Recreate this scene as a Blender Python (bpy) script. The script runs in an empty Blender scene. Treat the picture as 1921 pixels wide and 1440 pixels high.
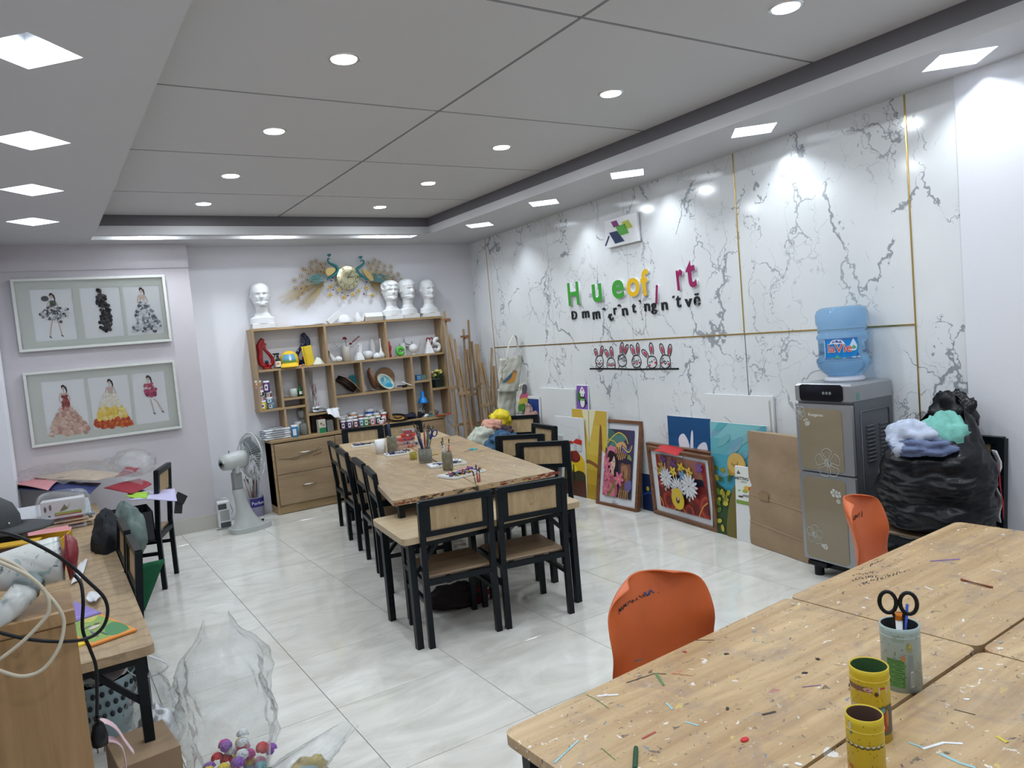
import bpy, bmesh, math, random
from mathutils import Vector, Matrix, noise
from math import sin, cos, pi, radians
D = bpy.data; SC = bpy.context.scene
COL = SC.collection
# ------------------------------------------------------------------ camera, world, exposure
F_PX, YAW, PITCH, ROLL = 1389.7, 0.56615, -0.068354, 0.088339
CAMP = Vector((0, 0, 1.6))
_f = Vector((sin(YAW)*cos(PITCH), cos(YAW)*cos(PITCH), sin(PITCH)))
_r = Vector((cos(YAW), -sin(YAW), 0)); _d = _f.cross(_r)
RGT = cos(ROLL)*_r + sin(ROLL)*_d; DWN = -sin(ROLL)*_r + cos(ROLL)*_d
cam = D.objects.new('camera', D.cameras.new('camera')); COL.objects.link(cam)
cam.data.sensor_width = 36; cam.data.sensor_fit = 'HORIZONTAL'; cam.data.lens = F_PX/1921*36
cam.data.clip_start = 0.02
m = Matrix((RGT, -DWN, -_f)).transposed().to_4x4(); m.translation = CAMP
cam.matrix_world = m; SC.camera = cam
w = D.worlds.new('world'); SC.world = w; w.use_nodes = True
w.node_tree.nodes['Background'].inputs[0].default_value = (.75, .85, 1, 1)
w.node_tree.nodes['Background'].inputs[1].default_value = .15
SC.view_settings.view_transform = 'Standard'; SC.view_settings.look = 'None'
SC.view_settings.gamma = 1; SC.view_settings.use_curve_mapping = False
SC.view_settings.exposure = 0.0
LIGHT_COL = (.86, .935, 1.0)
P_TRAY, P_BOX, P_SLOT = 7.7, 6.3, 8.2
random.seed(7)
# pixel of the photograph (1921x1440) -> point on a real plane of the room
def ray(x, y): return _f + RGT*((x-960.5)/F_PX) + DWN*((y-720)/F_PX)
def fz(x, y, z=0.0):
    d = ray(x, y); return CAMP + d*((z-CAMP.z)/d.z)
def wy(x, y, Y):
    d = ray(x, y); return CAMP + d*((Y-CAMP.y)/d.y)
def wp(x, y, p, n):
    d = ray(x, y); n = Vector(n); return CAMP + d*((Vector(p)-CAMP).dot(n)/d.dot(n))
# ------------------------------------------------------------------ mesh builder
def frame_of(d):
    d = d.normalized(); a = Vector((0, 0, 1)) if abs(d.z) < .95 else Vector((1, 0, 0))
    u = d.cross(a).normalized(); return u, u.cross(d).normalized()
class MB:
    def __init__(s): s.v = []; s.f = []; s.c = []; s.sm = []; s.col = (1, 1, 1)
    def add(s, vs, fs, smooth=False, M=None):
        n = len(s.v)
        for q in vs: s.v.append(tuple(M @ Vector(q)) if M is not None else tuple(q))
        for q in fs: s.f.append(tuple(i+n for i in q)); s.c.append(s.col); s.sm.append(smooth)
        return s
    def box(s, c, d, rz=0, M=None, bev=0):
        x, y, z = d[0]/2, d[1]/2, d[2]/2
        T = Matrix.Translation(c) @ Matrix.Rotation(rz, 4, 'Z')
        if M is not None: T = M @ T
        if bev:
            b = min(bev, x*.9, y*.9, z*.9); vs = []; fs = []
            P = [(-1,-1),(1,-1),(1,1),(-1,1)]
            for zz, k in ((-z, 1), (-z+b, 0), (z-b, 0), (z, 1)):
                for (i, j) in P:
                    vs.append((i*(x-b*k), j*(y-b*k), zz))
            fs = [(3,2,1,0),(12,13,14,15)]
            for l in range(3):
                for k in range(4): a = l*4+k; b2 = l*4+(k+1) % 4; fs.append((a, b2, b2+4, a+4))
            return s.add(vs, fs, False, T)
        vs = [(i, j, k) for k in (-z, z) for (i, j) in ((-x,-y),(x,-y),(x,y),(-x,y))]
        return s.add(vs, [(3,2,1,0),(4,5,6,7),(0,1,5,4),(1,2,6,5),(2,3,7,6),(3,0,4,7)], False, T)
    def bar(s, p, q, w=.03, h=None, up=None):
        p = Vector(p); q = Vector(q); h = h or w; d = q-p
        if up is not None: v = Vector(up).normalized(); u = d.normalized().cross(v).normalized(); v = u.cross(d.normalized())
        else: u, v = frame_of(d)
        vs = [e+u*i*w/2+v*j*h/2 for e in (p, q) for (i, j) in ((-1,-1),(1,-1),(1,1),(-1,1))]
        return s.add(vs, [(3,2,1,0),(4,5,6,7),(0,1,5,4),(1,2,6,5),(2,3,7,6),(3,0,4,7)])
    def tube(s, pts, r, n=8, closed=False, cap=True, flat=1.0):
        pts = [Vector(p) for p in pts]; N = len(pts); vs = []
        rs = r if isinstance(r, (list, tuple)) else [r]*N
        pu = None
        for i in range(N):
            a = pts[(i-1) % N] if (i or closed) else pts[0]; b = pts[(i+1) % N] if (i < N-1 or closed) else pts[-1]
            d = (b-a)
            if d.length < 1e-9: d = Vector((0, 0, 1))
            d.normalize()
            if pu is None: u, v = frame_of(d)
            else: u = (pu - d*pu.dot(d)); u = u.normalized() if u.length > 1e-6 else frame_of(d)[0]; v = d.cross(u)
            pu = u
            for k in range(n): a2 = 2*pi*k/n; vs.append(pts[i]+(u*cos(a2)+v*sin(a2)*flat)*rs[i])
        fs = []
        for i in range(N if closed else N-1):
            j = (i+1) % N
            for k in range(n): l = (k+1) % n; fs.append((i*n+k, i*n+l, j*n+l, j*n+k))
        if cap and not closed: fs.append(tuple(range(n-1, -1, -1))); fs.append(tuple((N-1)*n+k for k in range(n)))
        return s.add(vs, fs, n > 5)
    def lathe(s, prof, n=20, M=None, smooth=True, sx=1, sy=1, a0=0, a1=2*pi):
        vs = []; fs = []; full = abs(a1-a0-2*pi) < 1e-6; K = n if full else n+1
        for (r, z) in prof:
            for k in range(K): a = a0+(a1-a0)*k/n; vs.append((r*cos(a)*sx, r*sin(a)*sy, z))
        for i in range(len(prof)-1):
            for k in range(n):
                l = (k+1) % K if full else k+1; fs.append((i*K+k, i*K+l, (i+1)*K+l, (i+1)*K+k))
        return s.add(vs, fs, smooth, M)
    def cyl(s, c, r, h, n=16, M=None, r2=None):
        r2 = r if r2 is None else r2
        T = Matrix.Translation(c); T = M @ T if M is not None else T
        s.lathe([(r, 0), (r2, h)], n, T)
        s.add([(r*cos(2*pi*k/n), r*sin(2*pi*k/n), 0) for k in range(n)], [tuple(range(n-1, -1, -1))], False, T)
        return s.add([(r2*cos(2*pi*k/n), r2*sin(2*pi*k/n), h) for k in range(n)], [tuple(range(n))], False, T)
    def ell(s, c, r, n=14, m=9, M=None):
        T = Matrix.Translation(c) @ Matrix.Diagonal((r[0], r[1], r[2], 1)); T = M @ T if M is not None else T
        return s.lathe([(max(sin(pi*i/m), 1e-4), -cos(pi*i/m)) for i in range(m+1)], n, T)
    def prism(s, poly, z0, z1, M=None, smooth=False):
        n = len(poly); vs = [(x, y, z) for z in (z0, z1) for (x, y) in poly]
        A = sum(poly[i][0]*poly[(i+1) % n][1]-poly[(i+1) % n][0]*poly[i][1] for i in range(n))
        fs = [tuple(range(n-1, -1, -1)), tuple(range(n, 2*n))]+[(i, (i+1) % n, (i+1) % n+n, i+n) for i in range(n)]
        if A < 0: fs = [tuple(reversed(q)) for q in fs]
        return s.add(vs, fs, smooth, M)
    def grid(s, fn, nu, nv, smooth=True, cu=False, M=None):
        vs = [fn(i/(nu-(0 if cu else 1)), j/(nv-1)) for j in range(nv) for i in range(nu)]; fs = []
        for j in range(nv-1):
            for i in range(nu if cu else nu-1): k = (i+1) % nu; fs.append((j*nu+i, j*nu+k, (j+1)*nu+k, (j+1)*nu+i))
        return s.add(vs, fs, smooth, M)
    def build(s, name, mat, parent=None, M=None, solid=0, sub=0, off=-1):
        me = D.meshes.new(name)
        vs = s.v if M is None else [tuple(M @ Vector(v)) for v in s.v]
        me.from_pydata(vs, [], s.f)
        me.materials.append(mat)
        me.polygons.foreach_set('use_smooth', s.sm)
        if any(c != (1, 1, 1) for c in s.c):
            ca = me.color_attributes.new('Col', 'FLOAT_COLOR', 'CORNER'); buf = []
            for p, c in zip(me.polygons, s.c): buf += (list(c)+[1])*p.loop_total
            ca.data.foreach_set('color', buf)
        me.update()
        o = D.objects.new(name, me); COL.objects.link(o)
        if parent is not None: o.parent = parent
        if solid: md = o.modifiers.new('solid', 'SOLIDIFY'); md.thickness = solid; md.offset = off
        if sub: md = o.modifiers.new('sub', 'SUBSURF'); md.levels = sub; md.render_levels = sub
        return o
def tag(o, label=None, cat=None, group=None, kind=None):
    if label: o['label'] = label
    if cat: o['category'] = cat
    if group: o['group'] = group
    if kind: o['kind'] = kind
    return o
def thing(name, label, cat, loc=(0, 0, 0), rz=0, group=None):
    o = D.objects.new(name, None); COL.objects.link(o); o.empty_display_size = .05
    o.location = loc; o.rotation_euler = (0, 0, rz); return tag(o, label, cat, group)
def dup(root, loc=None, rz=None, label=None, group=None):
    def cp(o, par):
        c = o.copy(); COL.objects.link(c)
        if par is not None: c.parent = par
        for ch in list(o.children): cp(ch, c)
        return c
    r = cp(root, None)
    if loc is not None: r.location = loc
    if rz is not None: r.rotation_euler = (0, 0, rz)
    if label: r['label'] = label
    if group: r['group'] = group
    return r
def struct(o): o['kind'] = 'structure'; return o
def piece(proto, loc, parent, rz=0, scale=None):
    c = proto.copy(); COL.objects.link(c); c.parent = parent; c.location = loc; c.rotation_euler = (0, 0, rz)
    if scale: c.scale = scale
    return c
# ------------------------------------------------------------------ materials
MATS = {}
def mat(name, col=(.8, .8, .8), rough=.5, metal=0, spec=.5, trans=0, emit=None, es=0, alpha=1, ior=1.45, coat=0, noise_=0, nscale=30, bump=0, bscale=80, attr=False, sub=0):
    if name in MATS: return MATS[name]
    M = D.materials.new(name); M.use_nodes = True; nt = M.node_tree; b = nt.nodes['Principled BSDF']
    i = b.inputs; i['Base Color'].default_value = (*col, 1); i['Roughness'].default_value = rough; i['Metallic'].default_value = metal
    i['Specular IOR Level'].default_value = spec; i['Transmission Weight'].default_value = trans; i['IOR'].default_value = ior
    i['Alpha'].default_value = alpha; i['Coat Weight'].default_value = coat
    if emit: i['Emission Color'].default_value = (*emit, 1); i['Emission Strength'].default_value = es
    L = nt.links; N = nt.nodes
    tc = N.new('ShaderNodeTexCoord') if (noise_ or bump) else None
    src = None
    if attr:
        a = N.new('ShaderNodeVertexColor'); a.layer_name = 'Col'; src = a.outputs[0]
    if noise_:
        n = N.new('ShaderNodeTexNoise'); n.inputs['Scale'].default_value = nscale; n.inputs['Detail'].default_value = 5
        L.new(tc.outputs['Object'], n.inputs['Vector'])
        mr = N.new('ShaderNodeMapRange'); mr.inputs[1].default_value = .25; mr.inputs[2].default_value = .75
        mr.inputs[3].default_value = 1-noise_; mr.inputs[4].default_value = 1+noise_*.4; L.new(n.outputs[0], mr.inputs[0])
        mx = N.new('ShaderNodeMix'); mx.data_type = 'RGBA'; mx.blend_type = 'MULTIPLY'; mx.inputs[0].default_value = 1
        if src: L.new(src, mx.inputs[6])
        else: mx.inputs[6].default_value = (*col, 1)
        L.new(mr.outputs[0], mx.inputs[7]); src = mx.outputs[2]
    if src: L.new(src, i['Base Color'])
    if bump:
        n = N.new('ShaderNodeTexNoise'); n.inputs['Scale'].default_value = bscale; n.inputs['Detail'].default_value = 4
        L.new(tc.outputs['Object'], n.inputs['Vector'])
        bp = N.new('ShaderNodeBump'); bp.inputs['Strength'].default_value = bump; bp.inputs['Distance'].default_value = .01
        L.new(n.outputs[0], bp.inputs['Height']); L.new(bp.outputs[0], i['Normal'])
    MATS[name] = M; return M
def ramp(nt, fac, stops, interp='LINEAR'):
    r = nt.nodes.new('ShaderNodeValToRGB'); e = r.color_ramp; e.interpolation = interp
    while len(e.elements) < len(stops): e.elements.new(.5)
    for q, (p, c) in zip(e.elements, stops): q.position = p; q.color = (*c, 1) if len(c) == 3 else c
    nt.links.new(fac, r.inputs[0]); return r.outputs[0]
def mixc(nt, f, a, b, mode='MIX'):
    m = nt.nodes.new('ShaderNodeMix'); m.data_type = 'RGBA'; m.blend_type = mode
    for k, v in ((0, f), (6, a), (7, b)):
        if isinstance(v, (int, float)): m.inputs[k].default_value = v
        elif isinstance(v, tuple): m.inputs[k].default_value = (*v, 1)
        else: nt.links.new(v, m.inputs[k])
    return m.outputs[2]
def math_(nt, op, a, b=0, c=None):
    m = nt.nodes.new('ShaderNodeMath'); m.operation = op
    for k, v in ((0, a), (1, b)) + (((2, c),) if c is not None else ()):
        if isinstance(v, (int, float)): m.inputs[k].default_value = v
        else: nt.links.new(v, m.inputs[k])
    return m.outputs[0]
def coords(nt, scale=(1, 1, 1), rot=(0, 0, 0), loc=(0, 0, 0), kind='Object'):
    t = nt.nodes.new('ShaderNodeTexCoord'); mp = nt.nodes.new('ShaderNodeMapping')
    mp.inputs['Scale'].default_value = scale; mp.inputs['Rotation'].default_value = rot; mp.inputs['Location'].default_value = loc
    nt.links.new(t.outputs[kind], mp.inputs[0]); return mp.outputs[0]
def geopos(nt, scale=(1, 1, 1), rot=(0, 0, 0)):
    t = nt.nodes.new('ShaderNodeNewGeometry'); mp = nt.nodes.new('ShaderNodeMapping')
    mp.inputs['Scale'].default_value = scale; mp.inputs['Rotation'].default_value = rot
    nt.links.new(t.outputs['Position'], mp.inputs[0]); return mp.outputs[0]
def nz(nt, vec, scale, detail=4, rough=.5, dist=0):
    n = nt.nodes.new('ShaderNodeTexNoise'); n.inputs['Scale'].default_value = scale; n.inputs['Detail'].default_value = detail
    n.inputs['Roughness'].default_value = rough; n.inputs['Distortion'].default_value = dist
    nt.links.new(vec, n.inputs['Vector']); return n
def basemat(name, rough=.5, spec=.5):
    M = D.materials.new(name); M.use_nodes = True; MATS[name] = M; b = M.node_tree.nodes['Principled BSDF']
    b.inputs['Roughness'].default_value = rough; b.inputs['Specular IOR Level'].default_value = spec
    return M, M.node_tree, b
def wood(name, c0, c1, axis='X', rough=.45, stains=0, grain=1.0, world=False, rings=False, speckle=0):
    M, nt, b = basemat(name, rough)
    s = {'X': (1.2, 14, 14), 'Y': (14, 1.2, 14), 'Z': (14, 14, 1.2)}[axis]
    s = tuple(q*grain for q in s)
    v = geopos(nt, s) if world else coords(nt, s)
    n = nz(nt, v, 1.6, 6, .62, .6)
    col = ramp(nt, n.outputs[0], [(.3, c0), (.5, tuple((a+b2)/2 for a, b2 in zip(c0, c1))), (.68, c1)])
    v2 = geopos(nt) if world else coords(nt)
    if rings:
        wv = nt.nodes.new('ShaderNodeTexWave'); wv.wave_type = 'RINGS'; wv.inputs['Scale'].default_value = 9; wv.inputs['Distortion'].default_value = 5
        wv.inputs['Detail Scale'].default_value = 1.2
        nt.links.new(geopos(nt, (1, .35, 1)) if world else coords(nt, (1, .35, 1)), wv.inputs[0])
        col = mixc(nt, ramp(nt, wv.outputs['Fac'], [(.0, (.45,)*3), (.35, (0,)*3)]), col, tuple(q*.55 for q in c0))
    big = nz(nt, v2, 3, 3); col = mixc(nt, ramp(nt, big.outputs[0], [(.4, (0,)*3), (.75, (.3,)*3)]), col, tuple(q*.75 for q in c0))
    if stains:
        for k, (sc, th, cc) in enumerate(((34, .70, (.05, .05, .05)), (23, .71, (.85, .85, .83)), (17, .73, (.12, .2, .3)), (29, .74, (.5, .12, .12)), (21, .74, (.25, .42, .15)), (15, .72, (.65, .5, .15)), (70, .72, (.03, .03, .03)), (55, .735, (.8, .8, .8)))):
            vk = geopos(nt, (1, 1.5, 1), (0, 0, k*1.1)) if world else coords(nt, (1, 1.5, 1), (0, 0, k*1.1), (k*7, k*3, 0))
            q = nz(nt, vk, sc, 5, .6, .8)
            t = th - .03*stains
            msk = ramp(nt, q.outputs[0], [(t-.008, (0,)*3), (t+.01, (.8,)*3)])
            col = mixc(nt, msk, col, cc)
        vs = geopos(nt) if world else coords(nt)
        q = nz(nt, vs, 5, 6, .7, 1); col = mixc(nt, ramp(nt, q.outputs[0], [(.5, (0,)*3), (.72, (.45*stains,)*3)]), col, (.28, .2, .17))
    nt.links.new(col, b.inputs['Base Color'])
    bp = nt.nodes.new('ShaderNodeBump'); bp.inputs['Strength'].default_value = .08; bp.inputs['Distance'].default_value = .003
    nt.links.new(n.outputs[0], bp.inputs['Height']); nt.links.new(bp.outputs[0], b.inputs['Normal'])
    return M
def marble():
    M, nt, b = basemat('marble_panel', .12, .5)
    v0 = geopos(nt, (1, 1, 1)); dn = nz(nt, v0, 2.6, 5, .6)
    add = nt.nodes.new('ShaderNodeVectorMath'); add.operation = 'MULTIPLY_ADD'
    nt.links.new(dn.outputs['Color'], add.inputs[0]); add.inputs[1].default_value = (.55, .55, .55); nt.links.new(v0, add.inputs[2])
    col = (.80, .83, .86)
    out = None
    for k, (sc, wd, strength, stretch, mk) in enumerate(((1.45, .0085, .9, (1, 1.25, .8), .49), (2.6, .0045, .7, (1, 1.5, .7), .49), (4.6, .0022, .35, (1, 1.2, .6), .5))):
        mp = nt.nodes.new('ShaderNodeMapping'); mp.inputs['Scale'].default_value = stretch; mp.inputs['Rotation'].default_value = (.6+k*.9, 0, 0); mp.inputs['Location'].default_value = (k*3.1, k*5.3, k)
        nt.links.new(add.outputs[0], mp.inputs[0])
        vo = nt.nodes.new('ShaderNodeTexVoronoi'); vo.feature = 'DISTANCE_TO_EDGE'; vo.inputs['Scale'].default_value = sc
        nt.links.new(mp.outputs[0], vo.inputs['Vector'])
        msk = nz(nt, mp.outputs[0], 2.1, 3); wn = math_(nt, 'MULTIPLY', ramp(nt, msk.outputs[0], [(mk, (0,)*3), (mk+.13, (1,)*3)]), wd*2.2*sc)
        q = math_(nt, 'SUBTRACT', 1, math_(nt, 'DIVIDE', vo.outputs[0], math_(nt, 'ADD', wn, 1e-4)))
        q = math_(nt, 'MULTIPLY', ramp(nt, q, [(0, (0,)*3), (.5, (1,)*3)]), strength)
        out = q if out is None else math_(nt, 'MAXIMUM', out, q)
    cl = nz(nt, add.outputs[0], 1.4, 4); base = ramp(nt, cl.outputs[0], [(.35, (.78, .80, .81)), (.7, (.69, .715, .725))])
    col = mixc(nt, out, base, (.27, .29, .32)); nt.links.new(col, b.inputs['Base Color'])
    return M
def tile_mat():
    M, nt, b = basemat('floor_tile', .09, .5)
    oi = nt.nodes.new('ShaderNodeObjectInfo')
    v0 = geopos(nt, (1, 1, 1))
    of = nt.nodes.new('ShaderNodeVectorMath'); of.operation = 'MULTIPLY_ADD'
    nt.links.new(oi.outputs['Random'], of.inputs[0]); of.inputs[1].default_value = (9, 4, 7); nt.links.new(v0, of.inputs[2])
    mp = nt.nodes.new('ShaderNodeMapping'); mp.inputs['Rotation'].default_value = (0, 0, .7); mp.inputs['Scale'].default_value = (1.2, 2.6, 1); nt.links.new(of.outputs[0], mp.inputs[0])
    n = nz(nt, mp.outputs[0], 1.4, 7, .66, 1.8)
    col = ramp(nt, n.outputs[0], [(.3, (.55, .54, .49)), (.48, (.66, .655, .61)), (.6, (.72, .715, .67)), (.78, (.80, .80, .76))])
    n2 = nz(nt, of.outputs[0], 1.3, 3); col = mixc(nt, ramp(nt, n2.outputs[0], [(.4, (0,)*3), (.7, (.35,)*3)]), col, (.64, .61, .54))
    nt.links.new(col, b.inputs['Base Color']); return M
def wallmat(name, c, var=.06, bump=.15, rough=.55):
    M, nt, b = basemat(name, rough, .3)
    v = geopos(nt); n = nz(nt, v, 1.7, 5, .6)
    nt.links.new(ramp(nt, n.outputs[0], [(.3, tuple(q*(1-var) for q in c)), (.7, c)]), b.inputs['Base Color'])
    n2 = nz(nt, v, 45, 4); bp = nt.nodes.new('ShaderNodeBump'); bp.inputs['Strength'].default_value = bump; bp.inputs['Distance'].default_value = .004
    nt.links.new(n2.outputs[0], bp.inputs['Height']); nt.links.new(bp.outputs[0], b.inputs['Normal']); return M
PAINT = mat('painted_colour', attr=True, rough=.5)
GLOSSPAINT = mat('glossy_colour', attr=True, rough=.22)
WHITE = mat('white_plastic', (.78, .8, .8), .35)
BLACK = mat('black_plastic', (.008, .009, .011), .35, spec=.3)
STEEL = mat('black_painted_steel', (.006, .010, .013), .36, spec=.28, noise_=.3, nscale=40)
CHROME = mat('brushed_steel', (.6, .6, .6), .3, 1)
GOLD = mat('gold_metal', (.62, .44, .16), .25, 1)
PLASTER = mat('white_plaster', (.68, .69, .70), .55, noise_=.06, nscale=25)
PLYW = wood('light_oak_board', (.30, .195, .095), (.48, .335, .175), 'X', .5)
PLYV = wood('light_oak_upright', (.30, .20, .105), (.46, .33, .19), 'Z', .5)
SEATW = wood('worn_seat_board', (.20, .135, .085), (.30, .21, .13), 'X', .35)
BACKW = wood('chair_back_board', (.36, .25, .125), (.54, .40, .225), 'Z', .45, stains=.25)
TOPW = wood('stained_tabletop', (.40, .255, .12), (.63, .455, .25), 'X', .38, stains=1.5, world=True, grain=1.0)
TOPM = wood('worn_tabletop', (.36, .25, .14), (.53, .395, .24), 'Y', .28, stains=1.7, world=True)
RAWW = wood('raw_pine', (.30, .19, .10), (.48, .34, .20), 'Z', .6)
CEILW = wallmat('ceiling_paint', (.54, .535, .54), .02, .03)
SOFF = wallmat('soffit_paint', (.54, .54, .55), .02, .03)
COVE = wallmat('cove_painted_shade', (.14, .135, .145), .05, .03)  # dark tone stands in for the occlusion shade inside the recess
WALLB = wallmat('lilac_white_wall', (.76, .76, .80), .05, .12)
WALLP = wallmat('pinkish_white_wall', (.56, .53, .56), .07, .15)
WALLW = wallmat('rough_white_wall', (.78, .79, .84), .03, .14)
MARB = marble(); TILE = tile_mat()
BASEM = mat('beige_baseboard_tile', (.50, .49, .44), .2, noise_=.1, nscale=4)
LAMP = mat('lamp_diffuser', (1, 1, 1), emit=(.93, .97, 1), es=9)

def film(name, tint=(.95, .965, .97), fac=.085, rough=.09):
    M = D.materials.new(name); M.use_nodes = True; nt = M.node_tree; nt.nodes.clear(); MATS[name] = M
    o = nt.nodes.new('ShaderNodeOutputMaterial'); mx = nt.nodes.new('ShaderNodeMixShader'); tr = nt.nodes.new('ShaderNodeBsdfTransparent'); gl = nt.nodes.new('ShaderNodeBsdfGlossy')
    tr.inputs[0].default_value = (*tint, 1); gl.inputs['Roughness'].default_value = rough; gl.inputs['Color'].default_value = (1, 1, 1, 1)
    lw = nt.nodes.new('ShaderNodeLayerWeight'); lw.inputs[0].default_value = .35
    n = nz(nt, coords(nt), 15, 5, .6, 1.5); bp = nt.nodes.new('ShaderNodeBump'); bp.inputs['Strength'].default_value = .9; bp.inputs['Distance'].default_value = .02
    nt.links.new(n.outputs[0], bp.inputs['Height']); nt.links.new(bp.outputs[0], gl.inputs['Normal'])
    f = math_(nt, 'MULTIPLY_ADD', lw.outputs['Facing'], .42, fac); f = math_(nt, 'MINIMUM', f, .9)
    nt.links.new(f, mx.inputs[0]); nt.links.new(tr.outputs[0], mx.inputs[1]); nt.links.new(gl.outputs[0], mx.inputs[2]); nt.links.new(mx.outputs[0], o.inputs[0]); return M
FILM = film('clear_film')

def stained_ivory():
    M, nt, b = basemat('paint_stained_ivory', .32); v = coords(nt)
    col = (.62, .64, .62); out = None
    for sc, th, cc in ((14, .57, (.30, .42, .42)), (26, .64, (.05, .06, .06)), (20, .66, (.35, .22, .12)), (34, .66, (.10, .22, .14))):
        q = nz(nt, v, sc, 4, .6, 1.2); out = mixc(nt, ramp(nt, q.outputs[0], [(th, (0,)*3), (th+.03, (.85,)*3)]), out if out is not None else col, cc)
    nt.links.new(out, b.inputs['Base Color']); return M
stained_ivory()
# ------------------------------------------------------------------ setting
ZS, ZC, YB, XL, YF = 2.695, 2.86, 7.70, -.42, -1.6
def xr(Y): return 4.27+.0672*(Y-4.787)            # the marble wall is a little out of square
WR_P = Vector((4.27, 4.787, 0)); WR_N = Vector((-1, .0672, 0)).normalized(); WR_D = Vector((.0672, 1, 0)).normalized()
def wr(x, y, off=0.0): return wp(x, y, WR_P+WR_N*off, WR_N)
WR_ANG = math.atan2(WR_D.y, WR_D.x)
XT0, XT1, YT = .52, 3.555, 6.942
# floor
b = MB(); b.box((2, 3.1, -.03), (5.6, 9.8, .05)); FL = struct(b.build('floor', mat('grout', (.16, .155, .14), .7)))
T = .6385; tx0 = .958; ty0 = 3.2
b = MB(); b.box((0, 0, -.0025), (T-.0028, T-.0028, .011), bev=.0006); tp = b.build('tile', TILE, FL)
first = True
for i in range(-3, 6):
    for j in range(-8, 8):
        x = tx0+(i+.5)*T; y = ty0+(j+.5)*T
        if x > 4.75 or x < -.7 or y > 7.9 or y < -1.6: continue
        if first: tp.location = (x, y, -.003); first = False
        else: piece(tp, (x, y, -.003), FL)
# walls
b = MB(); b.box((2.0, YB+.06, 1.35), (5.6, .12, 2.9)); struct(b.build('wall_back', WALLB))
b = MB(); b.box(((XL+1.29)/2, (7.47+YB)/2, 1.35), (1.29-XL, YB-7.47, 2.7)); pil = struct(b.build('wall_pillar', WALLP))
b = MB(); b.box(((XL+1.29)/2, 7.464, .07), (1.29-XL, .012, .14)); struct(b.build('baseboard_back', BASEM))
b = MB(); b.box(((XL+1.292)/2, 7.464, 2.585), (1.292-XL, .012, .22)); struct(b.build('trim_1', WALLP))
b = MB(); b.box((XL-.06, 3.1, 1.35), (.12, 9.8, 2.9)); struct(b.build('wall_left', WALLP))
b = MB(); b.box(((XL-.235)/2, 7.1, 1.2), (-.235-XL, .7, 2.4)); struct(b.build('trim_2', WALLW))
b = MB(); b.box((2, YF-.06, 1.35), (5.6, .12, 2.9)); struct(b.build('wall_front', WALLB))
# right wall: backing, marble panels (pieces), gold joints
b = MB(); a = Vector((xr(YF)+.09, YF-.1, 1.35)); c = Vector((xr(8)+.09, 8, 1.35)); b.bar(a, c, .12, 2.9, up=(0, 0, 1)); WR = struct(b.build('wall_right', WALLW))
cols = [(7.70, 7.285), (7.279, 7.205), (7.202, 5.982), (5.979, 4.742), (4.739, 3.500), (3.492, 2.252), (2.244, 1.975)]
for (ya, yb) in cols:
    for (z0, z1) in (((0, 1.447), (1.455, ZS)) if ya > 2.25 and ya < 7.29 else ((0, ZS),)):
        p = Vector((xr(ya), ya, (z0+z1)/2)); q = Vector((xr(yb), yb, (z0+z1)/2))
        n = WR_N*-.014
        b = MB(); b.bar(p+n, q+n, .028, z1-z0, up=(0, 0, 1)); b.build('marble_panel', MARB, WR)
def rstrip(name, ya, yb, z0, z1, th, m, proud=.004):
    b = MB(); p = Vector((xr(ya), ya, (z0+z1)/2))+WR_N*(proud-th/2); q = Vector((xr(yb), yb, (z0+z1)/2))+WR_N*(proud-th/2)
    b.bar(p, q, th, z1-z0, up=(0, 0, 1)); return b.build(name, m, WR)
rstrip('gold_strip', 7.28, 2.248, 1.446, 1.456, .02, GOLD)
for y, z0 in ((7.282, 0), (2.248, 0)): rstrip('gold_strip', y+.004, y-.004, z0, ZS, .02, GOLD)
rstrip('gold_strip', 3.500, 3.492, 1.45, ZS, .02, GOLD)
DK = mat('dark_joint', (.08, .08, .08), .6)
rstrip('dark_joint', 3.500, 3.492, 0, 1.45, .016, DK, -.002)
for y in (7.2035, 5.9805, 4.7405): rstrip('dark_joint', y+.002, y-.002, 0, ZS, .02, DK, -.001)
b = MB(); b.bar(Vector((xr(1.972), 1.972, 1.35))-WR_N*.02, Vector((xr(YF), YF, 1.35))-WR_N*.02, .075, 2.7, up=(0, 0, 1)); struct(b.build('wall_right_plaster', WALLW))
b = MB(); b.bar(Vector((xr(7.6), 7.6, .045))+WR_N*.008, Vector((xr(YF), YF, .045))+WR_N*.008, .018, .09, up=(0, 0, 1)); struct(b.build('baseboard_right', BASEM))
# ceiling: recessed tray of panels, soffits with diamond light wells
CE = D.objects.new('ceiling', None); COL.objects.link(CE); CE['kind'] = 'structure'
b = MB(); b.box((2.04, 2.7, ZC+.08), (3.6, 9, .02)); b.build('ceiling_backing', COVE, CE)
gx = [XT0-.05, 2.03, XT1+.05]; gy = [-1.6, .09, 1.25, 2.42, 3.70, 4.85, 6.01, YT+.05]
for i in range(2):
    for j in range(len(gy)-1):
        b = MB(); g = .009
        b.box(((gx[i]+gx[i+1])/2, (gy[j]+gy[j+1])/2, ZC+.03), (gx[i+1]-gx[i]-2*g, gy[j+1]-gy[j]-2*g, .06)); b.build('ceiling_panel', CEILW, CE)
GRV = mat('groove_grey', (.16, .16, .165), .7)
for x in gx[1:2]: b = MB(); b.box((x, 2.7, ZC+.045), (.018, 8.6, .06)); b.build('groove', GRV, CE)
for y in gy[1:-1]: b = MB(); b.box((2.04, y, ZC+.045), (3.1, .018, .06)); b.build('groove', GRV, CE)
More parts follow.
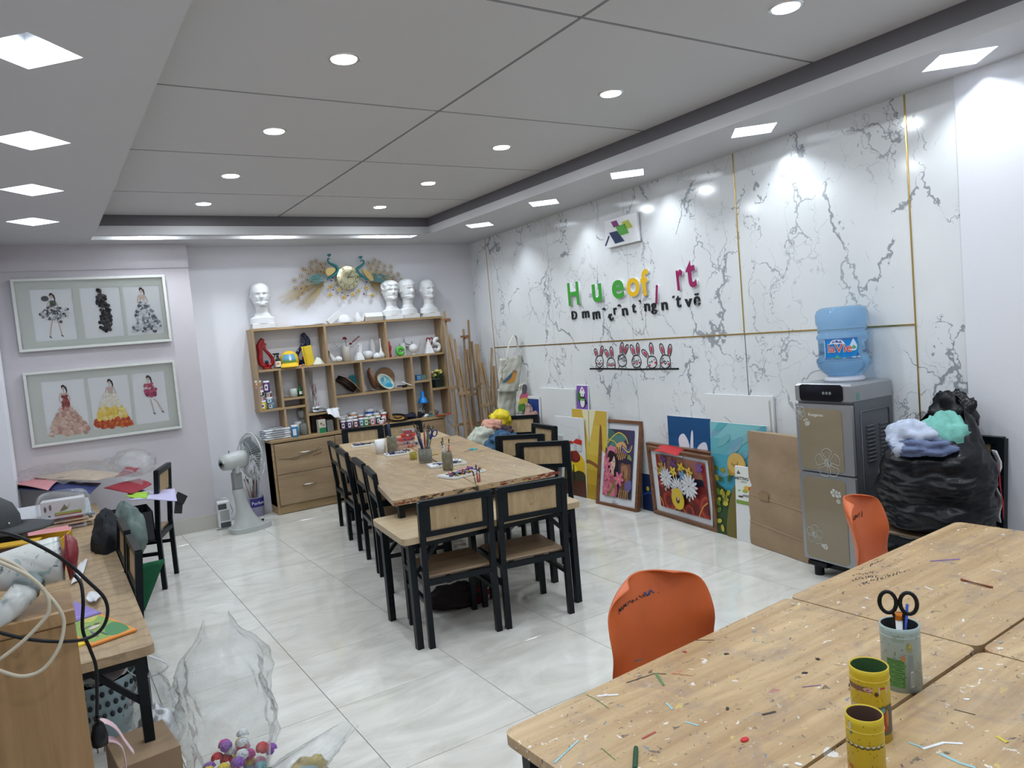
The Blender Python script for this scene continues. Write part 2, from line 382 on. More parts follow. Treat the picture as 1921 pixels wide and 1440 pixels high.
# fascias of the tray
def fascia(p, q):
    p = Vector(p); q = Vector(q)
    b = MB(); b.bar((*p, 2.7325), (*q, 2.7325), .02, .075, up=(0, 0, 1)); b.build('fascia', SOFF, CE)
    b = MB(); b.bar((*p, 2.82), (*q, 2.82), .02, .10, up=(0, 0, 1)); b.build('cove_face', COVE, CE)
fascia((XT1+.01, YF), (XT1+.01, YT+.02)); fascia((XT0-.02, YT+.01), (XT1+.02, YT+.01)); fascia((XT0-.01, YF), (XT0-.01, YT+.02))
def cell(b, x0, x1, y0, y1, c, h):
    z = ZS; NW, NE, SE, SW = (x0, y1, z), (x1, y1, z), (x1, y0, z), (x0, y0, z)
    N_, E_, S_, W_ = (c[0], c[1]+h, z), (c[0]+h*.95, c[1], z), (c[0], c[1]-h, z), (c[0]-h*.95, c[1], z)
    b.add([NW, NE, SE, SW, N_, E_, S_, W_], [(4, 1, 5), (5, 2, 6), (6, 3, 7), (7, 0, 4), (0, 1, 4), (1, 2, 5), (2, 3, 6), (3, 0, 7)])
def lampdisc(name, c, r, par):
    b = MB(); b.cyl((0, 0, 0), r, .004, 24); o = b.build(name, LAMP, par); o.location = c
    return o
def ring(c, r, par):
    b = MB(); b.lathe([(r, 0), (r+.003, -.004), (r+.014, -.004), (r+.018, 0)], 28); o = b.build('trim_ring', CHROME, par); o.location = c
def alight(c, size, power, name='lamp_light', par=None, spread=pi):
    L = D.lights.new(name, 'AREA'); L.shape = 'DISK'; L.size = size; L.energy = power; L.color = LIGHT_COL; L.spread = spread
    o = D.objects.new(name, L); COL.objects.link(o); o.location = c; return o
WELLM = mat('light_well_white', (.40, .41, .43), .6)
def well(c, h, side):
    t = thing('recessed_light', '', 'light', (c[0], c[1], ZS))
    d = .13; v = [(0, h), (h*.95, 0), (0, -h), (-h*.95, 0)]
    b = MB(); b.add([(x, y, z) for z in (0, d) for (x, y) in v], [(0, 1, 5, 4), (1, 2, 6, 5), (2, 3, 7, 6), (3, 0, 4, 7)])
    b.build('light_well', WELLM, t); b = MB(); b.add([(x, y, d) for (x, y) in v], [(0, 1, 2, 3)]); b.build('well_top', mat('shade_painted_well_top', (.30, .30, .31), .6), t); ring((0, 0, d-.006), .05, t); lampdisc('diffuser', (0, 0, d-.012), .05, t)  # well top coloured darker than its sides, shade put into the colour
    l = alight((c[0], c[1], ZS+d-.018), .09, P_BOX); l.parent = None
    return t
H = .172
b = MB(); ys = [-1.6, -.08, 1.16, 2.44, 3.6, 4.73, 5.84, YB]; cy = [-.6, .6, 1.82, 3.02, 4.18, 5.27, 6.40]
names = ['at the frame corner', 'nearest', 'second', 'third', 'fourth', 'farthest']
rights = []
for k, y in enumerate(cy):
    c = (3.80+.012*(y-1.82), y); y1 = ys[k+1] if k < 6 else 6.9
    cell(b, XT1+.0, 4.6, ys[k], y1, c, H); rights.append(c)
b.build('soffit_right', SOFF, CE)
for k, c in enumerate(rights):
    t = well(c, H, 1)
    t['label'] = ['diamond light well right of the tray, behind the viewpoint', 'diamond light well right of the tray, beside the viewpoint', 'brightest big diamond light well above the water dispenser, nearest on the right', 'diamond light well over the right wall between dispenser and square logo', 'diamond light well directly above the square logo sign', 'diamond light well over the thin wall joint left of the logo', 'farthest diamond light well near the back right room corner'][k]
    t['group'] = 'diamond light wells'
b = MB(); cyl_ = [-.4, .75, 1.88, 3.02, 4.16, 5.26, 6.34]; ysl = [-1.6, .18, 1.3, 2.44, 3.6, 4.7, 5.8, 6.9]
for k, y in enumerate(cyl_): cell(b, XL-.05, XT0, ysl[k], ysl[k+1], (.095, y), H)
b.build('soffit_left', SOFF, CE)
for k, y in enumerate(cyl_):
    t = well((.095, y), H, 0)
    t['label'] = ['diamond light well in left soffit, behind the viewpoint', 'diamond light well in left soffit, above the viewpoint', 'diamond light well in left soffit, just outside the top corner', 'largest diamond light well at the top left with its round lamp showing', 'second diamond light well down the left soffit', 'third diamond light well down the left soffit', 'smallest and farthest diamond light well in the left soffit'][k]
    t['group'] = 'diamond light wells'
# back soffit with a long slot
sx0, sx1, sy0, sy1 = .505, 3.47, 7.02, 7.2
b = MB()
for (x0, x1, y0, y1) in ((XL-.05, sx0, 6.9, YB), (sx1, 4.62, 6.9, YB), (sx0, sx1, YT+.0, sy0), (sx0, sx1, sy1, YB)):
    b.add([(x0, y0, ZS), (x1, y0, ZS), (x1, y1, ZS), (x0, y1, ZS)], [(3, 2, 1, 0)])
b.build('soffit_back', SOFF, CE)
t = thing('light_slot', 'long narrow light slot in the back soffit', 'light', ((sx0+sx1)/2, (sy0+sy1)/2, ZS))
lx, ly = (sx1-sx0)/2, (sy1-sy0)/2; v = [(-lx, -ly), (lx, -ly), (lx, ly), (-lx, ly)]
b = MB(); b.add([(x, y, z) for z in (0, .13) for (x, y) in v], [(0, 1, 5, 4), (1, 2, 6, 5), (2, 3, 7, 6), (3, 0, 4, 7), (4, 5, 6, 7)]); b.build('light_well', SOFF, t)
for x in (.93, 1.99, 3.16):
    ring((x-t.location.x, 0, .124), .05, t); lampdisc('diffuser', (x-t.location.x, 0, .118), .05, t); alight((x, (sy0+sy1)/2, ZS+.11), .09, P_SLOT)
# round downlights in the tray
lab = {(3.15, 0): 'round downlight nearest at top centre of the tray ceiling', (3.15, 1): 'round downlight nearest in the right half of the tray ceiling', (4.29, 0): 'round downlight second from the front in the left ceiling half', (4.29, 1): 'round downlight second from the front in the right ceiling half',
       (5.41, 0): 'round downlight third from the front in the left ceiling half', (5.41, 1): 'round downlight third from the front in the right ceiling half', (6.41, 0): 'round downlight farthest in the left ceiling half', (6.41, 1): 'round downlight farthest in the right ceiling half'}
for y in (-.2, .9, 2.02, 3.15, 4.29, 5.41, 6.41):
    for k, x in enumerate((1.28, 2.81)):
        t = thing('ceiling_downlight', lab.get((y, k), 'round downlight %s the viewpoint, %s half of the tray ceiling' % ({2.02: 'just in front of', .9: 'right above', -.2: 'behind'}.get(y, ''), ('left', 'right')[k])), 'light', (x, y, ZC), group='round downlights')
        ring((0, 0, 0), .055, t); lampdisc('diffuser', (0, 0, -.006), .055, t)
        alight((x, y, ZC-.009), .1, P_TRAY)
# ------------------------------------------------------------------ helpers for furniture, pictures and writing
def text(name, s, m_, parent, M, size=.1, ext=.001, bevel=0, bold=0, align='CENTER', xs=1.0, shear=0):
    c = D.curves.new(name, 'FONT'); c.body = s; c.size = size; c.extrude = ext; c.offset = bold; c.align_x = align; c.align_y = 'CENTER'; c.shear = shear
    c.resolution_u = 3
    o = D.objects.new(name, c); me = D.meshes.new_from_object(o); D.objects.remove(o)
    for v in me.vertices: v.co.x *= xs
    me.transform(M); me.materials.clear(); me.materials.append(m_)
    o = D.objects.new(name, me); COL.objects.link(o); o.parent = parent; return o
def smooth_loop(pts, n=5, closed=True):
    P = [Vector((*p, 0)) if len(p) == 2 else Vector(p) for p in pts]; out = []; N = len(P)
    rng = range(N) if closed else range(N-1)
    for i in rng:
        g = (lambda k: P[k % N]) if closed else (lambda k: P[max(0, min(N-1, k))])
        a, b_, c, d = g(i-1), g(i), g(i+1), g(i+2)
        for k in range(n):
            t = k/n
            out.append(.5*((2*b_)+(c-a)*t+(2*a-5*b_+4*c-d)*t*t+(3*b_-a-3*c+d)*t**3))
    if not closed: out.append(P[-1])
    return out
class Art:
    """flat print: coloured shapes laid on a w x h sheet, unit coordinates, y up"""
    def __init__(s, w, h, z=.0012): s.b = MB(); s.w = w; s.h = h; s.z = z; s.dz = .00022 if w > .3 else .00012; s.bd = (0, 1, 0, 1)
    def poly(s, pts, col, smooth=0):
        if smooth: pts = [(p.x, p.y) for p in smooth_loop(pts, smooth)]
        a, b_, c, d = s.bd; pts = [(max(a, min(b_, x)), max(c, min(d, y))) for x, y in pts]
        s.b.col = col; s.z += s.dz; s.b.add([(x*s.w, y*s.h, s.z) for x, y in pts], [tuple(range(len(pts)))]); return s
    def rect(s, x0, y0, x1, y1, col): return s.poly([(x0, y0), (x1, y0), (x1, y1), (x0, y1)], col)
    def disc(s, x, y, rx, ry, col, rot=0, n=14):
        a = s.w/s.h
        return s.poly([(x+(rx*cos(t)*cos(rot)-ry*sin(t)*sin(rot)), y+(rx*cos(t)*sin(rot)+ry*sin(t)*cos(rot))*a) for t in [2*pi*k/n for k in range(n)]], col)
    def line(s, pts, wd, col, smooth=4, taper=False):
        P = smooth_loop(pts, smooth, False) if smooth else [Vector((*p, 0)) for p in pts]
        a = s.w/s.h; L = []; R_ = []
        for i, p in enumerate(P):
            d = P[min(i+1, len(P)-1)]-P[max(i-1, 0)]; d.y /= a
            d = d.normalized() if d.length > 0 else Vector((1, 0, 0)); k = (1-i/len(P)*.85) if taper else 1
            L.append((p.x-d.y*wd/2*k, p.y+d.x*wd/2*a*k)); R_.append((p.x+d.y*wd/2*k, p.y-d.x*wd/2*a*k))
        s.b.col = col; s.z += s.dz; n = len(P)
        a, b_, c, d_ = s.bd
        s.b.add([(max(a, min(b_, x))*s.w, max(c, min(d_, y))*s.h, s.z) for x, y in L+R_], [(i, i+n, i+n+1, i+1) for i in range(n-1)]); return s
    def petals(s, x, y, r, n, col, wd=.35, rot=0, inner=.15):
        for k in range(n):
            a = rot+2*pi*k/n; s.disc(x+cos(a)*r*.55, y+sin(a)*r*.55*s.w/s.h, r*.5, r*wd*.5, col, a)
        return s
    def grad(s, x0, y0, x1, y1, cols):
        n = len(cols)
        for k, c in enumerate(cols): s.rect(x0, y0+(y1-y0)*k/n, x1, y0+(y1-y0)*(k+1)/n, c)
        return s
    def build(s, name, parent, m_=None, M=None): return s.b.build(name, m_ or PAINT, parent, M=M)
def xform(o, org, xa, ya):
    xa = xa.normalized(); za = xa.cross(ya).normalized(); ya = za.cross(xa)
    m_ = Matrix((xa, ya, za)).transposed().to_4x4(); m_.translation = org; o.matrix_world = m_; return m_
def rounded(w, h, r, n=4):
    out = []
    for (cx, cy, a0) in ((w/2-r, h/2-r, 0), (-w/2+r, h/2-r, pi/2), (-w/2+r, -h/2+r, pi), (w/2-r, -h/2+r, 1.5*pi)):
        for k in range(n+1): a = a0+pi/2*k/n; out.append((cx+r*cos(a), cy+r*sin(a)))
    return out
def round_poly(poly, r, n=4):
    out = []; N = len(poly)
    for i in range(N):
        p = Vector(poly[i]); a = (Vector(poly[i-1])-p).normalized(); c = (Vector(poly[(i+1) % N])-p).normalized()
        p0 = p+a*r; p1 = p+c*r
        for k in range(n+1):
            t = k/n; q = p0*(1-t)**2+p*2*t*(1-t)+p1*t*t; out.append((q.x, q.y))
    return out
# ------------------------------------------------------------------ tables
EDGEW = wood('pale_table_edge', (.42, .29, .15), (.56, .41, .24), 'X', .45, stains=.5, world=True)
def table(label, poly, z, th, topm, legs=True, group=None, r=.03, leg=.035, brace=True, inset=.05):
    cx = sum(p[0] for p in poly)/len(poly); cy = sum(p[1] for p in poly)/len(poly)
    t = thing('work_table', label, 'table', (cx, cy, 0), 0, group)
    lp = [(x-cx, y-cy) for x, y in poly]
    b = MB(); b.prism(round_poly(lp, r), z-th, z); b.build('tabletop', topm, t)
    ins = []
    for i, p in enumerate(lp):
        p = Vector(p); a = (Vector(lp[i-1])-p).normalized(); c = (Vector(lp[(i+1) % 4])-p).normalized(); ins.append(p+(a+c)*inset)
    b = MB()
    for i in range(4): b.bar((*ins[i], z-th-.018), (*ins[(i+1) % 4], z-th-.018), .03, .034, up=(0, 0, 1))
    b.build('apron_frame', STEEL, t)
    for i in range(4):
        b = MB(); b.bar((*ins[i], 0), (*ins[i], z-th), leg, leg, up=(0, 1, 0)); b.build('leg', STEEL, t)
    if brace:
        c0 = sum(ins, Vector((0, 0)))/4
        for i in range(4):
            j = i-1 if i % 2 else (i+1) % 4
            d = (ins[j]-ins[i]).normalized()
            b = MB(); b.bar((*ins[i], z-.22), (*(ins[i]+d*.16), z-th-.02), .02); b.build('brace', STEEL, t)
    return t
ZM = .715
A0, A1, B1, B0 = (1.605, 3.885), (2.656, 3.762), (3.157, 5.98), (2.138, 6.11)
mid0 = (2.125, 3.825); midS = (2.41, 5.0); mid1 = (2.645, 6.045); RS = (2.905, 4.935)
def ofs(p, q, g=.002): return p
table('long worn wood table in the left half of the central table block', [A0, (2.122, 3.826), (2.642, 6.044), B0], ZM, .032, TOPM, r=.02)
table('front right table of the central block, red paint on its front corner', [(2.127, 3.826), A1, RS, (2.412, 4.995)], ZM, .032, TOPM, r=.02)
table('back right table of the central block holding the blue scissors edge', [(2.415, 5.0), (2.907, 4.94), B1, (2.646, 6.04)], ZM, .032, TOPM, r=.02)
TOPP = wood('pale_table_top', (.40, .30, .17), (.54, .42, .27), 'X', .4, stains=.2, world=True)
table('pale table closing the far end of the central block by the cabinets', [(2.143, 6.115), (3.10, 6.0), (3.22, 6.52), (2.27, 6.64)], ZM, .032, TOPP, r=.02)
table('lower pale wood table at the near end of the central block behind two chairs', [(1.465, 3.47), (2.555, 3.385), (2.62, 3.96), (1.53, 4.05)], .60, .034, TOPP, r=.04)
FG = [('large paint-spattered table in the foreground with the holders', [(.885, 1.585), (2.105, 1.65), (2.14, 1.045), (.91, 1.0)]),
      ('paint-spattered table at the right with handwriting and a red pencil', [(2.112, 1.65), (3.33, 1.69), (3.36, 1.085), (2.146, 1.045)]),
      ('paint-spattered table along the bottom edge under the yellow tube holders', [(.90, .992), (2.13, 1.032), (2.155, .44), (.93, .40)]),
      ('paint-spattered table at the bottom right corner of the photo', [(2.137, 1.036), (3.35, 1.075), (3.38, .48), (2.16, .44)])]
for l, p in FG: table(l, p, .60, .028, TOPW, r=.035)
RINGW = wood('ring_grain_tabletop', (.34, .235, .13), (.47, .35, .21), 'Y', .4, stains=.15, world=True, rings=True)
p0 = fz(290, 1208, .6)
for k, l in enumerate(('ring-grained wood table nearest along the left wall, with the picture books', 'ring-grained wood table second along the left wall under bags and boxes', 'wood table farthest along the left wall under the paper pile')):
    y0 = p0.y+k*1.165; x1 = p0.x+.006*k
    table(l, [(XL+.04, y0), (x1, y0), (x1+.006, y0+1.16), (XL+.04, y0+1.16)], .6, .034, RINGW, r=.03)
RPAINT = mat('dried_red_paint', (.24, .045, .03), .5); rd = random.Random(4)
def edge_paint(par, p, q, z, n, m_, seed, z1=.0):
    rd = random.Random(seed); o_ = par.location; p = Vector(p); q = Vector(q); nn = Vector((q.y-p.y, -(q.x-p.x))).normalized()
    b = MB()
    for k in range(n):
        a = p.lerp(q, rd.random()); l = rd.uniform(.008, .04); c = a+(q-p).normalized()*l; zz = z-rd.uniform(.004, .026)
        b.bar((a.x+nn.x*.0012-o_.x, a.y+nn.y*.0012-o_.y, zz), (c.x+nn.x*.0012-o_.x, c.y+nn.y*.0012-o_.y, zz+rd.uniform(-.004, .004)), .001, rd.uniform(.003, .009), up=(0, 0, 1))
    b.build('dried_paint_drips', m_, par)['kind'] = 'stuff'
TT = [o for o in D.objects if o.name.startswith('work_table')]
T_L = [o for o in TT if 'left half' in o['label']][0]; T_R = [o for o in TT if 'front right table' in o['label']][0]
edge_paint(T_L, A0, (1.85, 3.857), ZM, 14, RPAINT, 1); edge_paint(T_R, (2.2, 3.817), A1, ZM, 14, RPAINT, 2); edge_paint(T_L, (1.75, 3.868), (2.11, 3.828), ZM, 20, mat('dark_dry_paint', (.05, .04, .03), .6), 3); edge_paint(T_R, (2.45, 3.787), A1, ZM, 16, RPAINT, 5)
# ------------------------------------------------------------------ steel and wood chairs
def chair(label, loc, rz, group=None, s=(1, 1, 1)):
    t = thing('classroom_chair', label, 'chair', loc, rz, group); t.scale = s
    W, Dp, S, H_ = .205, .19, .37, .785; w_ = .03
    for sx in (-1, 1):
        b = MB(); b.bar((sx*(W-.015), -Dp, 0), (sx*(W-.015), -Dp, S+.03), w_*1.05, up=(0, 1, 0)); b.bar((sx*(W-.015), -Dp, S+.02), (sx*(W-.015), -Dp-.035, H_-.006), w_*1.05, up=(0, 1, 0)); b.build('rear_leg', STEEL, t)
        b = MB(); b.bar((sx*(W-.015), Dp, 0), (sx*(W-.015), Dp, S-.01), w_, up=(0, 1, 0)); b.build('front_leg', STEEL, t)
        b = MB(); b.bar((sx*(W-.015), -Dp, .24), (sx*(W-.015), Dp, .24), .022, up=(0, 0, 1)); b.build('stretcher', STEEL, t)
    b = MB()
    for y in (-Dp, Dp): b.bar((-W+.02, y, S-.025), (W-.02, y, S-.025), .028, up=(0, 0, 1))
    for sx in (-1, 1): b.bar((sx*(W-.015), -Dp, S-.025), (sx*(W-.015), Dp, S-.025), .028, up=(0, 0, 1))
    b.build('seat_frame', STEEL, t)
    b = MB(); b.box((0, 0, S), (2*W-.03, 2*Dp-.02, .014), bev=.003); b.build('seat', SEATW, t)
    b = MB(); ya = lambda z: -Dp-.035*(z-S-.03)/(H_-S-.045)
    b.bar((-W+.01, ya(.765), .768), (W-.01, ya(.765), .768), .032, .034, up=(0, 0, 1)); b.bar((-W+.02, ya(.61), .607), (W-.02, ya(.61), .607), .026, .028, up=(0, 0, 1))
    for sx in (-1, 1): b.bar((sx*(W-.046), ya(.61), .61), (sx*(W-.046), ya(.765), .765), .03, .022, up=(0, 1, 0))
    b.build('back_frame', STEEL, t)
    b = MB(); p = [(-W+.058, .62), (W-.058, .62), (W-.058, .754), (-W+.058, .754)]
    b.add([(x, ya(z)+d, z) for d in (-.006, .006) for (x, z) in p], [(0, 1, 2, 3), (7, 6, 5, 4), (0, 4, 5, 1), (1, 5, 6, 2), (2, 6, 7, 3), (3, 7, 4, 0)]); b.build('back_panel', BACKW, t)
    return t
def chair_at(label, a, b_, group=None, s=(1, 1, 1), flip=1):
    """a, b_: ground points under the left and right end of the backrest as seen from behind; the chair faces away from its back"""
    a = Vector(a[:2]); b_ = Vector(b_[:2]); mid = (a+b_)/2; d = (b_-a).normalized(); f = Vector((-d.y, d.x))*flip
    c = mid+f*.19*s[1]; rz = math.atan2(-f.x, f.y)
    return chair(label, (c.x, c.y, 0), rz, group, s)
G = 'chairs around the central tables'
c1 = chair_at('front left black steel chair with orange smears on its wood back', fz(806, 1216), fz(941, 1181), G)
chair_at('front right black steel chair with a green patch on its wood back', fz(954, 1178), fz(1072, 1149), G)
def top(px, py, z=.785): v = fz(px, py, z); return (v.x, v.y)
L_ = [('nearest', (686, 873), (702, 889)), ('second nearest', (662, 856), (683, 871)), ('third nearest', (630, 838), (652, 851)), ('farthest', (618, 827), (630, 834))]
for l, p, q in L_:
    a = Vector(top(*p)); b_ = Vector(top(*q)); d = (b_-a).normalized(); mid = (a+b_)/2; a = mid-d*.2; b_ = mid+d*.2
    off = Vector((-d.y, d.x))*.035
    chair_at(l+' black steel chair on the left side of the central tables', a+off, b_+off, G)
R2 = [('third black steel chair from the front on the right side of the central tables', (954, 777), (990, 783)), ('second black steel chair from the front on the right side of the central tables', (953, 811), (994, 822)), ('nearest black steel chair on the right side of the central tables', (996, 823), (1036, 836))]
for l, p, q in R2:
    a = Vector(top(*p)); b_ = Vector(top(*q)); mid = (a+b_)/2; d = Vector((cos(-.85), sin(-.85))); a = mid-d*.2; b_ = mid+d*.2
    chair_at(l, b_, a, G)
fa = fz(722, 797, .785); fb = fz(792, 788, .785)
for l, p, q in (('black steel chair at the far left end of the central tables', (640, 806), (719, 797)), ('black steel chair at the far right end of the central tables', (722, 797), (792, 788))):
    a = Vector(top(*p)); b_ = Vector(top(*q)); mid = (a+b_)/2; d = (b_-a).normalized(); a = mid-d*.2; b_ = mid+d*.2
    chair_at(l, b_, a, G, s=((Vector(top(*q))-Vector(top(*p))).length/.41, 1, 1))
p = Vector(top(1014, 797)); chair_at('black steel chair turned edge-on beyond the cloth pile', p+Vector((.02, .2)), p+Vector((-.02, -.2)), G, flip=-1)
chair_at('tall black steel chair beside the left wall holding a paper pile', fz(331, 1076), fz(311, 1103), None, (1, 1, 1.09), flip=-1).rotation_euler
for l, y0 in (('black steel chair tucked under the left wall table, farther one', 4.37), ('black steel chair tucked under the left wall table, nearer one', 3.87)):
    chair_at(l, (.255, y0+.2), (.255, y0-.2), 'chairs along the left wall', flip=-1)
chair_at('black steel chair against the right wall carrying the black rubbish bag', (4.02, 2.24), (3.99, 1.79), None, (1.1, 1.15, 1.1), flip=-1)
# ------------------------------------------------------------------ orange shell chairs
ORANGE = mat('orange_plastic', (.62, .135, .035), .38, noise_=.12, nscale=9)
def shell_chair(label, loc, rz, s=1.0):
    t = thing('shell_chair', label, 'chair', loc, rz, 'orange plastic chairs'); t.scale = (s, s, s)
    prof = [(.21, .40, .19), (.18, .425, .205), (.05, .415, .225), (-.09, .41, .225), (-.17, .44, .222), (-.205, .51, .215), (-.225, .60, .215), (-.245, .69, .212), (-.262, .745, .195), (-.272, .775, .155), (-.276, .792, .09)]
    P = smooth_loop([(a, b_, c) for a, b_, c in prof], 3, False)
    def fn(u, v):
        i = v*(len(P)-1); k = min(int(i), len(P)-2); q = P[k].lerp(P[k+1], i-k); x = (u*2-1)
        back = max(0, min(1, (q.y-.42)/.2)); curl = abs(x)**2.2
        return (x*q.z, q.x+.075*curl*back, q.y+.035*curl*(1-back)-.012*abs(x)**4*back)
    b = MB(); b.grid(fn, 15, len(P)); b.build('shell', ORANGE, t, solid=.007, sub=1)
    for sx in (-1, 1):
        for sy in (-1, 1):
            b = MB(); b.tube([(sx*.1, sy*.09, .405), (sx*.19, sy*.19, 0)], [.016, .011], 8); b.build('leg', RAWW, t)
    b = MB(); b.bar((-.12, -.11, .39), (.12, .11, .39), .02); b.bar((-.12, .11, .39), (.12, -.11, .39), .02); b.build('under_frame', STEEL, t)
    return t
def scribble(name, parent, pts, r, m_, n=4):
    b = MB(); b.tube(pts, r, n, cap=False); return b.build(name, m_, parent)
INK = mat('black_ink', (.03, .03, .035), .6); INKB = mat('blue_ink', (.05, .12, .35), .6)
oc1 = shell_chair('orange plastic chair nearest, pushed in beyond the foreground table', (1.60, 1.56, 0), pi+.06, 1.0)
oc2 = shell_chair('orange plastic chair turned sideways in front of the water dispenser', (2.93, 1.655, 0), pi+.27, .98)
def hand(parent, x0, x1, z, y, n, m_, amp=.006, seed=0, slope=0, r=.0011):
    rd = random.Random(seed); b = MB(); x = x0
    dx = (x1-x0)/n
    for k in range(n):
        if rd.random() < .15: continue
        pts = [(xx, y+.075*abs(xx/.2)**2.2, z+slope*k*dx+rd.uniform(-1, 1)*amp) for xx in [x0+dx*(k+q*.3)+rd.uniform(-.3, .3)*dx for q in range(4)]]
        b.tube(smooth_loop(pts, 3, False), r, 4, cap=False)
    return b.build('handwriting', m_, parent)
oc1.scale = (1.12, 1, .985)
hand(oc1, .13, -.06, .715, -.2445, 17, INK, .009, 3, .0, .0014); hand(oc1, .0, -.04, .722, -.2445, 5, INKB, .008, 5, 0, .0018)
hand(oc2, -.08, .05, .68, -.2375, 12, INK, .03, 8)
# ------------------------------------------------------------------ base cabinets and open shelf unit on the back wall
cb = thing('base_cabinet', 'low light wood base cabinets with drawers under the open shelves', 'cabinet', (1.86, 7.45, 0))
CX0, CX1, CH, CD = 0, 1.93, .735, YB-7.45-.003
XW = 3.80-1.86
b = MB(); b.box((XW/2, .01+CD/2, .08+(CH-.1)/2), (XW, CD-.02, CH-.1)); b.box((.01, CD/2, CH/2-.01), (.02, CD, CH-.02)); b.box((XW-.01, CD/2, CH/2-.01), (.02, CD, CH-.02)); b.box((XW/2, .02, .045), (XW-.04, .02, .08)); b.build('carcass', PLYW, cb)
b = MB(); b.box((XW/2, CD/2-.005, CH-.0), (XW+.01, CD+.01, .03), bev=.002); b.build('countertop', PLYW, cb)
FRW = wood('drawer_front_oak', (.27, .185, .105), (.42, .30, .18), 'X', .42, grain=.8)
dx = [(.025, .64), (.645, 1.27), (1.275, 1.915)]
for i, (x0, x1) in enumerate(dx):
    for (z0, z1) in ((.092, .395), (.40, .705)):
        b = MB(); b.box(((x0+x1)/2, -.004, (z0+z1)/2), (x1-x0, .018, z1-z0), bev=.002); d = b.build('drawer_front', FRW, cb)
        xm = (x0+x1)/2; zm = z0+.19 if z0 > .3 else z0+.17
        b = MB(); b.tube([(xm-.07, -.014, zm), (xm-.05, -.034, zm+.004), (xm, -.040, zm+.002), (xm+.05, -.034, zm+.004), (xm+.07, -.014, zm)], [.004, .007, .009, .007, .004], 8); b.build('handle', mat('satin_nickel', (.55, .52, .46), .3, 1), d)
b = MB()
for pts in ([(.06, .56), (.16, .545), (.22, .555), (.3, .56), (.40, .575), (.50, .60)], [(.12, .555), (.2, .53), (.26, .545)], [(.42, .585), (.47, .615)]): b.tube([(x, -.0135, z) for x, z in pts], .0035, 4, cap=False, flat=.4)
b.build('dark_paint_smear', INK, cb)
b = MB(); b.tube([(.40, -.0135, .545), (.45, -.0135, .55), (.49, -.0135, .56)], .006, 4, flat=.3); b.build('red_paint_smear', mat('dark_red_paint', (.16, .02, .02), .4), cb)
su = thing('open_shelf_unit', 'open light wood shelf unit of uneven compartments on the back wall', 'shelf', (0, 7.5, 0))
SD = YB-7.5-.003; th = .022
def upr(x, z0, z1): b = MB(); b.box((x, SD/2, (z0+z1)/2), (th, SD, z1-z0)); b.build('upright', PLYV, su)
def shf(x0, x1, z): b = MB(); b.box(((x0+x1)/2, SD/2, z-th/2), (x1-x0, SD, th)); b.build('shelf_board', PLYW, su)
Z0 = .752
shf(1.80, 3.925, 1.862); shf(1.83, 3.905, 1.455); upr(1.815, 1.06, 1.84); upr(3.912, Z0, 1.84)
upr(2.54, 1.455, 1.84); upr(3.215, 1.455, 1.84)
upr(2.035, 1.06, 1.433); upr(2.27, Z0, 1.433); shf(1.80, 2.265, 1.06); shf(2.046, 2.259, 1.148); upr(2.046, Z0, 1.04)
upr(2.58, Z0, 1.433); shf(2.281, 2.569, .962); shf(2.591, 3.47, 1.108); upr(2.895, 1.108, 1.433); upr(3.18, Z0, 1.086)
upr(3.482, Z0, 1.433); upr(3.693, Z0, 1.433); shf(3.493, 3.682, 1.165); shf(3.704, 3.90, 1.06)
# ------------------------------------------------------------------ water dispenser
SILV = mat('silver_plastic', (.36, .37, .39), .32, .55); GREYS = mat('grey_side_sheet', (.17, .18, .20), .38, .5)
TAUPE = mat('taupe_glass_front', (.26, .215, .145), .14, 0, coat=.4); PRINT = mat('pale_print', (.62, .62, .58), .4)
wd = thing('water_dispenser', 'tall silver water dispenser with taupe flower-print doors on a black stand', 'dispenser', (3.925, 2.60, 0), math.atan2(-.0672, 1))
dw, dd, zb, zt = .19, .175, .095, 1.155       # half width (Y), half depth (X)
b = MB(); b.box((.01, 0, (zb+zt-.03)/2), (2*dd-.02, 2*dw-.004, zt-zb-.03), bev=.008); b.build('cabinet_body', GREYS, wd)
b = MB(); b.box((0, 0, zt-.055), (2*dd, 2*dw, .11), bev=.012); b.build('top_housing', SILV, wd)
def front(name, z0, z1, y0, y1, th_, m_, r=.02, x=0):
    b = MB(); pl = [(p[0]+(y0+y1)/2, p[1]+(z0+z1)/2) for p in rounded(y1-y0, z1-z0, r)]
    M_ = Matrix(((0, 0, -1, -dd+x), (1, 0, 0, 0), (0, 1, 0, 0), (0, 0, 0, 1)))
    b.prism([(-p[0], p[1]) for p in pl][::-1], 0, th_, Matrix(((0, 0, -1, -dd+x), (-1, 0, 0, 0), (0, 1, 0, 0), (0, 0, 0, 1)))); return b.build(name, m_, wd)
front('control_panel', zt-.10, zt-.004, -.135, .155, .004, mat('gloss_black', (.01, .01, .015), .08), .02, -.001)
for (z0, z1) in ((.64, zt-.118), (zb+.01, .632)):
    d = front('door', z0, z1, -dw+.002, dw-.002, .02, SILV, .01, .012)
    o = front('door_glass', z0+.012, z1-.025, -.125, .165, .003, TAUPE, .03, -.008); o.parent = d
def onfront(u, v):  # u 0..1 left to right as seen, v height
    return Vector((-dd-.0125, .19-u*.38, v))
FRT = Matrix(((0, 0, -1, -dd-.0125), (-1, 0, 0, 0), (0, 1, 0, 0), (0, 0, 0, 1)))
text('door_lettering', 'Kangaroo', PRINT, wd, FRT @ Matrix.Translation((-.045, .975, 0)), .026, .0003, bold=.0006)
FR2 = Matrix(((0, 0, -1, -dd-.0052), (-1, 0, 0, 0), (0, 1, 0, 0), (0, 0, 0, 1)))
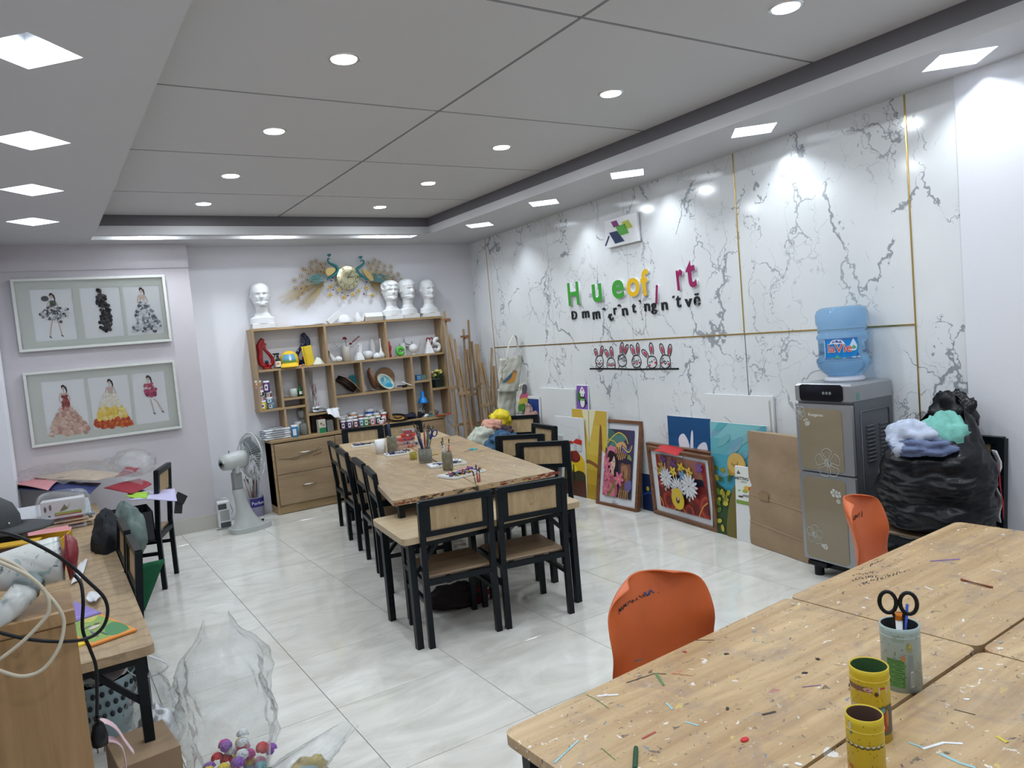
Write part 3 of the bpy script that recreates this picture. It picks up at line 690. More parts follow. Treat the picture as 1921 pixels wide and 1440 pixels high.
for k in range(3):
    b = MB(); b.tube([Vector((-dd-.0054, -.01-.022*k+cos(a)*.007, zt-.052+sin(a)*.007)) for a in [2*pi*q/14 for q in range(14)]], .0009, 4, closed=True); b.cyl((0, 0, 0), .0025, .0006, 8, Matrix.Translation((-dd-.0052, -.01-.022*k, zt-.052)) @ Matrix.Rotation(-pi/2, 4, 'Y')); b.build('control_button', PRINT, wd)
def flower_print(cy, cz, r, solid=False, n=5, rot=0, name='flower_print'):
    b = MB()
    for k in range(n):
        a = rot+2*pi*k/n
        pts = []
        for q, (rr, aa) in enumerate(((.12, 0), (.5, -.42), (.85, -.5), (.95, -.25), (1, 0), (.95, .25), (.85, .5), (.5, .42))):
            pts.append((-dd-.0125, cy-cos(a+aa)*r*rr, cz+sin(a+aa)*r*rr))
        L = smooth_loop(pts, 3)
        if solid: b.add([(p.x, p.y, p.z) for p in L], [tuple(range(len(L)))])
        else:
            b.tube(L, .0011, 4, closed=True)
            for e in (-.25, 0, .25): b.tube([(-dd-.0125, cy-cos(a+e)*r*s_, cz+sin(a+e)*r*s_) for s_ in (.25, .8)], .0005, 3)
    if not solid:
        for k in range(22): a = k*2.4; b.tube([(-dd-.0125, cy, cz), (-dd-.0125, cy-cos(a)*r*.28, cz+sin(a)*r*.28)], .0016, 3)
    b.build(name, PRINT, wd)
flower_print(-.02, .70, .085, rot=.4); flower_print(.10, .26, .058, rot=.2); flower_print(.155, .985, .04, rot=.9)
for (y, z, r) in ((-.05, .53, .025), (-.075, .525, .021), (-.075, .485, .014), (.03, .20, .018), (.05, .205, .011), (.11, .92, .014), (.098, .925, .012), (.11, .945, .008), (.125, .94, .007)): flower_print(y, z, r, True, 5, y*40)
b = MB(); b.box((-.12, .11, .075), (.10, .13, .03), bev=.004); b.cyl((-.13, .13, 0), .028, .065, 14); b.box((-.10, -.13, .075), (.1, .1, .03), bev=.004); b.cyl((-.11, -.14, 0), .028, .065, 14); b.box((.12, .12, .075), (.1, .1, .03)); b.cyl((.12, .12, 0), .028, .065, 14); b.box((.12, -.13, .075), (.1, .1, .03)); b.cyl((.12, -.13, 0), .028, .065, 14); b.bar((-.12, .12, .075), (-.1, -.13, .075), .02, .05); b.bar((.12, .12, .075), (.12, -.13, .075), .02, .05); b.bar((-.12, .12, .075), (.12, .12, .075), .02, .04); b.bar((-.1, -.13, .075), (.12, -.13, .075), .02, .04); b.build('rolling_stand', BLACK, wd)
# side sheet facing the camera side: louvres and embossed outline
b = MB()
for k in range(10):
    for x0 in (-.07, .045): b.tube([(x0, -dw-.001, .905-.022*k), (x0+.012, -dw-.007, .909-.022*k), (x0+.066, -dw-.007, .909-.022*k), (x0+.078, -dw-.001, .905-.022*k)], .0045, 6)
b.build('vent_louvre', GREYS, wd)
b = MB(); b.tube([(-.11, -dw-.001, .16), (-.11, -dw-.001, .985), (-.10, -dw-.001, .995), (.13, -dw-.001, .995), (.14, -dw-.001, .985), (.14, -dw-.001, .16)], .003, 6); b.tube([(.02, -dw-.001, .16), (.02, -dw-.001, .66)], .002, 6); b.build('pressed_rib', GREYS, wd)
b = MB()
for k in range(4): b.box((-.125, -dw-.0005, 1.10-.011*k), (.03, .001, .006))
b.build('energy_sticker', mat('green_sticker', (.08, .3, .2), .5), wd)
# bottle
BOT = mat('blue_bottle_plastic', (.42, .68, .95), .06, trans=.82, ior=1.25, spec=.6)
bt = thing('water_bottle', 'translucent blue water bottle with a blue label, upside down on the dispenser', 'bottle', (3.955, 2.60, 1.157), .0)
prof = [(.001, .0), (.06, .0), (.075, .012), (.085, .03), (.105, .05), (.138, .085), (.15, .12), (.148, .135), (.138, .148), (.135, .16), (.135, .235), (.14, .25), (.145, .262), (.14, .275), (.134, .285), (.134, .33), (.142, .345), (.144, .365), (.138, .385), (.128, .40), (.128, .0)]
prof = [(.001, .0), (.06, .0), (.075, .012), (.09, .03), (.118, .052), (.143, .085), (.150, .115), (.148, .128), (.137, .14), (.135, .15), (.135, .235), (.139, .243), (.144, .254), (.139, .268), (.134, .276), (.134, .318), (.142, .332), (.144, .352), (.144, .385), (.135, .41), (.118, .424), (.08, .43), (.03, .418), (.001, .415)]
b = MB(); b.lathe(prof, 36); b.build('bottle_shell', BOT, bt)
b = MB(); b.lathe([(.001, .002), (.088, .034), (.140, .087), (.146, .118), (.133, .145), (.131, .225), (.001, .226)], 30); b.build('water', mat('water', (.75, .9, 1), .0, trans=1, ior=1.2), bt)
b = MB(); b.lathe([(.10, -.001), (.115, 0), (.105, .02), (.09, .028)], 28); b.build('bottle_collar', mat('pale_collar', (.66, .68, .76), .3), bt)
ca = math.atan2(-2.6, -3.955)   # direction towards the room where the label shows
R_ = .1365
def lab(u, v, r=R_): a = ca-.78+u*1.38-.0; return (r*cos(a), r*sin(a), .128+v*.122)
LB = MB(); LB.col = (.0, .22, .62); LB.grid(lambda u, v: lab(u, v), 20, 4)
def lp(pts, col, r):
    LB.col = col; LB.add([lab(u, v, r) for u, v in pts], [tuple(range(len(pts)))])
for k in range(9): LB.col = (.01, .06+.0*k, .30); 
lp([(.0, 0), (.25, 0), (.5, 0), (.75, 0), (1, 0), (1, .28), (.75, .3), (.5, .25), (.25, .3), (0, .28)], (.01, .07, .36), R_+.0012)
lp([(.17, .72), (.22, .85), (.30, .95), (.4, .97), (.5, .95), (.58, .85), (.62, .72), (.5, .76), (.4, .72), (.3, .76)], (.75, .82, .92), R_+.0016)
lp([(.24, .78), (.3, .9), (.33, .84), (.4, .93), (.46, .84), (.5, .9), (.56, .78), (.45, .8), (.35, .8)], (.08, .12, .35), R_+.002)
lp([(.26, .02), (.40, .22), (.44, .14), (.56, .02)], (.1, .45, .2), R_+.0018); lp([(.16, .02), (.24, .12), (.3, .02)], (.15, .5, .25), R_+.002); lp([(.5, .02), (.58, .12), (.68, .02)], (.3, .6, .35), R_+.0021)
lp([(.86, .97), (.80, .8), (.755, .65), (.755, .52), (.80, .42), (.86, .38), (.93, .42), (.97, .52), (.965, .65), (.92, .8)], (.6, .75, .92), R_+.0018)
lp([(.77, .52), (.82, .6), (.86, .66), (.9, .6), (.955, .52), (.86, .46)], (.12, .4, .2), R_+.0022)
lp([(0, .1), (.02, .1), (.02, .95), (0, .95)], (.8, .85, .9), R_+.0018)
LB.build('label', PAINT, bt)
def wraptext(s_, u0, v0, size, m_, bold, r, parent, adv=.62):
    c = D.curves.new('t', 'FONT'); c.body = s_; c.size = size; c.offset = bold; c.extrude = .0002; c.resolution_u = 3
    o = D.objects.new('t', c); me = D.meshes.new_from_object(o); D.objects.remove(o)
    for v in me.vertices:
        a = ca-.78+u0*1.38+v.co.x/R_; z = .128+v0*.122+v.co.y; rr = r+v.co.z; v.co = (rr*cos(a), rr*sin(a), z)
    me.materials.clear(); me.materials.append(m_); o = D.objects.new('label_lettering', me); COL.objects.link(o); o.parent = parent
RED = mat('red_print', (.62, .06, .03), .45); WPR = mat('white_print', (.85, .87, .9), .45)
wraptext('laVie', .11, .36, .068, WPR, .0022, R_+.0035, bt); wraptext('laVie', .11, .36, .068, RED, .0004, R_+.0042, bt)
wraptext('1900 1906', .78, .06, .012, WPR, .0002, R_+.0035, bt)
# ------------------------------------------------------------------ right wall sign: square logo board, coloured letters, black letters, rabbits
def wallM(px, py, off):
    """frame lying on the marble wall at a photo pixel: x runs to the right as seen, y up, z out of the wall"""
    p = wr(px, py, off); xa = -WR_D; za = WR_N; ya = Vector((0, 0, 1))
    m_ = Matrix((xa, ya, za)).transposed().to_4x4(); m_.translation = p; return m_
def wall_uv(px, py): q = wr(px, py)-WR_P; return (-q.dot(WR_D), q.z)
NAVY = (.012, .03, .10)
lg = thing('logo_board', 'white square wall board with four tilted colour squares, high on the marble wall', 'sign')
lg.matrix_world = wallM(1169, 432.5, .012)
b = MB(); b.box((0, 0, .012), (.44, .235, .024), bev=.002); b.build('board', mat('white_acrylic', (.85, .86, .88), .25), lg)
def tile4(name, pix, col):
    b = MB(); z = .0245+len(name)*.0001; pl = []
    for p in pix:
        q = lg.matrix_world.inverted() @ wr(*p); pl.append((q.x, q.y))
    b.prism(pl, .0241, .027); b.build(name, mat('logo_'+name, col, .4), lg)
def cr(u, v): return (1040+u*.23616, 380+v*.23616)
tile4('purple_square', [cr(477, 153), cr(520, 140), cr(543, 183), cr(500, 197)], (.22, .03, .16))
tile4('green_square', [cr(513, 190), cr(560, 167), cr(620, 240), cr(553, 262)][0:1]+[cr(590, 166), cr(620, 240), cr(550, 262)], (.10, .42, .06))
tile4('yellow_square', [cr(560, 155), cr(613, 135), cr(650, 193), cr(598, 212)], (.50, .58, .06))
tile4('navy_square', [cr(463, 240), cr(525, 223), cr(585, 303), cr(512, 325)], NAVY)
tile4('navy_stroke', [cr(458, 263), cr(467, 266), cr(439, 345), cr(430, 342)], NAVY)
SIDE = mat('white_letter_edge', (.75, .76, .78), .4)
def letter(ch, px, py, hpx, wpx, col, name, label, grp, rot=0, depth=.022):
    """a raised letter: height and width taken from its pixel box on the wall"""
    u0, v0 = wall_uv(px-wpx/2, py); u1, _ = wall_uv(px+wpx/2, py); _, va = wall_uv(px, py-hpx/2); _, vb = wall_uv(px, py+hpx/2)
    W_, H_ = abs(u1-u0), abs(va-vb)
    t = thing('wall_letter', label, 'letter', group=grp); t.matrix_world = wallM(px, py, .0)
    c = D.curves.new('t', 'FONT'); c.body = ch; c.size = 1; c.offset = .025 if depth > .015 else .008; c.extrude = .5; c.resolution_u = 4
    o = D.objects.new('t', c); me = D.meshes.new_from_object(o); D.objects.remove(o)
    xs = [v.co.x for v in me.vertices]; ys = [v.co.y for v in me.vertices]
    x0, x1, y0, y1 = min(xs), max(xs), min(ys), max(ys)
    R2 = Matrix.Rotation(rot, 4, 'Z')
    def mk(nm, za, zb, m_, grow):
        m2 = me.copy()
        for v in m2.vertices:
            q = Vector(((v.co.x-(x0+x1)/2)/(x1-x0)*W_*grow, (v.co.y-(y0+y1)/2)/(y1-y0)*H_*grow, za if v.co.z < 0 else zb)); v.co = R2 @ q
        m2.materials.clear(); m2.materials.append(m_); o2 = D.objects.new(nm, m2); COL.objects.link(o2); o2.parent = t
    mk('letter_body', .0, depth-.002, SIDE if depth > .015 else mat('black_letter', (.012, .014, .02), .4), 1)
    mk('letter_face', depth-.002, depth, mat('letter_'+name, col, .35), 1.0)
g1 = 'large coloured wall letters'
GRN, YEL, MAG = (.045, .33, .035), (.80, .48, .01), (.30, .01, .10)
for ch, (u, v), hh, ww, col, nm, lb, ro in (
    ('H', (165, 723), 185, 88, GRN, 'green', 'large green wall letter H', .0), ('u', (353, 716), 146, 76, GRN, 'green', 'large green wall letter u', 0),
    ('e', (520, 687), 150, 96, GRN, 'green', 'large green wall letter e', 0), ('o', (640, 671), 152, 102, YEL, 'yellow', 'large yellow wall letter o', 0),
    ('f', (733, 633), 210, 66, YEL, 'yellow', 'large yellow wall letter f', .05), ('l', (828, 726), 148, 16, MAG, 'magenta', 'fallen magenta stroke slanting below the other large letters', -.16),
    ('r', (1013, 612), 165, 52, MAG, 'magenta', 'large magenta wall letter r', .06), ('t', (1100, 566), 220, 78, MAG, 'magenta', 'large magenta wall letter t', .05)):
    x, y = cr(u, v); letter(ch, x, y, hh*.236, ww*.236, col, nm, lb, g1, ro)
g2 = 'small black wall letters'
for ch, (u, v), hh, ww, lb, ro in (('Đ', (163, 892), 66, 40, 'small black wall letter D with a bar', 0), ('m', (253, 887), 56, 54, 'small black wall letter m, first of two', 0), ('m', (338, 893), 62, 56, 'small black wall letter m, second of two', .05), ('^', (397, 843), 18, 28, 'small black circumflex mark right of the second m', -.2),
    ('t', (450, 910), 62, 36, 'small black wall letter t hanging low and tilted', .45), ('r', (488, 860), 54, 24, 'small black wall letter r', .1), ('^', (519, 815), 18, 28, 'small black circumflex mark beside the letter r', -.1), ('n', (565, 865), 60, 42, 'small black wall letter n after the r', .05),
    ('t', (636, 838), 72, 28, 'small black wall letter t under the yellow o', 0), ('`', (683, 782), 18, 14, 'small black grave accent under the yellow f', 0), ('n', (742, 830), 62, 42, 'small black wall letter n in the middle of the line', 0), ('g', (795, 840), 88, 42, 'small black wall letter g', 0),
    ('n', (880, 820), 64, 46, 'small black wall letter n after the g', .03), ('´', (950, 748), 18, 16, 'small black acute accent before the last t', 0), ('t', (990, 785), 92, 36, 'small black wall letter t near the line end', 0), ('v', (1070, 795), 66, 54, 'small black wall letter v', .0), ('ẽ', (1137, 768), 100, 48, 'small black wall letter e with a tilde', 0)):
    x, y = cr(u, v); letter(ch.replace('Đ', 'D'), x, y, hh*.236, ww*.236, (.012, .014, .02), 'black', lb, g2, ro, .012)
    if ch == 'Đ': lt = D.objects[[o.name for o in D.objects if o.get('label') == lb][0]]; b = MB(); b.box((-.028, .0, .006), (.03, .009, .0125)); b.build('letter_bar', MATS['letter_black'], lt)
# rabbits: flat vinyl sticker, drawn on the wall
st = thing('rabbit_sticker', 'black and pink wall sticker of six cartoon rabbits behind a line', 'sticker'); st.matrix_world = wallM(1190, 660, .0015)
inv = st.matrix_world.inverted()
VB = mat('black_vinyl', (.01, .012, .016), .45)
def rb(u, v): q = inv @ wr(1100+u*.10411, 620+v*.10411); return Vector((q.x, q.y, .001))
def rline(b, pts, r=.0045, closed=False, n=4): b.tube(smooth_loop([rb(*p) for p in pts], n, closed), r, 4, closed=closed, flat=.35)
PK = MB()
def pink(pts, col=(.55, .03, .09)):
    PK.col = col; q = smooth_loop([rb(*p) for p in pts], 3); PK.add([(p.x, p.y, .0012) for p in q], [tuple(range(len(q)))])
def oval(cx, cy, rx, ry, rot=0): return [(cx+rx*cos(t)*cos(rot)-ry*sin(t)*sin(rot), cy+rx*cos(t)*sin(rot)+ry*sin(t)*cos(rot)) for t in [2*pi*k/9 for k in range(9)]]
b = MB(); b.tube([rb(65, 685), rb(500, 685), rb(840, 697), rb(1200, 690), rb(1670, 686)], .0075, 4, flat=.3); b.build('shelf_line', VB, st)
def rabbit(face, ears, eyes, cheeks, extra):
    b = MB(); rline(b, face, closed=True)
    for base, tip, wd in ears:
        base = Vector(base); tip = Vector(tip); d = tip-base; nn = Vector((-d.y, d.x)).normalized()*wd
        pts = [base+nn*.55, base+d*.45+nn, base+d*.85+nn*.8, tip, base+d*.85-nn*.8, base+d*.45-nn, base-nn*.55]
        rline(b, [tuple(p) for p in pts]); c = .55
        pink([tuple(base+d*.12+nn*.2), tuple(base+d*.5+nn*c), tuple(base+d*.82), tuple(base+d*.5-nn*c), tuple(base+d*.12-nn*.2)])
    for e in eyes: rline(b, e, .003)
    for e in extra: rline(b, e, .0035)
    for cx, cy, r in cheeks: pink(oval(cx, cy, r, r*1.2))
    b.build('rabbit_outline', VB, st)
rabbit([(210, 460), (170, 530), (185, 610), (240, 660), (300, 610), (305, 530), (275, 455)], [((190, 460), (160, 325), 26), ((268, 450), (290, 275), 26)], [[(195, 530), (215, 548)], [(250, 548), (272, 530)]], [(193, 585, 12), (283, 585, 12)], [[(215, 600), (240, 575), (262, 600), (240, 612), (215, 600)], [(180, 620), (180, 680), (235, 735), (300, 690), (310, 630)], [(205, 660), (215, 695), (255, 710)]])
rabbit([(410, 500), (378, 580), (385, 670), (450, 690), (515, 670), (520, 580), (485, 500)], [((405, 480), (340, 340), 30), ((470, 480), (445, 290), 28)], [[(400, 585), (425, 585)], [(470, 585), (495, 580)]], [(408, 618, 17), (498, 615, 17)], [[(432, 630), (452, 590), (475, 630), (432, 630)]])
rabbit([(620, 440), (572, 540), (600, 620), (655, 645), (715, 610), (725, 540), (690, 450)], [((628, 420), (650, 212), 30), ((688, 430), (745, 250), 28)], [oval(600, 480, 30, 42), oval(685, 510, 38, 42), oval(685, 510, 12, 20)], [], [[(630, 500), (650, 520)], [(585, 465), (605, 485)], [(600, 620), (583, 680)], [(700, 625), (725, 675)]])
rabbit([(865, 455), (825, 540), (845, 630), (905, 665), (970, 630), (990, 550), (945, 450)], [((868, 440), (805, 255), 32), ((935, 440), (925, 222), 28)], [oval(862, 530, 17, 28), [(930, 540), (955, 520)]], [(860, 590, 17), (960, 572, 17)], [[(890, 570), (910, 535), (925, 575), (912, 615), (890, 570)], [(855, 640), (870, 685)], [(960, 650), (990, 685)]])
rabbit([(1130, 470), (1103, 560), (1130, 650), (1190, 675), (1255, 640), (1272, 560), (1230, 470)], [((1110, 470), (1010, 345), 36), ((1190, 430), (1160, 220), 34)], [[(1135, 572), (1158, 560)], [(1212, 530), (1235, 515)], oval(1185, 555, 8, 12)], [(1147, 622, 16), (1248, 575, 18)], [[(1105, 635), (1080, 680)]])
rabbit([(1390, 440), (1335, 530), (1350, 630), (1425, 680), (1500, 640), (1515, 550), (1490, 460)], [((1395, 430), (1340, 235), 34), ((1495, 460), (1515, 245), 32)], [oval(1385, 527, 18, 32), [(1458, 560), (1475, 548), (1488, 562)]], [(1362, 580, 17), (1484, 600, 17)], [[(1400, 575), (1420, 545), (1445, 580), (1425, 600), (1400, 575)], [(1340, 640), (1320, 685)], [(1510, 640), (1530, 685)]])
PK.build('pink_fill', PAINT, st)
scr = thing('pencil_drawing', 'pencilled outline doodle on the marble behind the dispenser top', 'drawing'); 
b = MB(); b.tube(smooth_loop([wr(*p, .001) for p in ((1504, 716), (1508, 708), (1513, 711), (1520, 700), (1532, 695), (1545, 694))], 4, False), .0012, 4); b.build('outline', mat('pencil_grey', (.2, .2, .22), .6), scr)
# ------------------------------------------------------------------ framed fashion pictures on the left pillar
FRM = mat('pale_grey_frame', (.62, .63, .60), .4, noise_=.06, nscale=20); MATB = mat('sage_mat_board', (.60, .635, .585), .6); PAP = mat('picture_paper', (.82, .85, .87), .6)
GLASS = mat('picture_glass', (1, 1, 1), 0, trans=1, ior=1.05, spec=.35)
def figure(ar, cx, w0, top_, skin=(.62, .47, .40), hair=(.03, .025, .03), legs=None, arms=True):
    hx = cx; a = ar.w/ar.h
    ar.disc(hx, top_-.035, .013, .017, hair); ar.line([(hx+.012, top_-.03), (hx+.02, top_-.09), (hx+.014, top_-.13)], .014, hair, taper=True)
    ar.disc(hx, top_-.055, .0095, .0115, skin); ar.rect(hx-.003, top_-.105, hx+.003, top_-.07, skin)
    ar.poly([(hx-.022, top_-.115), (hx+.022, top_-.115), (hx+.013, top_-.21), (hx-.013, top_-.21)], skin)
    if arms:
        ar.line([(hx-.021, top_-.12), (hx-.033, top_-.2), (hx-.018, top_-.26)], .006, skin); ar.line([(hx+.021, top_-.12), (hx+.036, top_-.2), (hx+.020, top_-.26)], .006, skin)
    if legs:
        for (x0, y0, x1, y1) in legs: ar.line([(x0, y0), ((x0+x1)/2, (y0+y1)/2+.02), (x1, y1)], .008, skin); ar.line([(x1-.004, y1+.004), (x1+.008, y1-.02)], .007, hair, 0)
def pframe(label, z0, z1, which):
    t = thing('framed_picture', label, 'picture', (-.105, 7.458, z0), 0, 'wide framed fashion collages')
    W_, H_ = 1.177, z1-z0; d = .035; fw = .022
    M_ = Matrix(((1, 0, 0, 0), (0, 0, -1, 0), (0, 1, 0, 0), (0, 0, 0, 1)))
    for nm, bx in (('frame_bar', ((W_/2, -d/2, fw/2), (W_, d, fw))), ('frame_bar', ((W_/2, -d/2, H_-fw/2), (W_, d, fw))), ('frame_bar', ((fw/2, -d/2, H_/2), (fw, d, H_-2*fw))), ('frame_bar', ((W_-fw/2, -d/2, H_/2), (fw, d, H_-2*fw)))):
        b = MB(); b.box(*bx, bev=.002); b.build(nm, FRM, t)
    b = MB(); b.box((W_/2, -.003, H_/2), (W_-.02, .005, H_-.02)); b.build('paper_sheet', PAP, t)
    xs = [(.105, .37), (.415, .68), (.70, .955)] if which == 0 else [(.10, .375), (.395, .665), (.685, .92)]
    y0, y1 = (.13, .85) if which == 0 else (.13, .86)
    # mat board with three windows
    b = MB(); g = [fw]+[q*W_ for p in xs for q in p]+[W_-fw]
    yy = -.010
    b.box((W_/2, yy, (fw+y0*H_)/2), (W_-2*fw, .004, y0*H_-fw)); b.box((W_/2, yy, (y1*H_+H_-fw)/2), (W_-2*fw, .004, H_-fw-y1*H_))
    for k in range(0, 8, 2): b.box(((g[k]+g[k+1])/2, yy, (y0+y1)/2*H_), (g[k+1]-g[k], .004, (y1-y0)*H_))
    b.build('mat_board', MATB, t)
    ar = Art(W_, H_, .006)
    rd = random.Random(5+which)
    skin = (.62, .47, .40)
    def ruffle(parts, name):
        b = MB()
        for (x, y, r, col, hgt) in parts:
            b.col = col; n = 7; a0 = rd.uniform(0, 6)
            b.add([(x*W_, y*H_, .0065+hgt)]+[((x*W_+cos(a0+2*pi*k/n)*r), (y*H_+sin(a0+2*pi*k/n)*r), .0065+hgt*rd.uniform(.1, .7)) for k in range(n)], [(0, 1+k, 1+(k+1) % n) for k in range(n)])
        b.build(name, PAINT, t, M=M_)
    if which == 0:
        figure(ar, .235, 0, .80, legs=[(.225, .42, .198, .19), (.255, .42, .272, .20)])
        ar.disc(.195, .72, .024, .02, (.10, .10, .11)); ar.poly([(.222, .69), (.258, .69), (.262, .62), (.225, .60)], (.05, .10, .07))
        figure(ar, .535, 0, .84, arms=False); figure(ar, .825, 0, .83)
        p = [(.245+rd.gauss(0, .038), .50+rd.gauss(0, .045), rd.uniform(.008, .016), rd.choice([(.75, .78, .8), (.25, .27, .28), (.1, .11, .12), (.5, .52, .54)]), rd.uniform(.004, .014)) for _ in range(170)]
        ruffle(p, 'silver_skirt')
        p = []
        for k in range(90):
            v = rd.random(); y = .22+.52*v; cx = .555+.02*(1-v)-.01*sin(v*9); p.append((cx+rd.uniform(-.038, .04)*(1.1-.4*v), y, .017, rd.choice([(.012, .012, .014), (.03, .03, .035), (.06, .06, .07)]), rd.uniform(.006, .018)))
        p += [(.545, .80, .02, (.02, .02, .02), .015)]
        ruffle(p, 'black_petal_dress')
        p = []
        for k in range(190):
            v = rd.random()**.7; hw = .022+.085*v; p.append((.832+rd.uniform(-hw, hw)+.01*v, .62-.45*v+rd.uniform(0, .02), rd.uniform(.012, .02), rd.choice([(.62, .66, .70), (.45, .48, .52), (.12, .13, .15), (.25, .27, .3), (.7, .73, .76)]), rd.uniform(.003, .01)))
        ruffle(p, 'tiered_grey_gown')
    else:
        figure(ar, .235, 0, .80); figure(ar, .535, 0, .82); figure(ar, .80, 0, .82, legs=[(.80, .47, .815, .27), (.825, .47, .875, .28)])
        p = []
        for k in range(40): v = rd.random(); p.append((.238+rd.uniform(-.016, .018), .64-.17*v, .014, rd.choice([(.28, .06, .05), (.38, .10, .08), (.22, .05, .05)]), .008))
        for k in range(150): v = rd.random()**.8; hw = .03+.10*v; p.append((.235+rd.uniform(-hw*.95, hw*1.1), .47-.35*v, rd.uniform(.02, .028), rd.choice([(.55, .38, .30), (.62, .45, .36), (.48, .28, .24), (.66, .50, .42)]), rd.uniform(.004, .016)))
        p.sort(key=lambda q: q[1]); ruffle(p, 'pink_petal_gown')
        p = []
        for k in range(230):
            v = rd.random()**.75; hw = .028+.095*v; c = [(.78, .74, .62), (.80, .78, .70)] if v < .4 else ([(.80, .60, .12), (.72, .50, .08), (.82, .68, .3)] if v < .78 else [(.45, .06, .02), (.60, .16, .03), (.50, .10, .03)])
            p.append((.525+rd.uniform(-hw, hw), .60-.45*v, rd.uniform(.019, .026), rd.choice(c), rd.uniform(.004, .016)))
        p.sort(key=lambda q: q[1]); ruffle(p, 'white_and_yellow_petal_gown')
        p = [(.805+rd.uniform(-.035, .04), .56+rd.uniform(-.055, .05), .016, rd.choice([(.38, .05, .12), (.50, .10, .18), (.12, .02, .05)]), .009) for _ in range(45)]
        p += [(.80+rd.uniform(-.03, .03), .665+rd.uniform(-.03, .03), .013, rd.choice([(.45, .08, .15), (.35, .05, .1)]), .007) for _ in range(18)]
        ruffle(p, 'crimson_ruffle_dress')
    ar.build('printed_figures', t, M=M_)
    b = MB(); b.add([(fw, -.026, fw), (W_-fw, -.026, fw), (W_-fw, -.026, H_-fw), (fw, -.026, H_-fw)], [(0, 1, 2, 3)]); b.build('glass_pane', GLASS, t)
pframe('upper wide framed collage of a silver, a black and a grey gown', 1.80, 2.41, 0)
pframe('lower wide framed collage of pink, yellow and crimson petal gowns', .993, 1.628, 1)
# ------------------------------------------------------------------ pictures and boards leaning against the marble wall
BROWN = wood('brown_frame_wood', (.13, .05, .022), (.24, .11, .05), 'X', .35); CANV = mat('white_canvas_edge', (.72, .73, .73), .6)
def lean(name, label, cat, BL, BR, TL, TR=None, z=0.0, group=None, top=.03, base=.10, w_=None, h_=None):
    """a flat thing standing on the floor with its top edge close to the marble wall"""
    q = wr(*TL, top)
    if BL is None:
        q1 = wr(*TR, top); xa = -WR_D; W_ = (q1-q).dot(xa); P0 = Vector((q.x, q.y, z))+WR_N*(base-top)
    else:
        P0 = fz(*BL, z); P1 = fz(*BR, z); xa = P1-P0; W_ = xa.length; xa.normalize()
    d = q-P0; d -= xa*d.dot(xa); H_ = d.length; ya = d.normalized()
    if w_: W_ = w_
    if h_: H_ = h_
    za = xa.cross(ya)
    t = thing(name, label, cat, group=group); m_ = Matrix((xa, ya, za)).transposed().to_4x4(); m_.translation = P0; t.matrix_world = m_
    return t, W_, H_
def canvas(t, W_, H_, th=.018):
    b = MB(); b.box((W_/2, H_/2, -th/2), (W_, H_, th), bev=.002); b.build('stretched_canvas', CANV, t)
def framed(t, W_, H_, fw=.03, th=.03, matw=.1, mb=None):
    for bx in (((W_/2, fw/2, -th/2), (W_, fw, th)), ((W_/2, H_-fw/2, -th/2), (W_, fw, th)), ((fw/2, H_/2, -th/2), (fw, H_-2*fw, th)), ((W_-fw/2, H_/2, -th/2), (fw, H_-2*fw, th))):
        b = MB(); b.box(*bx, bev=.003); b.build('frame_bar', BROWN, t)
    b = MB(); b.box((W_/2, H_/2, -th/2-.006), (W_-2*fw+.01, H_-2*fw+.01, .008)); b.build('mat_board', mat('white_mat_board', (.72, .74, .78), .6), t)
IV = (.80, .81, .82)
# big blank framed board behind, and the blank panel by the easels
t, W_, H_ = lean('display_board', 'large blank white framed board leaning behind the sunhat painting', 'board', None, None, (1322, 738), (1449, 742), top=.025, base=.05); canvas(t, W_, H_, .02)
ar = Art(W_, H_, .002); ar.line([(.3, .84), (.5, .75), (.62, .6), (.55, .5), (.62, .48)], .008, (.35, .38, .22), taper=True); ar.line([(.96, .3), (.97, .7), (.955, .97)], .02, (.45, .45, .42)); ar.build('green_pencil_line', t)
t, W_, H_ = lean('display_board', 'blank white panel leaning against the marble left of the penguin picture', 'board', None, None, (1011, 727), (1077, 727), top=.025, base=.05); canvas(t, W_, H_, .02)
t, W_, H_ = lean('canvas_painting', 'dark blue canvas behind the hanging tote bags', 'painting', None, None, (984, 742), (1011, 745), top=.05, base=.09); canvas(t, W_, H_)
ar = Art(W_, H_, .001); ar.rect(.03, .02, .97, .97, (.01, .04, .22)); 
for k in range(4): ar.line([(.3, .3+.1*k), (.5, .5+.08*k), (.7, .3+.1*k), (.6, .6)], .02, (.04, .12, .4))
ar.build('painted_surface', t)
t, W_, H_ = lean('canvas_painting', 'yellow sky canvas standing behind the tulip canvas', 'painting', None, None, (1073, 766), (1138, 771), top=.06, base=.12); canvas(t, W_, H_)
ar = Art(W_, H_, .001); ar.grad(0, 0, 1, 1, [(.45, .28, .02), (.55, .36, .03), (.62, .44, .05), (.68, .50, .08), (.66, .46, .07), (.60, .40, .06)])
ar.poly([(.3, 1), (.5, .6), (.7, 1)], (.75, .70, .45)); ar.line([(.5, 1), (.5, .6)], .012, (.1, .08, .04), 0); ar.line([(0, .35), (.5, .42), (1, .3)], .06, (.25, .10, .03)); ar.build('painted_surface', t)
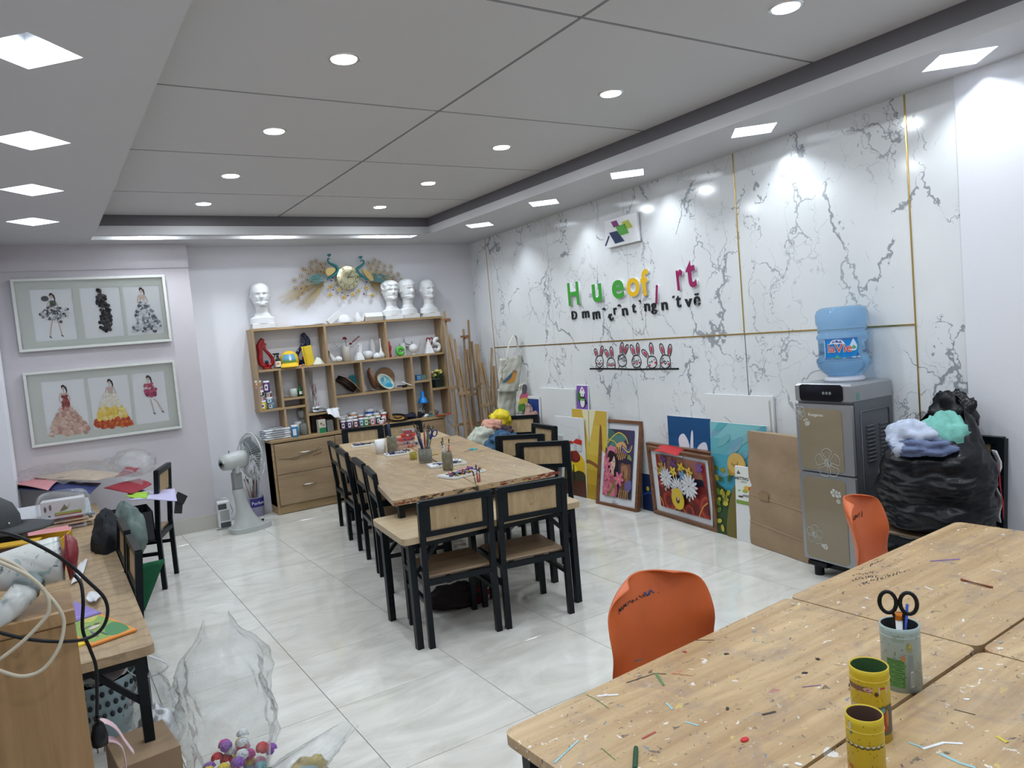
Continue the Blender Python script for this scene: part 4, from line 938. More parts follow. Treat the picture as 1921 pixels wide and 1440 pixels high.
# penguin picture: rests on the yellow canvas
yc = t.matrix_world.copy(); yW, yH = W_, H_
t = thing('canvas_painting', 'small purple canvas of a penguin in a santa hat resting above the yellow one', 'painting'); t.matrix_world = yc @ Matrix.Translation((.04, yH-.01, -.03)); W_, H_ = .19, .235; canvas(t, W_, H_, .015)
ar = Art(W_, H_, .001); ar.rect(.02, .02, .98, .98, (.22, .09, .42)); ar.disc(.22, .55, .14, .28, (.03, .18, .03)); ar.disc(.55, .33, .30, .32, (.015, .015, .03)); ar.disc(.52, .30, .2, .24, (.75, .75, .8)); ar.disc(.52, .58, .22, .17, (.015, .015, .03)); ar.disc(.43, .6, .075, .075, IV); ar.disc(.6, .6, .075, .075, IV); ar.disc(.52, .52, .04, .03, (.7, .3, .02))
ar.poly([(.3, .68), (.5, .95), (.75, .68)], IV, 4); ar.disc(.52, .82, .05, .06, (.6, .04, .05)); ar.line([(.32, .46), (.52, .4), (.75, .46)], .07, (.10, .45, .05)); ar.disc(.85, .35, .05, .16, (.015, .015, .03), .5)
ar.build('painted_surface', t)
# small brown frame with ink drawing behind
t, W_, H_ = lean('framed_picture', 'narrow brown framed ink print tucked behind the tulip canvas', 'picture', (1092, 925), (1122, 932), (1107, 847), top=.08); framed(t, W_, H_, .014, .02)
ar = Art(W_, H_, -.006); 
for k in range(7): ar.line([(.3, .2+.1*k), (.5, .25+.1*k), (.7, .18+.1*k)], .05, (.03, .03, .03))
ar.build('printed_drawing', t)
# tulip canvas
t, W_, H_ = lean('canvas_painting', 'tall half-finished canvas with a dark red tulip and red-roofed houses', 'painting', (1047, 921), (1101, 934), (1068, 782), top=.11); canvas(t, W_, H_)
ar = Art(W_, H_, .001)
ar.poly([(0, .42), (.18, .60), (.42, .50), (.62, .58), (1, .45), (1, .0), (0, 0)], (.78, .50, .02), 4); ar.poly([(.12, .62), (.3, .58), (.5, .45), (.75, .35), (.5, .3), (.2, .4)], (.86, .70, .05), 4)
ar.poly([(0, .30), (.3, .36), (.6, .30), (.8, .33), (1, .28), (1, 0), (0, 0)], (.05, .045, .02), 3); ar.poly([(0, .3), (.2, .28), (.5, .3), (.3, .18), (0, .2)], (.14, .10, .02), 3); ar.poly([(0, 0), (1, 0), (1, .2), (.5, .17), (0, .12)], (.09, .028, .015), 3)
ar.poly([(.02, .33), (.12, .45), (.11, .66), (.06, .5)], (.08, .20, .03), 3); ar.disc(.66, .50, .20, .115, (.16, .015, .015), 0); ar.disc(.72, .52, .11, .10, (.24, .03, .025)); ar.disc(.49, .37, .07, .035, (.16, .02, .02)); ar.line([(.62, .4), (.62, .3), (.63, .2)], .03, (.02, .015, .01)); ar.line([(.62, .3), (.5, .36)], .02, (.02, .015, .01))
ar.poly([(.25, .655), (.42, .655), (.52, .685), (.33, .70)], (.6, .03, .02)); ar.poly([(.5, .665), (.62, .66), (.66, .69), (.55, .70)], (.6, .03, .02)); ar.poly([(.63, .68), (.93, .66), (.95, .72), (.76, .735)], (.6, .03, .02)); ar.rect(.66, .58, .74, .67, (.6, .62, .65)); ar.rect(.8, .58, .92, .66, (.62, .63, .66)); ar.poly([(.82, .73), (.90, .73), (.86, .80)], (.5, .52, .55))
for p in ([(.2, .9), (.6, .86)], [(.55, .88), (.85, .85), (.85, .78)], [(.3, .75), (.7, .8)]): ar.line(p, .004, (.5, .5, .5), 0)
ar.build('painted_surface', t)
# portrait frame
t, W_, H_ = lean('framed_picture', 'tall brown framed painting of a long-haired girl among flowers', 'picture', (1117, 944), (1194, 961), (1146, 786), top=.05); framed(t, W_, H_, .028, .04)
ar = Art(W_, H_, -.014); x0, x1, y0, y1 = .155, .835, .12, .89; ar.bd = (x0, x1, y0, y1)
def S(p): return (x0+(x1-x0)*p[0], y0+(y1-y0)*p[1])
def SP(pts, c, s_=4): ar.poly([S(p) for p in pts], c, s_)
def SL(pts, w_, c, **k): ar.line([S(p) for p in pts], w_, c, **k)
ar.rect(x0, y0, x1, y1, (.045, .035, .075))
SP([(0, 1), (.3, .95), (.35, .8), (.2, .7), (0, .75)], (.05, .13, .12)); SP([(0, .62), (.3, .7), (.45, .62), (.4, .5), (.15, .45), (0, .48)], (.42, .10, .16)); SP([(.1, .72), (.3, .78), (.38, .7), (.25, .62), (.08, .63)], (.62, .20, .25))
SP([(.25, .88), (.5, .93), (.72, .88), (.6, .8), (.4, .74), (.2, .76)], (.08, .20, .18)); SP([(.4, .78), (.65, .82), (.78, .72), (.75, .6), (.5, .55), (.42, .65)], (.62, .34, .14))
for k in range(6): SL([(.42+.06*k, .50), (.40+.07*k, .6), (.46+.06*k, .66), (.42+.075*k, .74)], .022, (.03, .015, .02))
SL([(.08, .78), (.2, .86), (.45, .95), (.7, .9), (.82, .8), (.9, .9), (1, .84)], .022, (.60, .45, .08)); SL([(.05, .95), (.1, .84), (.3, .82), (.5, .72)], .018, (.60, .45, .08))
SP([(.7, .95), (1, 1), (1, .6), (.85, .7), (.8, .85)], (.05, .04, .10)); SP([(.58, .78), (.8, .72), (.92, .8), (.8, .66), (.62, .68)], (.12, .10, .26)); SL([(.62, .75), (.85, .68), (.95, .78)], .02, (.60, .45, .08)); SP([(.85, .65), (.96, .58), (.9, .5), (.8, .56)], (.2, .26, .08))
SP([(.6, .5), (.9, .52), (.95, .3), (.85, 0), (.55, 0), (.62, .25)], (.20, .09, .05)); SP([(.62, .45), (.8, .48), (.85, .36), (.7, .28)], (.34, .16, .09)); SL([(.7, .4), (.72, .2), (.66, .02)], .02, (.08, .03, .02)); SL([(.8, .4), (.84, .2), (.8, .02)], .016, (.40, .30, .08)); SP([(.55, .54), (.8, .58), (.98, .54), (.8, .5)], (.03, .02, .05))
SP([(.78, .22), (.95, .28), (1, .18), (.9, .1), (.8, .12)], (.14, .12, .32)); SP([(.14, .66), (.32, .66), (.45, .58), (.5, .42), (.42, .3), (.3, .36), (.2, .5), (.1, .5)], (.02, .012, .015))
SP([(.22, .58), (.34, .6), (.40, .5), (.37, .40), (.28, .37), (.22, .44)], (.66, .46, .36)); SP([(.28, .40), (.35, .41), (.36, .3), (.26, .3)], (.62, .42, .33)); SP([(.2, .62), (.34, .63), (.30, .55), (.20, .5)], (.02, .012, .015)); SL([(.25, .52), (.3, .53)], .012, (.02, .01, .01)); SL([(.34, .52), (.38, .51)], .012, (.02, .01, .01)); SL([(.29, .43), (.34, .43)], .014, (.45, .05, .06))
SP([(0, .3), (.15, .36), (.38, .30), (.5, .2), (.48, 0), (0, 0)], (.40, .09, .13)); SP([(.0, .15), (.2, .22), (.42, .12), (.4, 0), (0, 0)], (.55, .18, .2)); SL([(.5, .32), (.42, .2), (.2, .0)], .05, (.22, .20, .05))
for q, (cx, cy) in enumerate(((.14, .32), (.56, .27), (.08, .48), (.1, .1))): ar.petals(*S((cx, cy)), .12, 6, (.62, .16, .24), .5, q); ar.disc(*S((cx, cy)), .02, .012, (.7, .5, .1))
for k in range(5): SL([(.6+.08*k, 0), (.62+.07*k, .09), (.66+.07*k, .12)], .012, (.45, .28, .10))
ar.build('painted_surface', t)
b = MB(); b.box((W_*.43, .052, -.012), (.07, .022, .002)); b.build('caption_card', mat('white_card', (.8, .8, .8), .5), t); text('caption_lettering', 'M.0404', mat('caption_ink', (.02, .02, .02), .5), t, Matrix.Translation((W_*.43, .052, -.0105)), .018, .0001)
# small dark blue canvas
t, W_, H_ = lean('canvas_painting', 'small dark blue canvas standing low between the two framed paintings', 'painting', None, None, (1205, 887), (1233, 889), top=.02, base=.04); canvas(t, W_, H_, .015)
ar = Art(W_, H_, .001); ar.rect(0, 0, 1, 1, (.008, .02, .08)); ar.disc(.35, .6, .1, .1, (.5, .42, .05)); ar.disc(.8, .4, .12, .2, (.45, .35, .05)); ar.line([(0, .4), (.5, .5), (1, .35)], .06, (.02, .08, .3)); ar.build('painted_surface', t)
# blue canvas with white flowers
t, W_, H_ = lean('canvas_painting', 'blue canvas with unfinished white flowers leaning left of the sunhat one', 'painting', None, None, (1252, 779), (1333, 789), top=.03, base=.05); canvas(t, W_, H_)
ar = Art(W_, H_, .001); ar.grad(0, 0, 1, 1, [(.01, .11, .28), (.01, .12, .30), (.01, .11, .29), (.01, .09, .25), (.01, .075, .21)])
ar.disc(.45, .6, .4, .25, (.015, .16, .36)); FLW = (.74, .75, .82)
for pts in ([(.02, .55), (.1, .68), (.25, .62), (.22, .5), (.06, .46)], [(.25, .78), (.38, .84), (.5, .74), (.45, .6), (.32, .62)], [(.5, .6), (.55, .84), (.6, .86), (.57, .6)], [(.68, .72), (.88, .78), (.92, .62), (.82, .52), (.68, .56)], [(.25, .5), (.35, .64), (.6, .66), (.74, .52), (.62, .38), (.34, .38)], [(.05, .46), (.3, .5), (.4, .3), (.2, .25)], [(.55, .42), (.8, .5), (.85, .32), (.6, .28)]): ar.poly(pts, FLW, 4)
for k in range(7): a = k*.9; ar.line([(.48, .47), (.48+.14*cos(a), .47+.14*sin(a)*W_/H_), (.48+.18*cos(a+.5), .47+.16*sin(a+.5)*W_/H_)], .004, (.5, .4, .55))
ar.build('painted_surface', t)
# sunhat canvas
t, W_, H_ = lean('canvas_painting', 'tall teal canvas of a figure in a straw sunhat among yellow flowers', 'painting', None, None, (1332, 790), (1438, 798), top=.075, base=.115); canvas(t, W_, H_)
ar = Art(W_, H_, .001); ar.grad(0, 0, 1, 1, [(.02, .14, .20), (.03, .20, .28), (.04, .26, .35), (.05, .30, .40), (.07, .34, .44), (.12, .40, .46), (.20, .48, .52)])
for k in range(14): rd = random.Random(k); ar.disc(rd.random(), .5+.5*rd.random(), .15, .05, (.08+.12*rd.random(), .33+.1*rd.random(), .44), .6)
ar.poly([(0, 0), (1, 0), (1, .3), (.75, .28), (.5, .42), (.35, .38), (.0, .45)], (.03, .07, .025), 3)
for k in range(60): rd = random.Random(k+50); x = rd.random(); y = rd.random()*.62*(1 if x < .4 or x > .72 else .5); ar.disc(x, y, .05, .03, rd.choice([(.40, .34, .03), (.10, .17, .02), (.05, .10, .03), (.28, .26, .03), (.5, .42, .05)]), rd.random()*3)
ar.poly([(.35, .3), (.5, .5), (.64, .48), (.68, .3), (.6, 0), (.3, 0)], (.16, .13, .03), 4); ar.disc(.50, .64, .17, .155, (.45, .27, .06), .3); ar.disc(.49, .66, .155, .135, (.58, .38, .11), .3); ar.disc(.47, .66, .065, .055, (.36, .2, .05)); ar.disc(.465, .675, .055, .045, (.56, .36, .10)); ar.line([(.66, .62), (.70, .5), (.62, .42)], .05, (.5, .28, .2))
ar.build('painted_surface', t)
# white card standing in front with a fruit print
t, W_, H_ = lean('canvas_pack', 'blank white boxed canvas with a small colourful fruit label', 'canvas', None, None, (1378, 873), (1421, 879), top=.128, base=.155); canvas(t, W_, H_, .02)
ar = Art(W_, H_, .002); ar.rect(.04, .50, .76, .98, (.72, .74, .68)); ar.rect(.04, .50, .76, .55, (.2, .32, .06)); ar.disc(.55, .72, .16, .09, (.65, .42, .05)); ar.disc(.68, .72, .09, .08, (.6, .08, .03)); ar.disc(.45, .68, .12, .06, (.35, .38, .08)); ar.disc(.5, .62, .2, .04, (.25, .25, .3)); ar.disc(.25, .60, .12, .03, (.05, .04, .04)); ar.disc(.2, .68, .06, .03, (.2, .5, .1)); ar.poly([(.1, .9), (.17, .95), (.27, .9)], (.1, .1, .1)); ar.build('printed_label', t)
text('label_lettering', 'ARTTIVO', mat('caption_ink'), t, Matrix.Translation((W_*.32, H_*.84, .004)), .030, .0001, bold=.0006); text('label_lettering', 'CANVAS', mat('caption_ink'), t, Matrix.Translation((W_*.40, H_*.80, .004)), .014, .0001)
# ballet frames (one behind the other)
for k in (1, 0):
    t, W_, H_ = lean('framed_picture', ('brown framed painting of three dancers in white flower skirts, in front', 'brown frame mostly hidden right behind the dancer painting')[k], 'picture', (1226+k*6, 962-k*6), (1346+k*17, 999-k*6), (1239+k*6, 841-k*6), z=0.002, top=.11-.05*k); framed(t, W_, H_, .03, .038)
ar = Art(W_, H_, -.013); x0, x1, y0, y1 = .13, .90, .14, .90; ar.bd = (x0, x1, y0, y1); RDK = (.16, .012, .012)
ar.rect(x0, y0, x1, y1, (.12, .008, .008)); SP([(0, 1), (1, 1), (1, .68), (.6, .66), (.2, .72), (0, .8)], (.33, .13, .09), 3); SP([(0, .72), (.2, .7), (.7, .66), (1, .68), (1, .45), (.7, .5), (.5, .2), (.3, .4), (0, .55)], (.01, .012, .03), 2)
SP([(0, 1), (.06, .95), (.1, .75), (.02, .62), (0, .6)], (.30, .02, .015)); SP([(.93, .9), (1, .95), (1, .55), (.95, .6)], (.30, .02, .015)); SP([(0, .62), (.22, .5), (.35, .28), (.3, 0), (0, 0)], RDK); SP([(.7, .45), (.85, .55), (1, .5), (1, 0), (.65, 0), (.72, .3)], RDK)
for cx, cy, r in ((.02, .28, .16), (.2, .15, .14), (.75, .12, .16), (.98, .18, .17), (.42, .02, .13), (.62, .04, .10)):
    for k in range(4): ar.disc(*S((cx, cy)), r*(1-.2*k)*.8, r*(1-.2*k)*.9, [(.22, .012, .01), (.40, .05, .02), (.26, .015, .012), (.12, .008, .008)][k])
for pts in ([(.08, 0), (.06, .12), (0, .2)], [(.3, .0), (.42, .12), (.55, 0)], [(.8, 0), (.9, .2), (1, .3)]): SL(pts, .014, (.62, .28, .05))
for cx, cy, c, n in ((.18, .92, (.16, .06, .26), 5), (.38, .88, (.16, .06, .26), 5), (.9, .9, (.2, .08, .3), 6), (.13, .8, (.5, .3, .08), 4), (.55, .84, (.75, .52, .05), 5), (.70, .78, (.72, .5, .08), 5), (.38, .74, (.74, .55, .08), 5), (.57, .70, (.15, .35, .6), 5), (.1, .7, (.5, .35, .05), 4)): ar.petals(*S((cx, cy)), .055, n, c, .6, cx*9); ar.disc(*S((cx, cy)), .008, .008, (.3, .2, .02))
for k in range(24): rd = random.Random(k+9); x = rd.random(); y = .72+.27*rd.random(); SL([(x, y), (x+.02, y-.04)], .007, rd.choice([(.07, .18, .04), (.05, .12, .05)]), smooth=0)
sk = (.62, .42, .33)
for (cx, cy, r, fx, fy) in ((.24, .60, .105, .20, .38), (.47, .46, .11, .47, .20), (.72, .54, .13, .70, .30)):
    SL([(cx, cy+.05), (cx-.01, cy+.18), (cx, cy+.28)], .012, sk); SL([(fx-.1, cy-.15), (fx-.02, cy-.12), (fx+.08, cy-.2)], .012, sk); SL([(cx, cy), (fx, fy+.05)], .03, sk)
    for k in range(16): a = 2*pi*k/16; ar.disc(S((cx, cy))[0]+cos(a)*r*.55, S((cx, cy))[1]+sin(a)*r*.55*W_/H_, r*.48, r*.13, (.72, .72, .74) if k % 2 else (.55, .56, .6), a)
    ar.disc(*S((fx, fy)), .028, .035, (.04, .02, .02)); ar.disc(S((fx, fy))[0]+.008, S((fx, fy))[1], .014, .02, sk)
ar.disc(*S((.47, .26)), .10, .11, (.66, .48, .03)); ar.disc(*S((.47, .24)), .028, .035, (.04, .02, .02)); ar.disc(*S((.475, .27)), .016, .022, sk); SL([(.4, .3), (.36, .4), (.42, .44)], .01, sk); SL([(.53, .3), (.58, .4), (.52, .44)], .01, sk)
ar.build('painted_surface', t)
b = MB(); b.box((W_*.52, H_*.935, -.011), (.10, .022, .002)); b.build('caption_card', mat('white_card'), t)
fm = t.matrix_world.copy()
rp = thing('red_paper', 'creased red paper lying on top of the dancer frame', 'paper'); rp.matrix_world = fm @ Matrix.Translation((W_*.15, H_+.003, -.06)) @ Matrix.Rotation(-pi/2+.25, 4, 'X')
b = MB(); b.grid(lambda u, v: ((u+.1*v)*W_*.40, v*-.11-.0, .012*sin(u*3.1)+.003*sin(v*7+u*5)+.004), 8, 5); b.build('paper_sheet', mat('coral_red_paper', (.55, .03, .035), .6), rp, solid=.001)
# flat cardboard box leaning by the dispenser
CARD = mat('brown_cardboard', (.34, .235, .145), .75, noise_=.12, nscale=6, bump=.4, bscale=14); CARD2 = mat('cardboard_edge', (.42, .31, .20), .8)
t, W_, H_ = lean('cardboard_box', 'large flat brown cardboard box leaning between the canvases and the dispenser', 'box', (1410, 1018), (1520, 1056), (1436, 812), z=.003, top=.136)
b = MB(); n = 10
def cf(u, v): return (u*W_, v*H_, .004*sin(v*21+u*2)+.003*sin(u*9+v*5))
b.grid(lambda u, v: tuple(Vector(cf(u, v))+Vector((0, 0, .007))), 14, 22); b.build('front_sheet', CARD, t)
b = MB(); b.box((W_/2, H_/2, -.037), (W_-.004, H_-.004, .062)); b.build('box_body', CARD2, t)
TAPE = mat('brown_tape', (.30, .20, .11), .25)
for z in (.42, .18): b = MB(); b.bar((0, z*H_+.02, .0125), (W_, z*H_-.01, .0125), .004, .002); b.build('fold_crease', CARD2, t)
b = MB(); b.box((W_*.28, H_*.45, .0155), (.09, .05, .001)); b.build('tape_patch', TAPE, t)
# flowered portfolio left of the tulip canvas
t, W_, H_ = lean('fabric_portfolio', 'pale floral fabric board leaning left of the tulip canvas', 'board', None, None, (1040, 815), (1056, 818), top=.13, base=.2); canvas(t, W_, H_, .03)
ar = Art(W_, H_, .001); ar.rect(0, 0, 1, 1, (.42, .44, .42))
for k in range(60): rd = random.Random(k); ar.disc(rd.random(), rd.random(), .03, .015, rd.choice([(.5, .15, .15), (.12, .2, .1), (.6, .55, .5), (.2, .15, .2)]), rd.random()*3, 6)
ar.build('floral_print', t)
# ------------------------------------------------------------------ things on the open shelves
YS = 7.60     # middle depth of the shelves
def sh(px, py, Y=YS): return wy(px, py, Y)
def bust(label, px, pz, s, yaw, hair=None, seed=0, zt=1.863, Y=7.595):
    """plaster head: one continuous sculpted surface from crown to chest, on a block"""
    x = sh(px, 600, Y).x
    t = thing('plaster_bust', label, 'bust', (x, Y, zt), yaw, 'plaster heads on the shelf top'); t.scale = (s, s, s)
    G_ = lambda a, b_, w_: math.exp(-((a-b_)/w_)**2)
    rd = random.Random(seed)
    def fn(u, v):
        th_ = 2*pi*u; z = v*.46; fx = sin(th_); fy = -cos(th_)      # fy=-1 : face forward (-Y)
        front = max(0, -fy); side = abs(fx)
        key = [(0, .115, .07), (.06, .11, .068), (.09, .072, .062), (.13, .055, .058), (.18, .054, .060), (.205, .060, .070), (.23, .070, .082), (.27, .078, .092), (.31, .082, .098), (.36, .086, .104), (.40, .080, .100), (.43, .062, .078), (.45, .038, .045), (.46, .001, .001)]
        for k in range(len(key)-1):
            if key[k][0] <= z <= key[k+1][0]+1e-9: a = (z-key[k][0])/(key[k+1][0]-key[k][0]); break
        a = a*a*(3-2*a); rx = (key[k][1]*(1-a)+key[k+1][1]*a)*1.22; ry = (key[k][2]*(1-a)+key[k+1][2]*a)*1.12
        X = fx*rx; Y_ = fy*ry; f2 = front**3; ax = abs(X)
        if z > .12:
            d = 0
            d += .022*G_(z, .205, .016)*front**4                                   # chin
            d += .030*G_(z, .285, .018)*G_(ax, 0, .014)+.018*G_(z, .31, .022)*G_(ax, 0, .010)   # nose tip and bridge
            d -= .022*G_(z, .322, .013)*G_(ax, .032, .016)                         # eye sockets
            d += .008*G_(z, .321, .006)*G_(ax, .032, .011)                         # eyeballs
            d += .008*G_(z, .342, .008)*f2                                         # brow
            d += .005*G_(z, .252, .006)*G_(ax, 0, .018)+.006*G_(z, .238, .007)*G_(ax, 0, .016)-.004*G_(z, .2455, .003)*G_(ax, 0, .018)  # lips
            d += .006*G_(z, .285, .02)*G_(ax, .05, .014)                           # cheekbones
            Y_ -= d*(1 if fy < .1 else 0)
            if z < .235 and z > .12: Y_ -= .020*(z-.12)/.115*front                # head forward of neck
            Y_ -= .008*front*min(1, (z-.12)/.1)
            e = .020*G_(z, .305, .026)*G_(fy, .12, .22); X += math.copysign(e, fx) # ears
            if hair == 'wave' and z > .33: w_ = .010*(1+sin(th_*9+z*60))*(1 if fy > -.55 or z > .385 else 0); X += fx*w_; Y_ += fy*w_
            if hair == 'short' and (z > .365 or (fy > -.35 and z > .28)): w_ = .007+.004*sin(th_*17)*sin(z*180); X += fx*w_; Y_ += fy*w_
        return (X, Y_, z+.055)
    b = MB(); b.grid(fn, 72, 64, cu=True); b.build('head', PLASTER, t)
    b = MB(); b.box((0, 0, .028), (.24, .15, .056), bev=.004); b.build('plinth', PLASTER, t)
    if hair == 'wave':
        b = MB()
        for sx in (-1, 1): b.tube([(0, -.085, .435), (sx*.03, -.105, .425), (sx*.06, -.09, .40), (sx*.085, -.05, .37)], [.012, .02, .02, .012], 8)
        b.build('hair_wave', PLASTER, t)
    return t
bust('bald plaster head of an older man, alone at the left end of the shelf top', 493, 0, .89, -.15)
bust('plaster head of a young man with parted wavy hair, left of the group of three', 737, 0, .84, -.05, 'wave', 1)
bust('plaster head with short hair turned sideways, middle of the group of three', 768, 0, .86, .22, 'short', 2, Y=7.60)
bust('small bald plaster head at the right end of the shelf top', 807, 0, .83, .08, None, 3)
# plaster solids and things lying on the shelf top
def solid(name, label, px, py, Y, z, fn, cat='plaster model', group='white plaster solids', rz=0, m_=None, part='body'):
    x = sh(px, py, Y).x; t = thing(name, label, cat, (x, Y, z), rz, group); b = MB(); fn(b); b.build(part, m_ or PLASTER, t); return t
def rotbox(b, c, d, ax, an, ax2=None, an2=0):
    M_ = Matrix.Translation(c) @ Matrix.Rotation(an, 4, ax)
    if ax2: M_ = M_ @ Matrix.Rotation(an2, 4, ax2)
    b.box((0, 0, 0), d, M=M_, bev=.003)
solid('plaster_prism', 'white plaster block leaning against the melon shape on the shelf top', 626, 590, 7.60, 1.864, lambda b: rotbox(b, (0, 0, .062), (.17, .06, .06), 'Y', -.62))
solid('plaster_melon', 'ribbed plaster half shape on a round disc, shelf top', 645, 590, 7.57, 1.864, lambda b: (b.cyl((0, 0, 0), .085, .015, 28), b.grid(lambda u, v: (lambda a, e: ((.07+.004*abs(sin(a*7)))*cos(a)*cos(e), (.05)*sin(a)*cos(e), .015+(.07+.003*abs(sin(a*7)))*sin(e)))(2*pi*u, pi/2*v), 56, 9, cu=True)))
solid('plaster_cone_block', 'pointed plaster wedge on the shelf top beside the hexagonal bar', 671, 590, 7.60, 1.864, lambda b: (b.lathe([(.04, 0), (.045, .04), (.001, .115)], 8), rotbox(b, (.05, 0, .055), (.022, .08, .11), 'Y', .35)))
solid('plaster_hexagon', 'lying hexagonal plaster bar on the shelf top', 699, 590, 7.59, 1.864, lambda b: b.prism([(.05*cos(pi/3*k), .05+.05*sin(pi/3*k)-.006) for k in range(6)], -.1, .1, Matrix.Rotation(pi/2, 4, 'Z') @ Matrix.Rotation(pi/2, 4, 'X')))
t = solid('paper_stack', 'thin pile of white papers on the shelf top beside the first head', 575, 605, 7.60, 1.864, lambda b: (b.box((0, 0, .004), (.30, .17, .006), .05), b.box((.05, -.01, .010), (.26, .15, .005), -.1)), 'papers', None, m_=mat('white_paper', (.74, .76, .8), .7), part='paper_sheet')
# top row, left cell
RC = mat('glossy_red_ceramic', (.30, .008, .012), .1, coat=.5); NC = mat('glossy_navy_ceramic', (.008, .018, .06), .08, coat=.5)
def fish_vase(label, px, m_, ball, s=1.0, mirror=1, Y=7.62):
    x = sh(px, 680, Y).x; t = thing('abstract_vase', label, 'vase', (x, Y, 1.456), 0, 'looped ceramic fish ornaments'); t.scale = (s*mirror, s, s)
    b = MB(); b.lathe([(.001, 0), (.048, 0), (.052, .01), (.035, .025), (.02, .03)], 20)
    L = smooth_loop([(0, .035), (.055, .05), (.066, .10), (.04, .15), (.008, .19), (-.012, .225), (.0, .25)], 5, False); b.tube([(p.x, 0, p.y) for p in L], [.026, .024, .022, .02, .018, .016, .016]*10 if 0 else [.024-.012*i/len(L) for i in range(len(L))], 10)
    L = smooth_loop([(0, .035), (-.055, .055), (-.062, .12), (-.055, .19), (-.06, .25), (-.035, .29), (-.012, .325)], 5, False); b.tube([(p.x, 0, p.y) for p in L], [.024+.006*sin(pi*i/len(L)) for i in range(len(L)-1)]+[.004], 10)
    b.prism([(-.075, .23), (-.04, .33), (.02, .26), (.0, .245), (.012, .225), (-.02, .215)], -.012, .012, Matrix.Rotation(pi/2, 4, 'X')); b.build('vase_body', m_, t)
    b = MB(); b.ell((0, -.012, .075), (.02, .02, .02)); b.build('ball', ball, t); return t
fish_vase('glossy red looped ceramic ornament with a dark ball, top left cell', 500, RC, NC, .95)
fish_vase('glossy navy looped ceramic ornament with a red ball behind the yellow cap', 570, NC, RC, 1.02, -1, 7.66)
x = sh(543, 680, 7.58).x; t = thing('baseball_cap', 'yellow cap with a blue picture front, top left shelf cell', 'cap', (x, 7.57, 1.456), -.3)
YP = mat('yellow_cloth', (.72, .46, .02), .7); b = MB(); b.lathe([(.085, .02), (.092, .06), (.085, .11), (.06, .145), (.025, .162), (.001, .165)], 24); b.build('crown', YP, t)
b = MB(); b.grid(lambda u, v: ((u-.5)*.17, -.075-v*.085*(1-(2*u-1)**2*.6), .03-.03*v+.02*(1-(2*u-1)**2)*(1-v)), 12, 5); b.build('brim', YP, t, solid=.004)
b = MB()
def capf(u, v): a = -pi/2-.75+1.5*u; r = .0935-.0*v; z = .045+.085*v; rr = .0935*(1 if z < .08 else 1-(z-.08)*4.2*.9); return (rr*cos(a)+.0, rr*sin(a)-.002, z)
b.col = (.10, .33, .50); b.grid(capf, 12, 6); b.build('front_panel', PAINT, t)
b = MB(); b.col = (.12, .28, .06); b.grid(lambda u, v: tuple(Vector(capf(u, v*.3))+Vector((0, -.002, 0))), 12, 3); b.col = (.75, .75, .75); b.grid(lambda u, v: tuple(Vector(capf(.5+.16*u, .25+.4*v))+Vector((0, -.003, 0))), 5, 4); b.grid(lambda u, v: tuple(Vector(capf(.52+.04*u, .65+.3*v))+Vector((0, -.003, 0))), 3, 3); b.grid(lambda u, v: tuple(Vector(capf(.62+.04*u, .6+.35*v))+Vector((0, -.003, 0))), 3, 3); b.build('panel_print', PAINT, t)
def spray(label, px, Y, z, bm, trig, s=1.0, group=None, lab=(.75, .73, .68), h=.13):
    x = wy(px, 700, Y).x; t = thing('spray_bottle', label, 'bottle', (x, Y, z), -.3, group); t.scale = (s, s, s)
    b = MB(); b.lathe([(.001, 0), (.032, 0), (.034, .006), (.034, h*.72), (.026, h*.86), (.014, h), (.013, h+.012)], 20); b.build('bottle_body', bm, t)
    b = MB(); b.lathe([(.0346, h*.12), (.0346, h*.66)], 20); b.build('label', mat('label_'+str(lab), lab, .5), t)
    b = MB(); b.cyl((0, 0, h+.008), .015, .022, 12); b.box((-.012, 0, h+.045), (.07, .022, .022), bev=.004); b.bar((-.025, 0, h+.04), (-.045, 0, h-.005), .01); b.box((-.05, 0, h+.047), (.012, .014, .014)); b.build('trigger_head', trig, t); return t
t = spray('dark glass spray bottle with a cream label in front of the yellow cap', 524, 7.53, 1.456, mat('dark_green_glass', (.01, .02, .015), .1), BLACK, .82)
b = MB(); b.lathe([(.0352, .045), (.0352, .068)], 12, a0=-pi/2-.5, a1=-pi/2+.5); b.build('orange_emblem', mat('orange_print', (.6, .28, .05), .5), t)
x = sh(580, 660, 7.54).x; t = thing('yellow_folder', 'upright yellow cardboard folder in the top left shelf cell', 'folder', (x, 7.55, 1.456), .1)
b = MB(); b.box((0, 0, .10), (.105, .004, .20), M=Matrix.Rotation(-.12, 4, 'Y')); b.box((-.035, -.012, .10), (.004, .03, .195), M=Matrix.Rotation(-.12, 4, 'Y')); b.build('cover', mat('yellow_card', (.72, .52, .03), .5), t)
x = sh(597, 680, 7.53).x; t = thing('folded_paper', 'cream folded paper scraps lying in front of the yellow folder', 'paper', (x, 7.53, 1.457), .2)
b = MB(); b.add([(-.07, -.02, 0), (.0, .02, .075), (.03, .0, .06), (.02, -.03, 0), (.07, 0, .004), (.06, -.03, .002), (-.02, .03, 0)], [(0, 3, 1), (3, 2, 1), (3, 5, 4), (3, 4, 2), (1, 6, 0)]); b.build('paper_sheet', mat('cream_paper', (.62, .64, .55), .7), t, solid=.001)
x = sh(561, 684, 7.52).x; t = thing('paper_crafts', 'small flat pink and orange craft pieces at the shelf edge', 'craft', (x, 7.515, 1.456), 0)
b = MB(); b.col = (.65, .25, .25); b.box((-.02, 0, .004), (.08, .02, .008), .1); b.col = (.75, .4, .15); b.box((.035, 0, .009), (.06, .016, .007), -.2); b.build('craft_strips', PAINT, t)
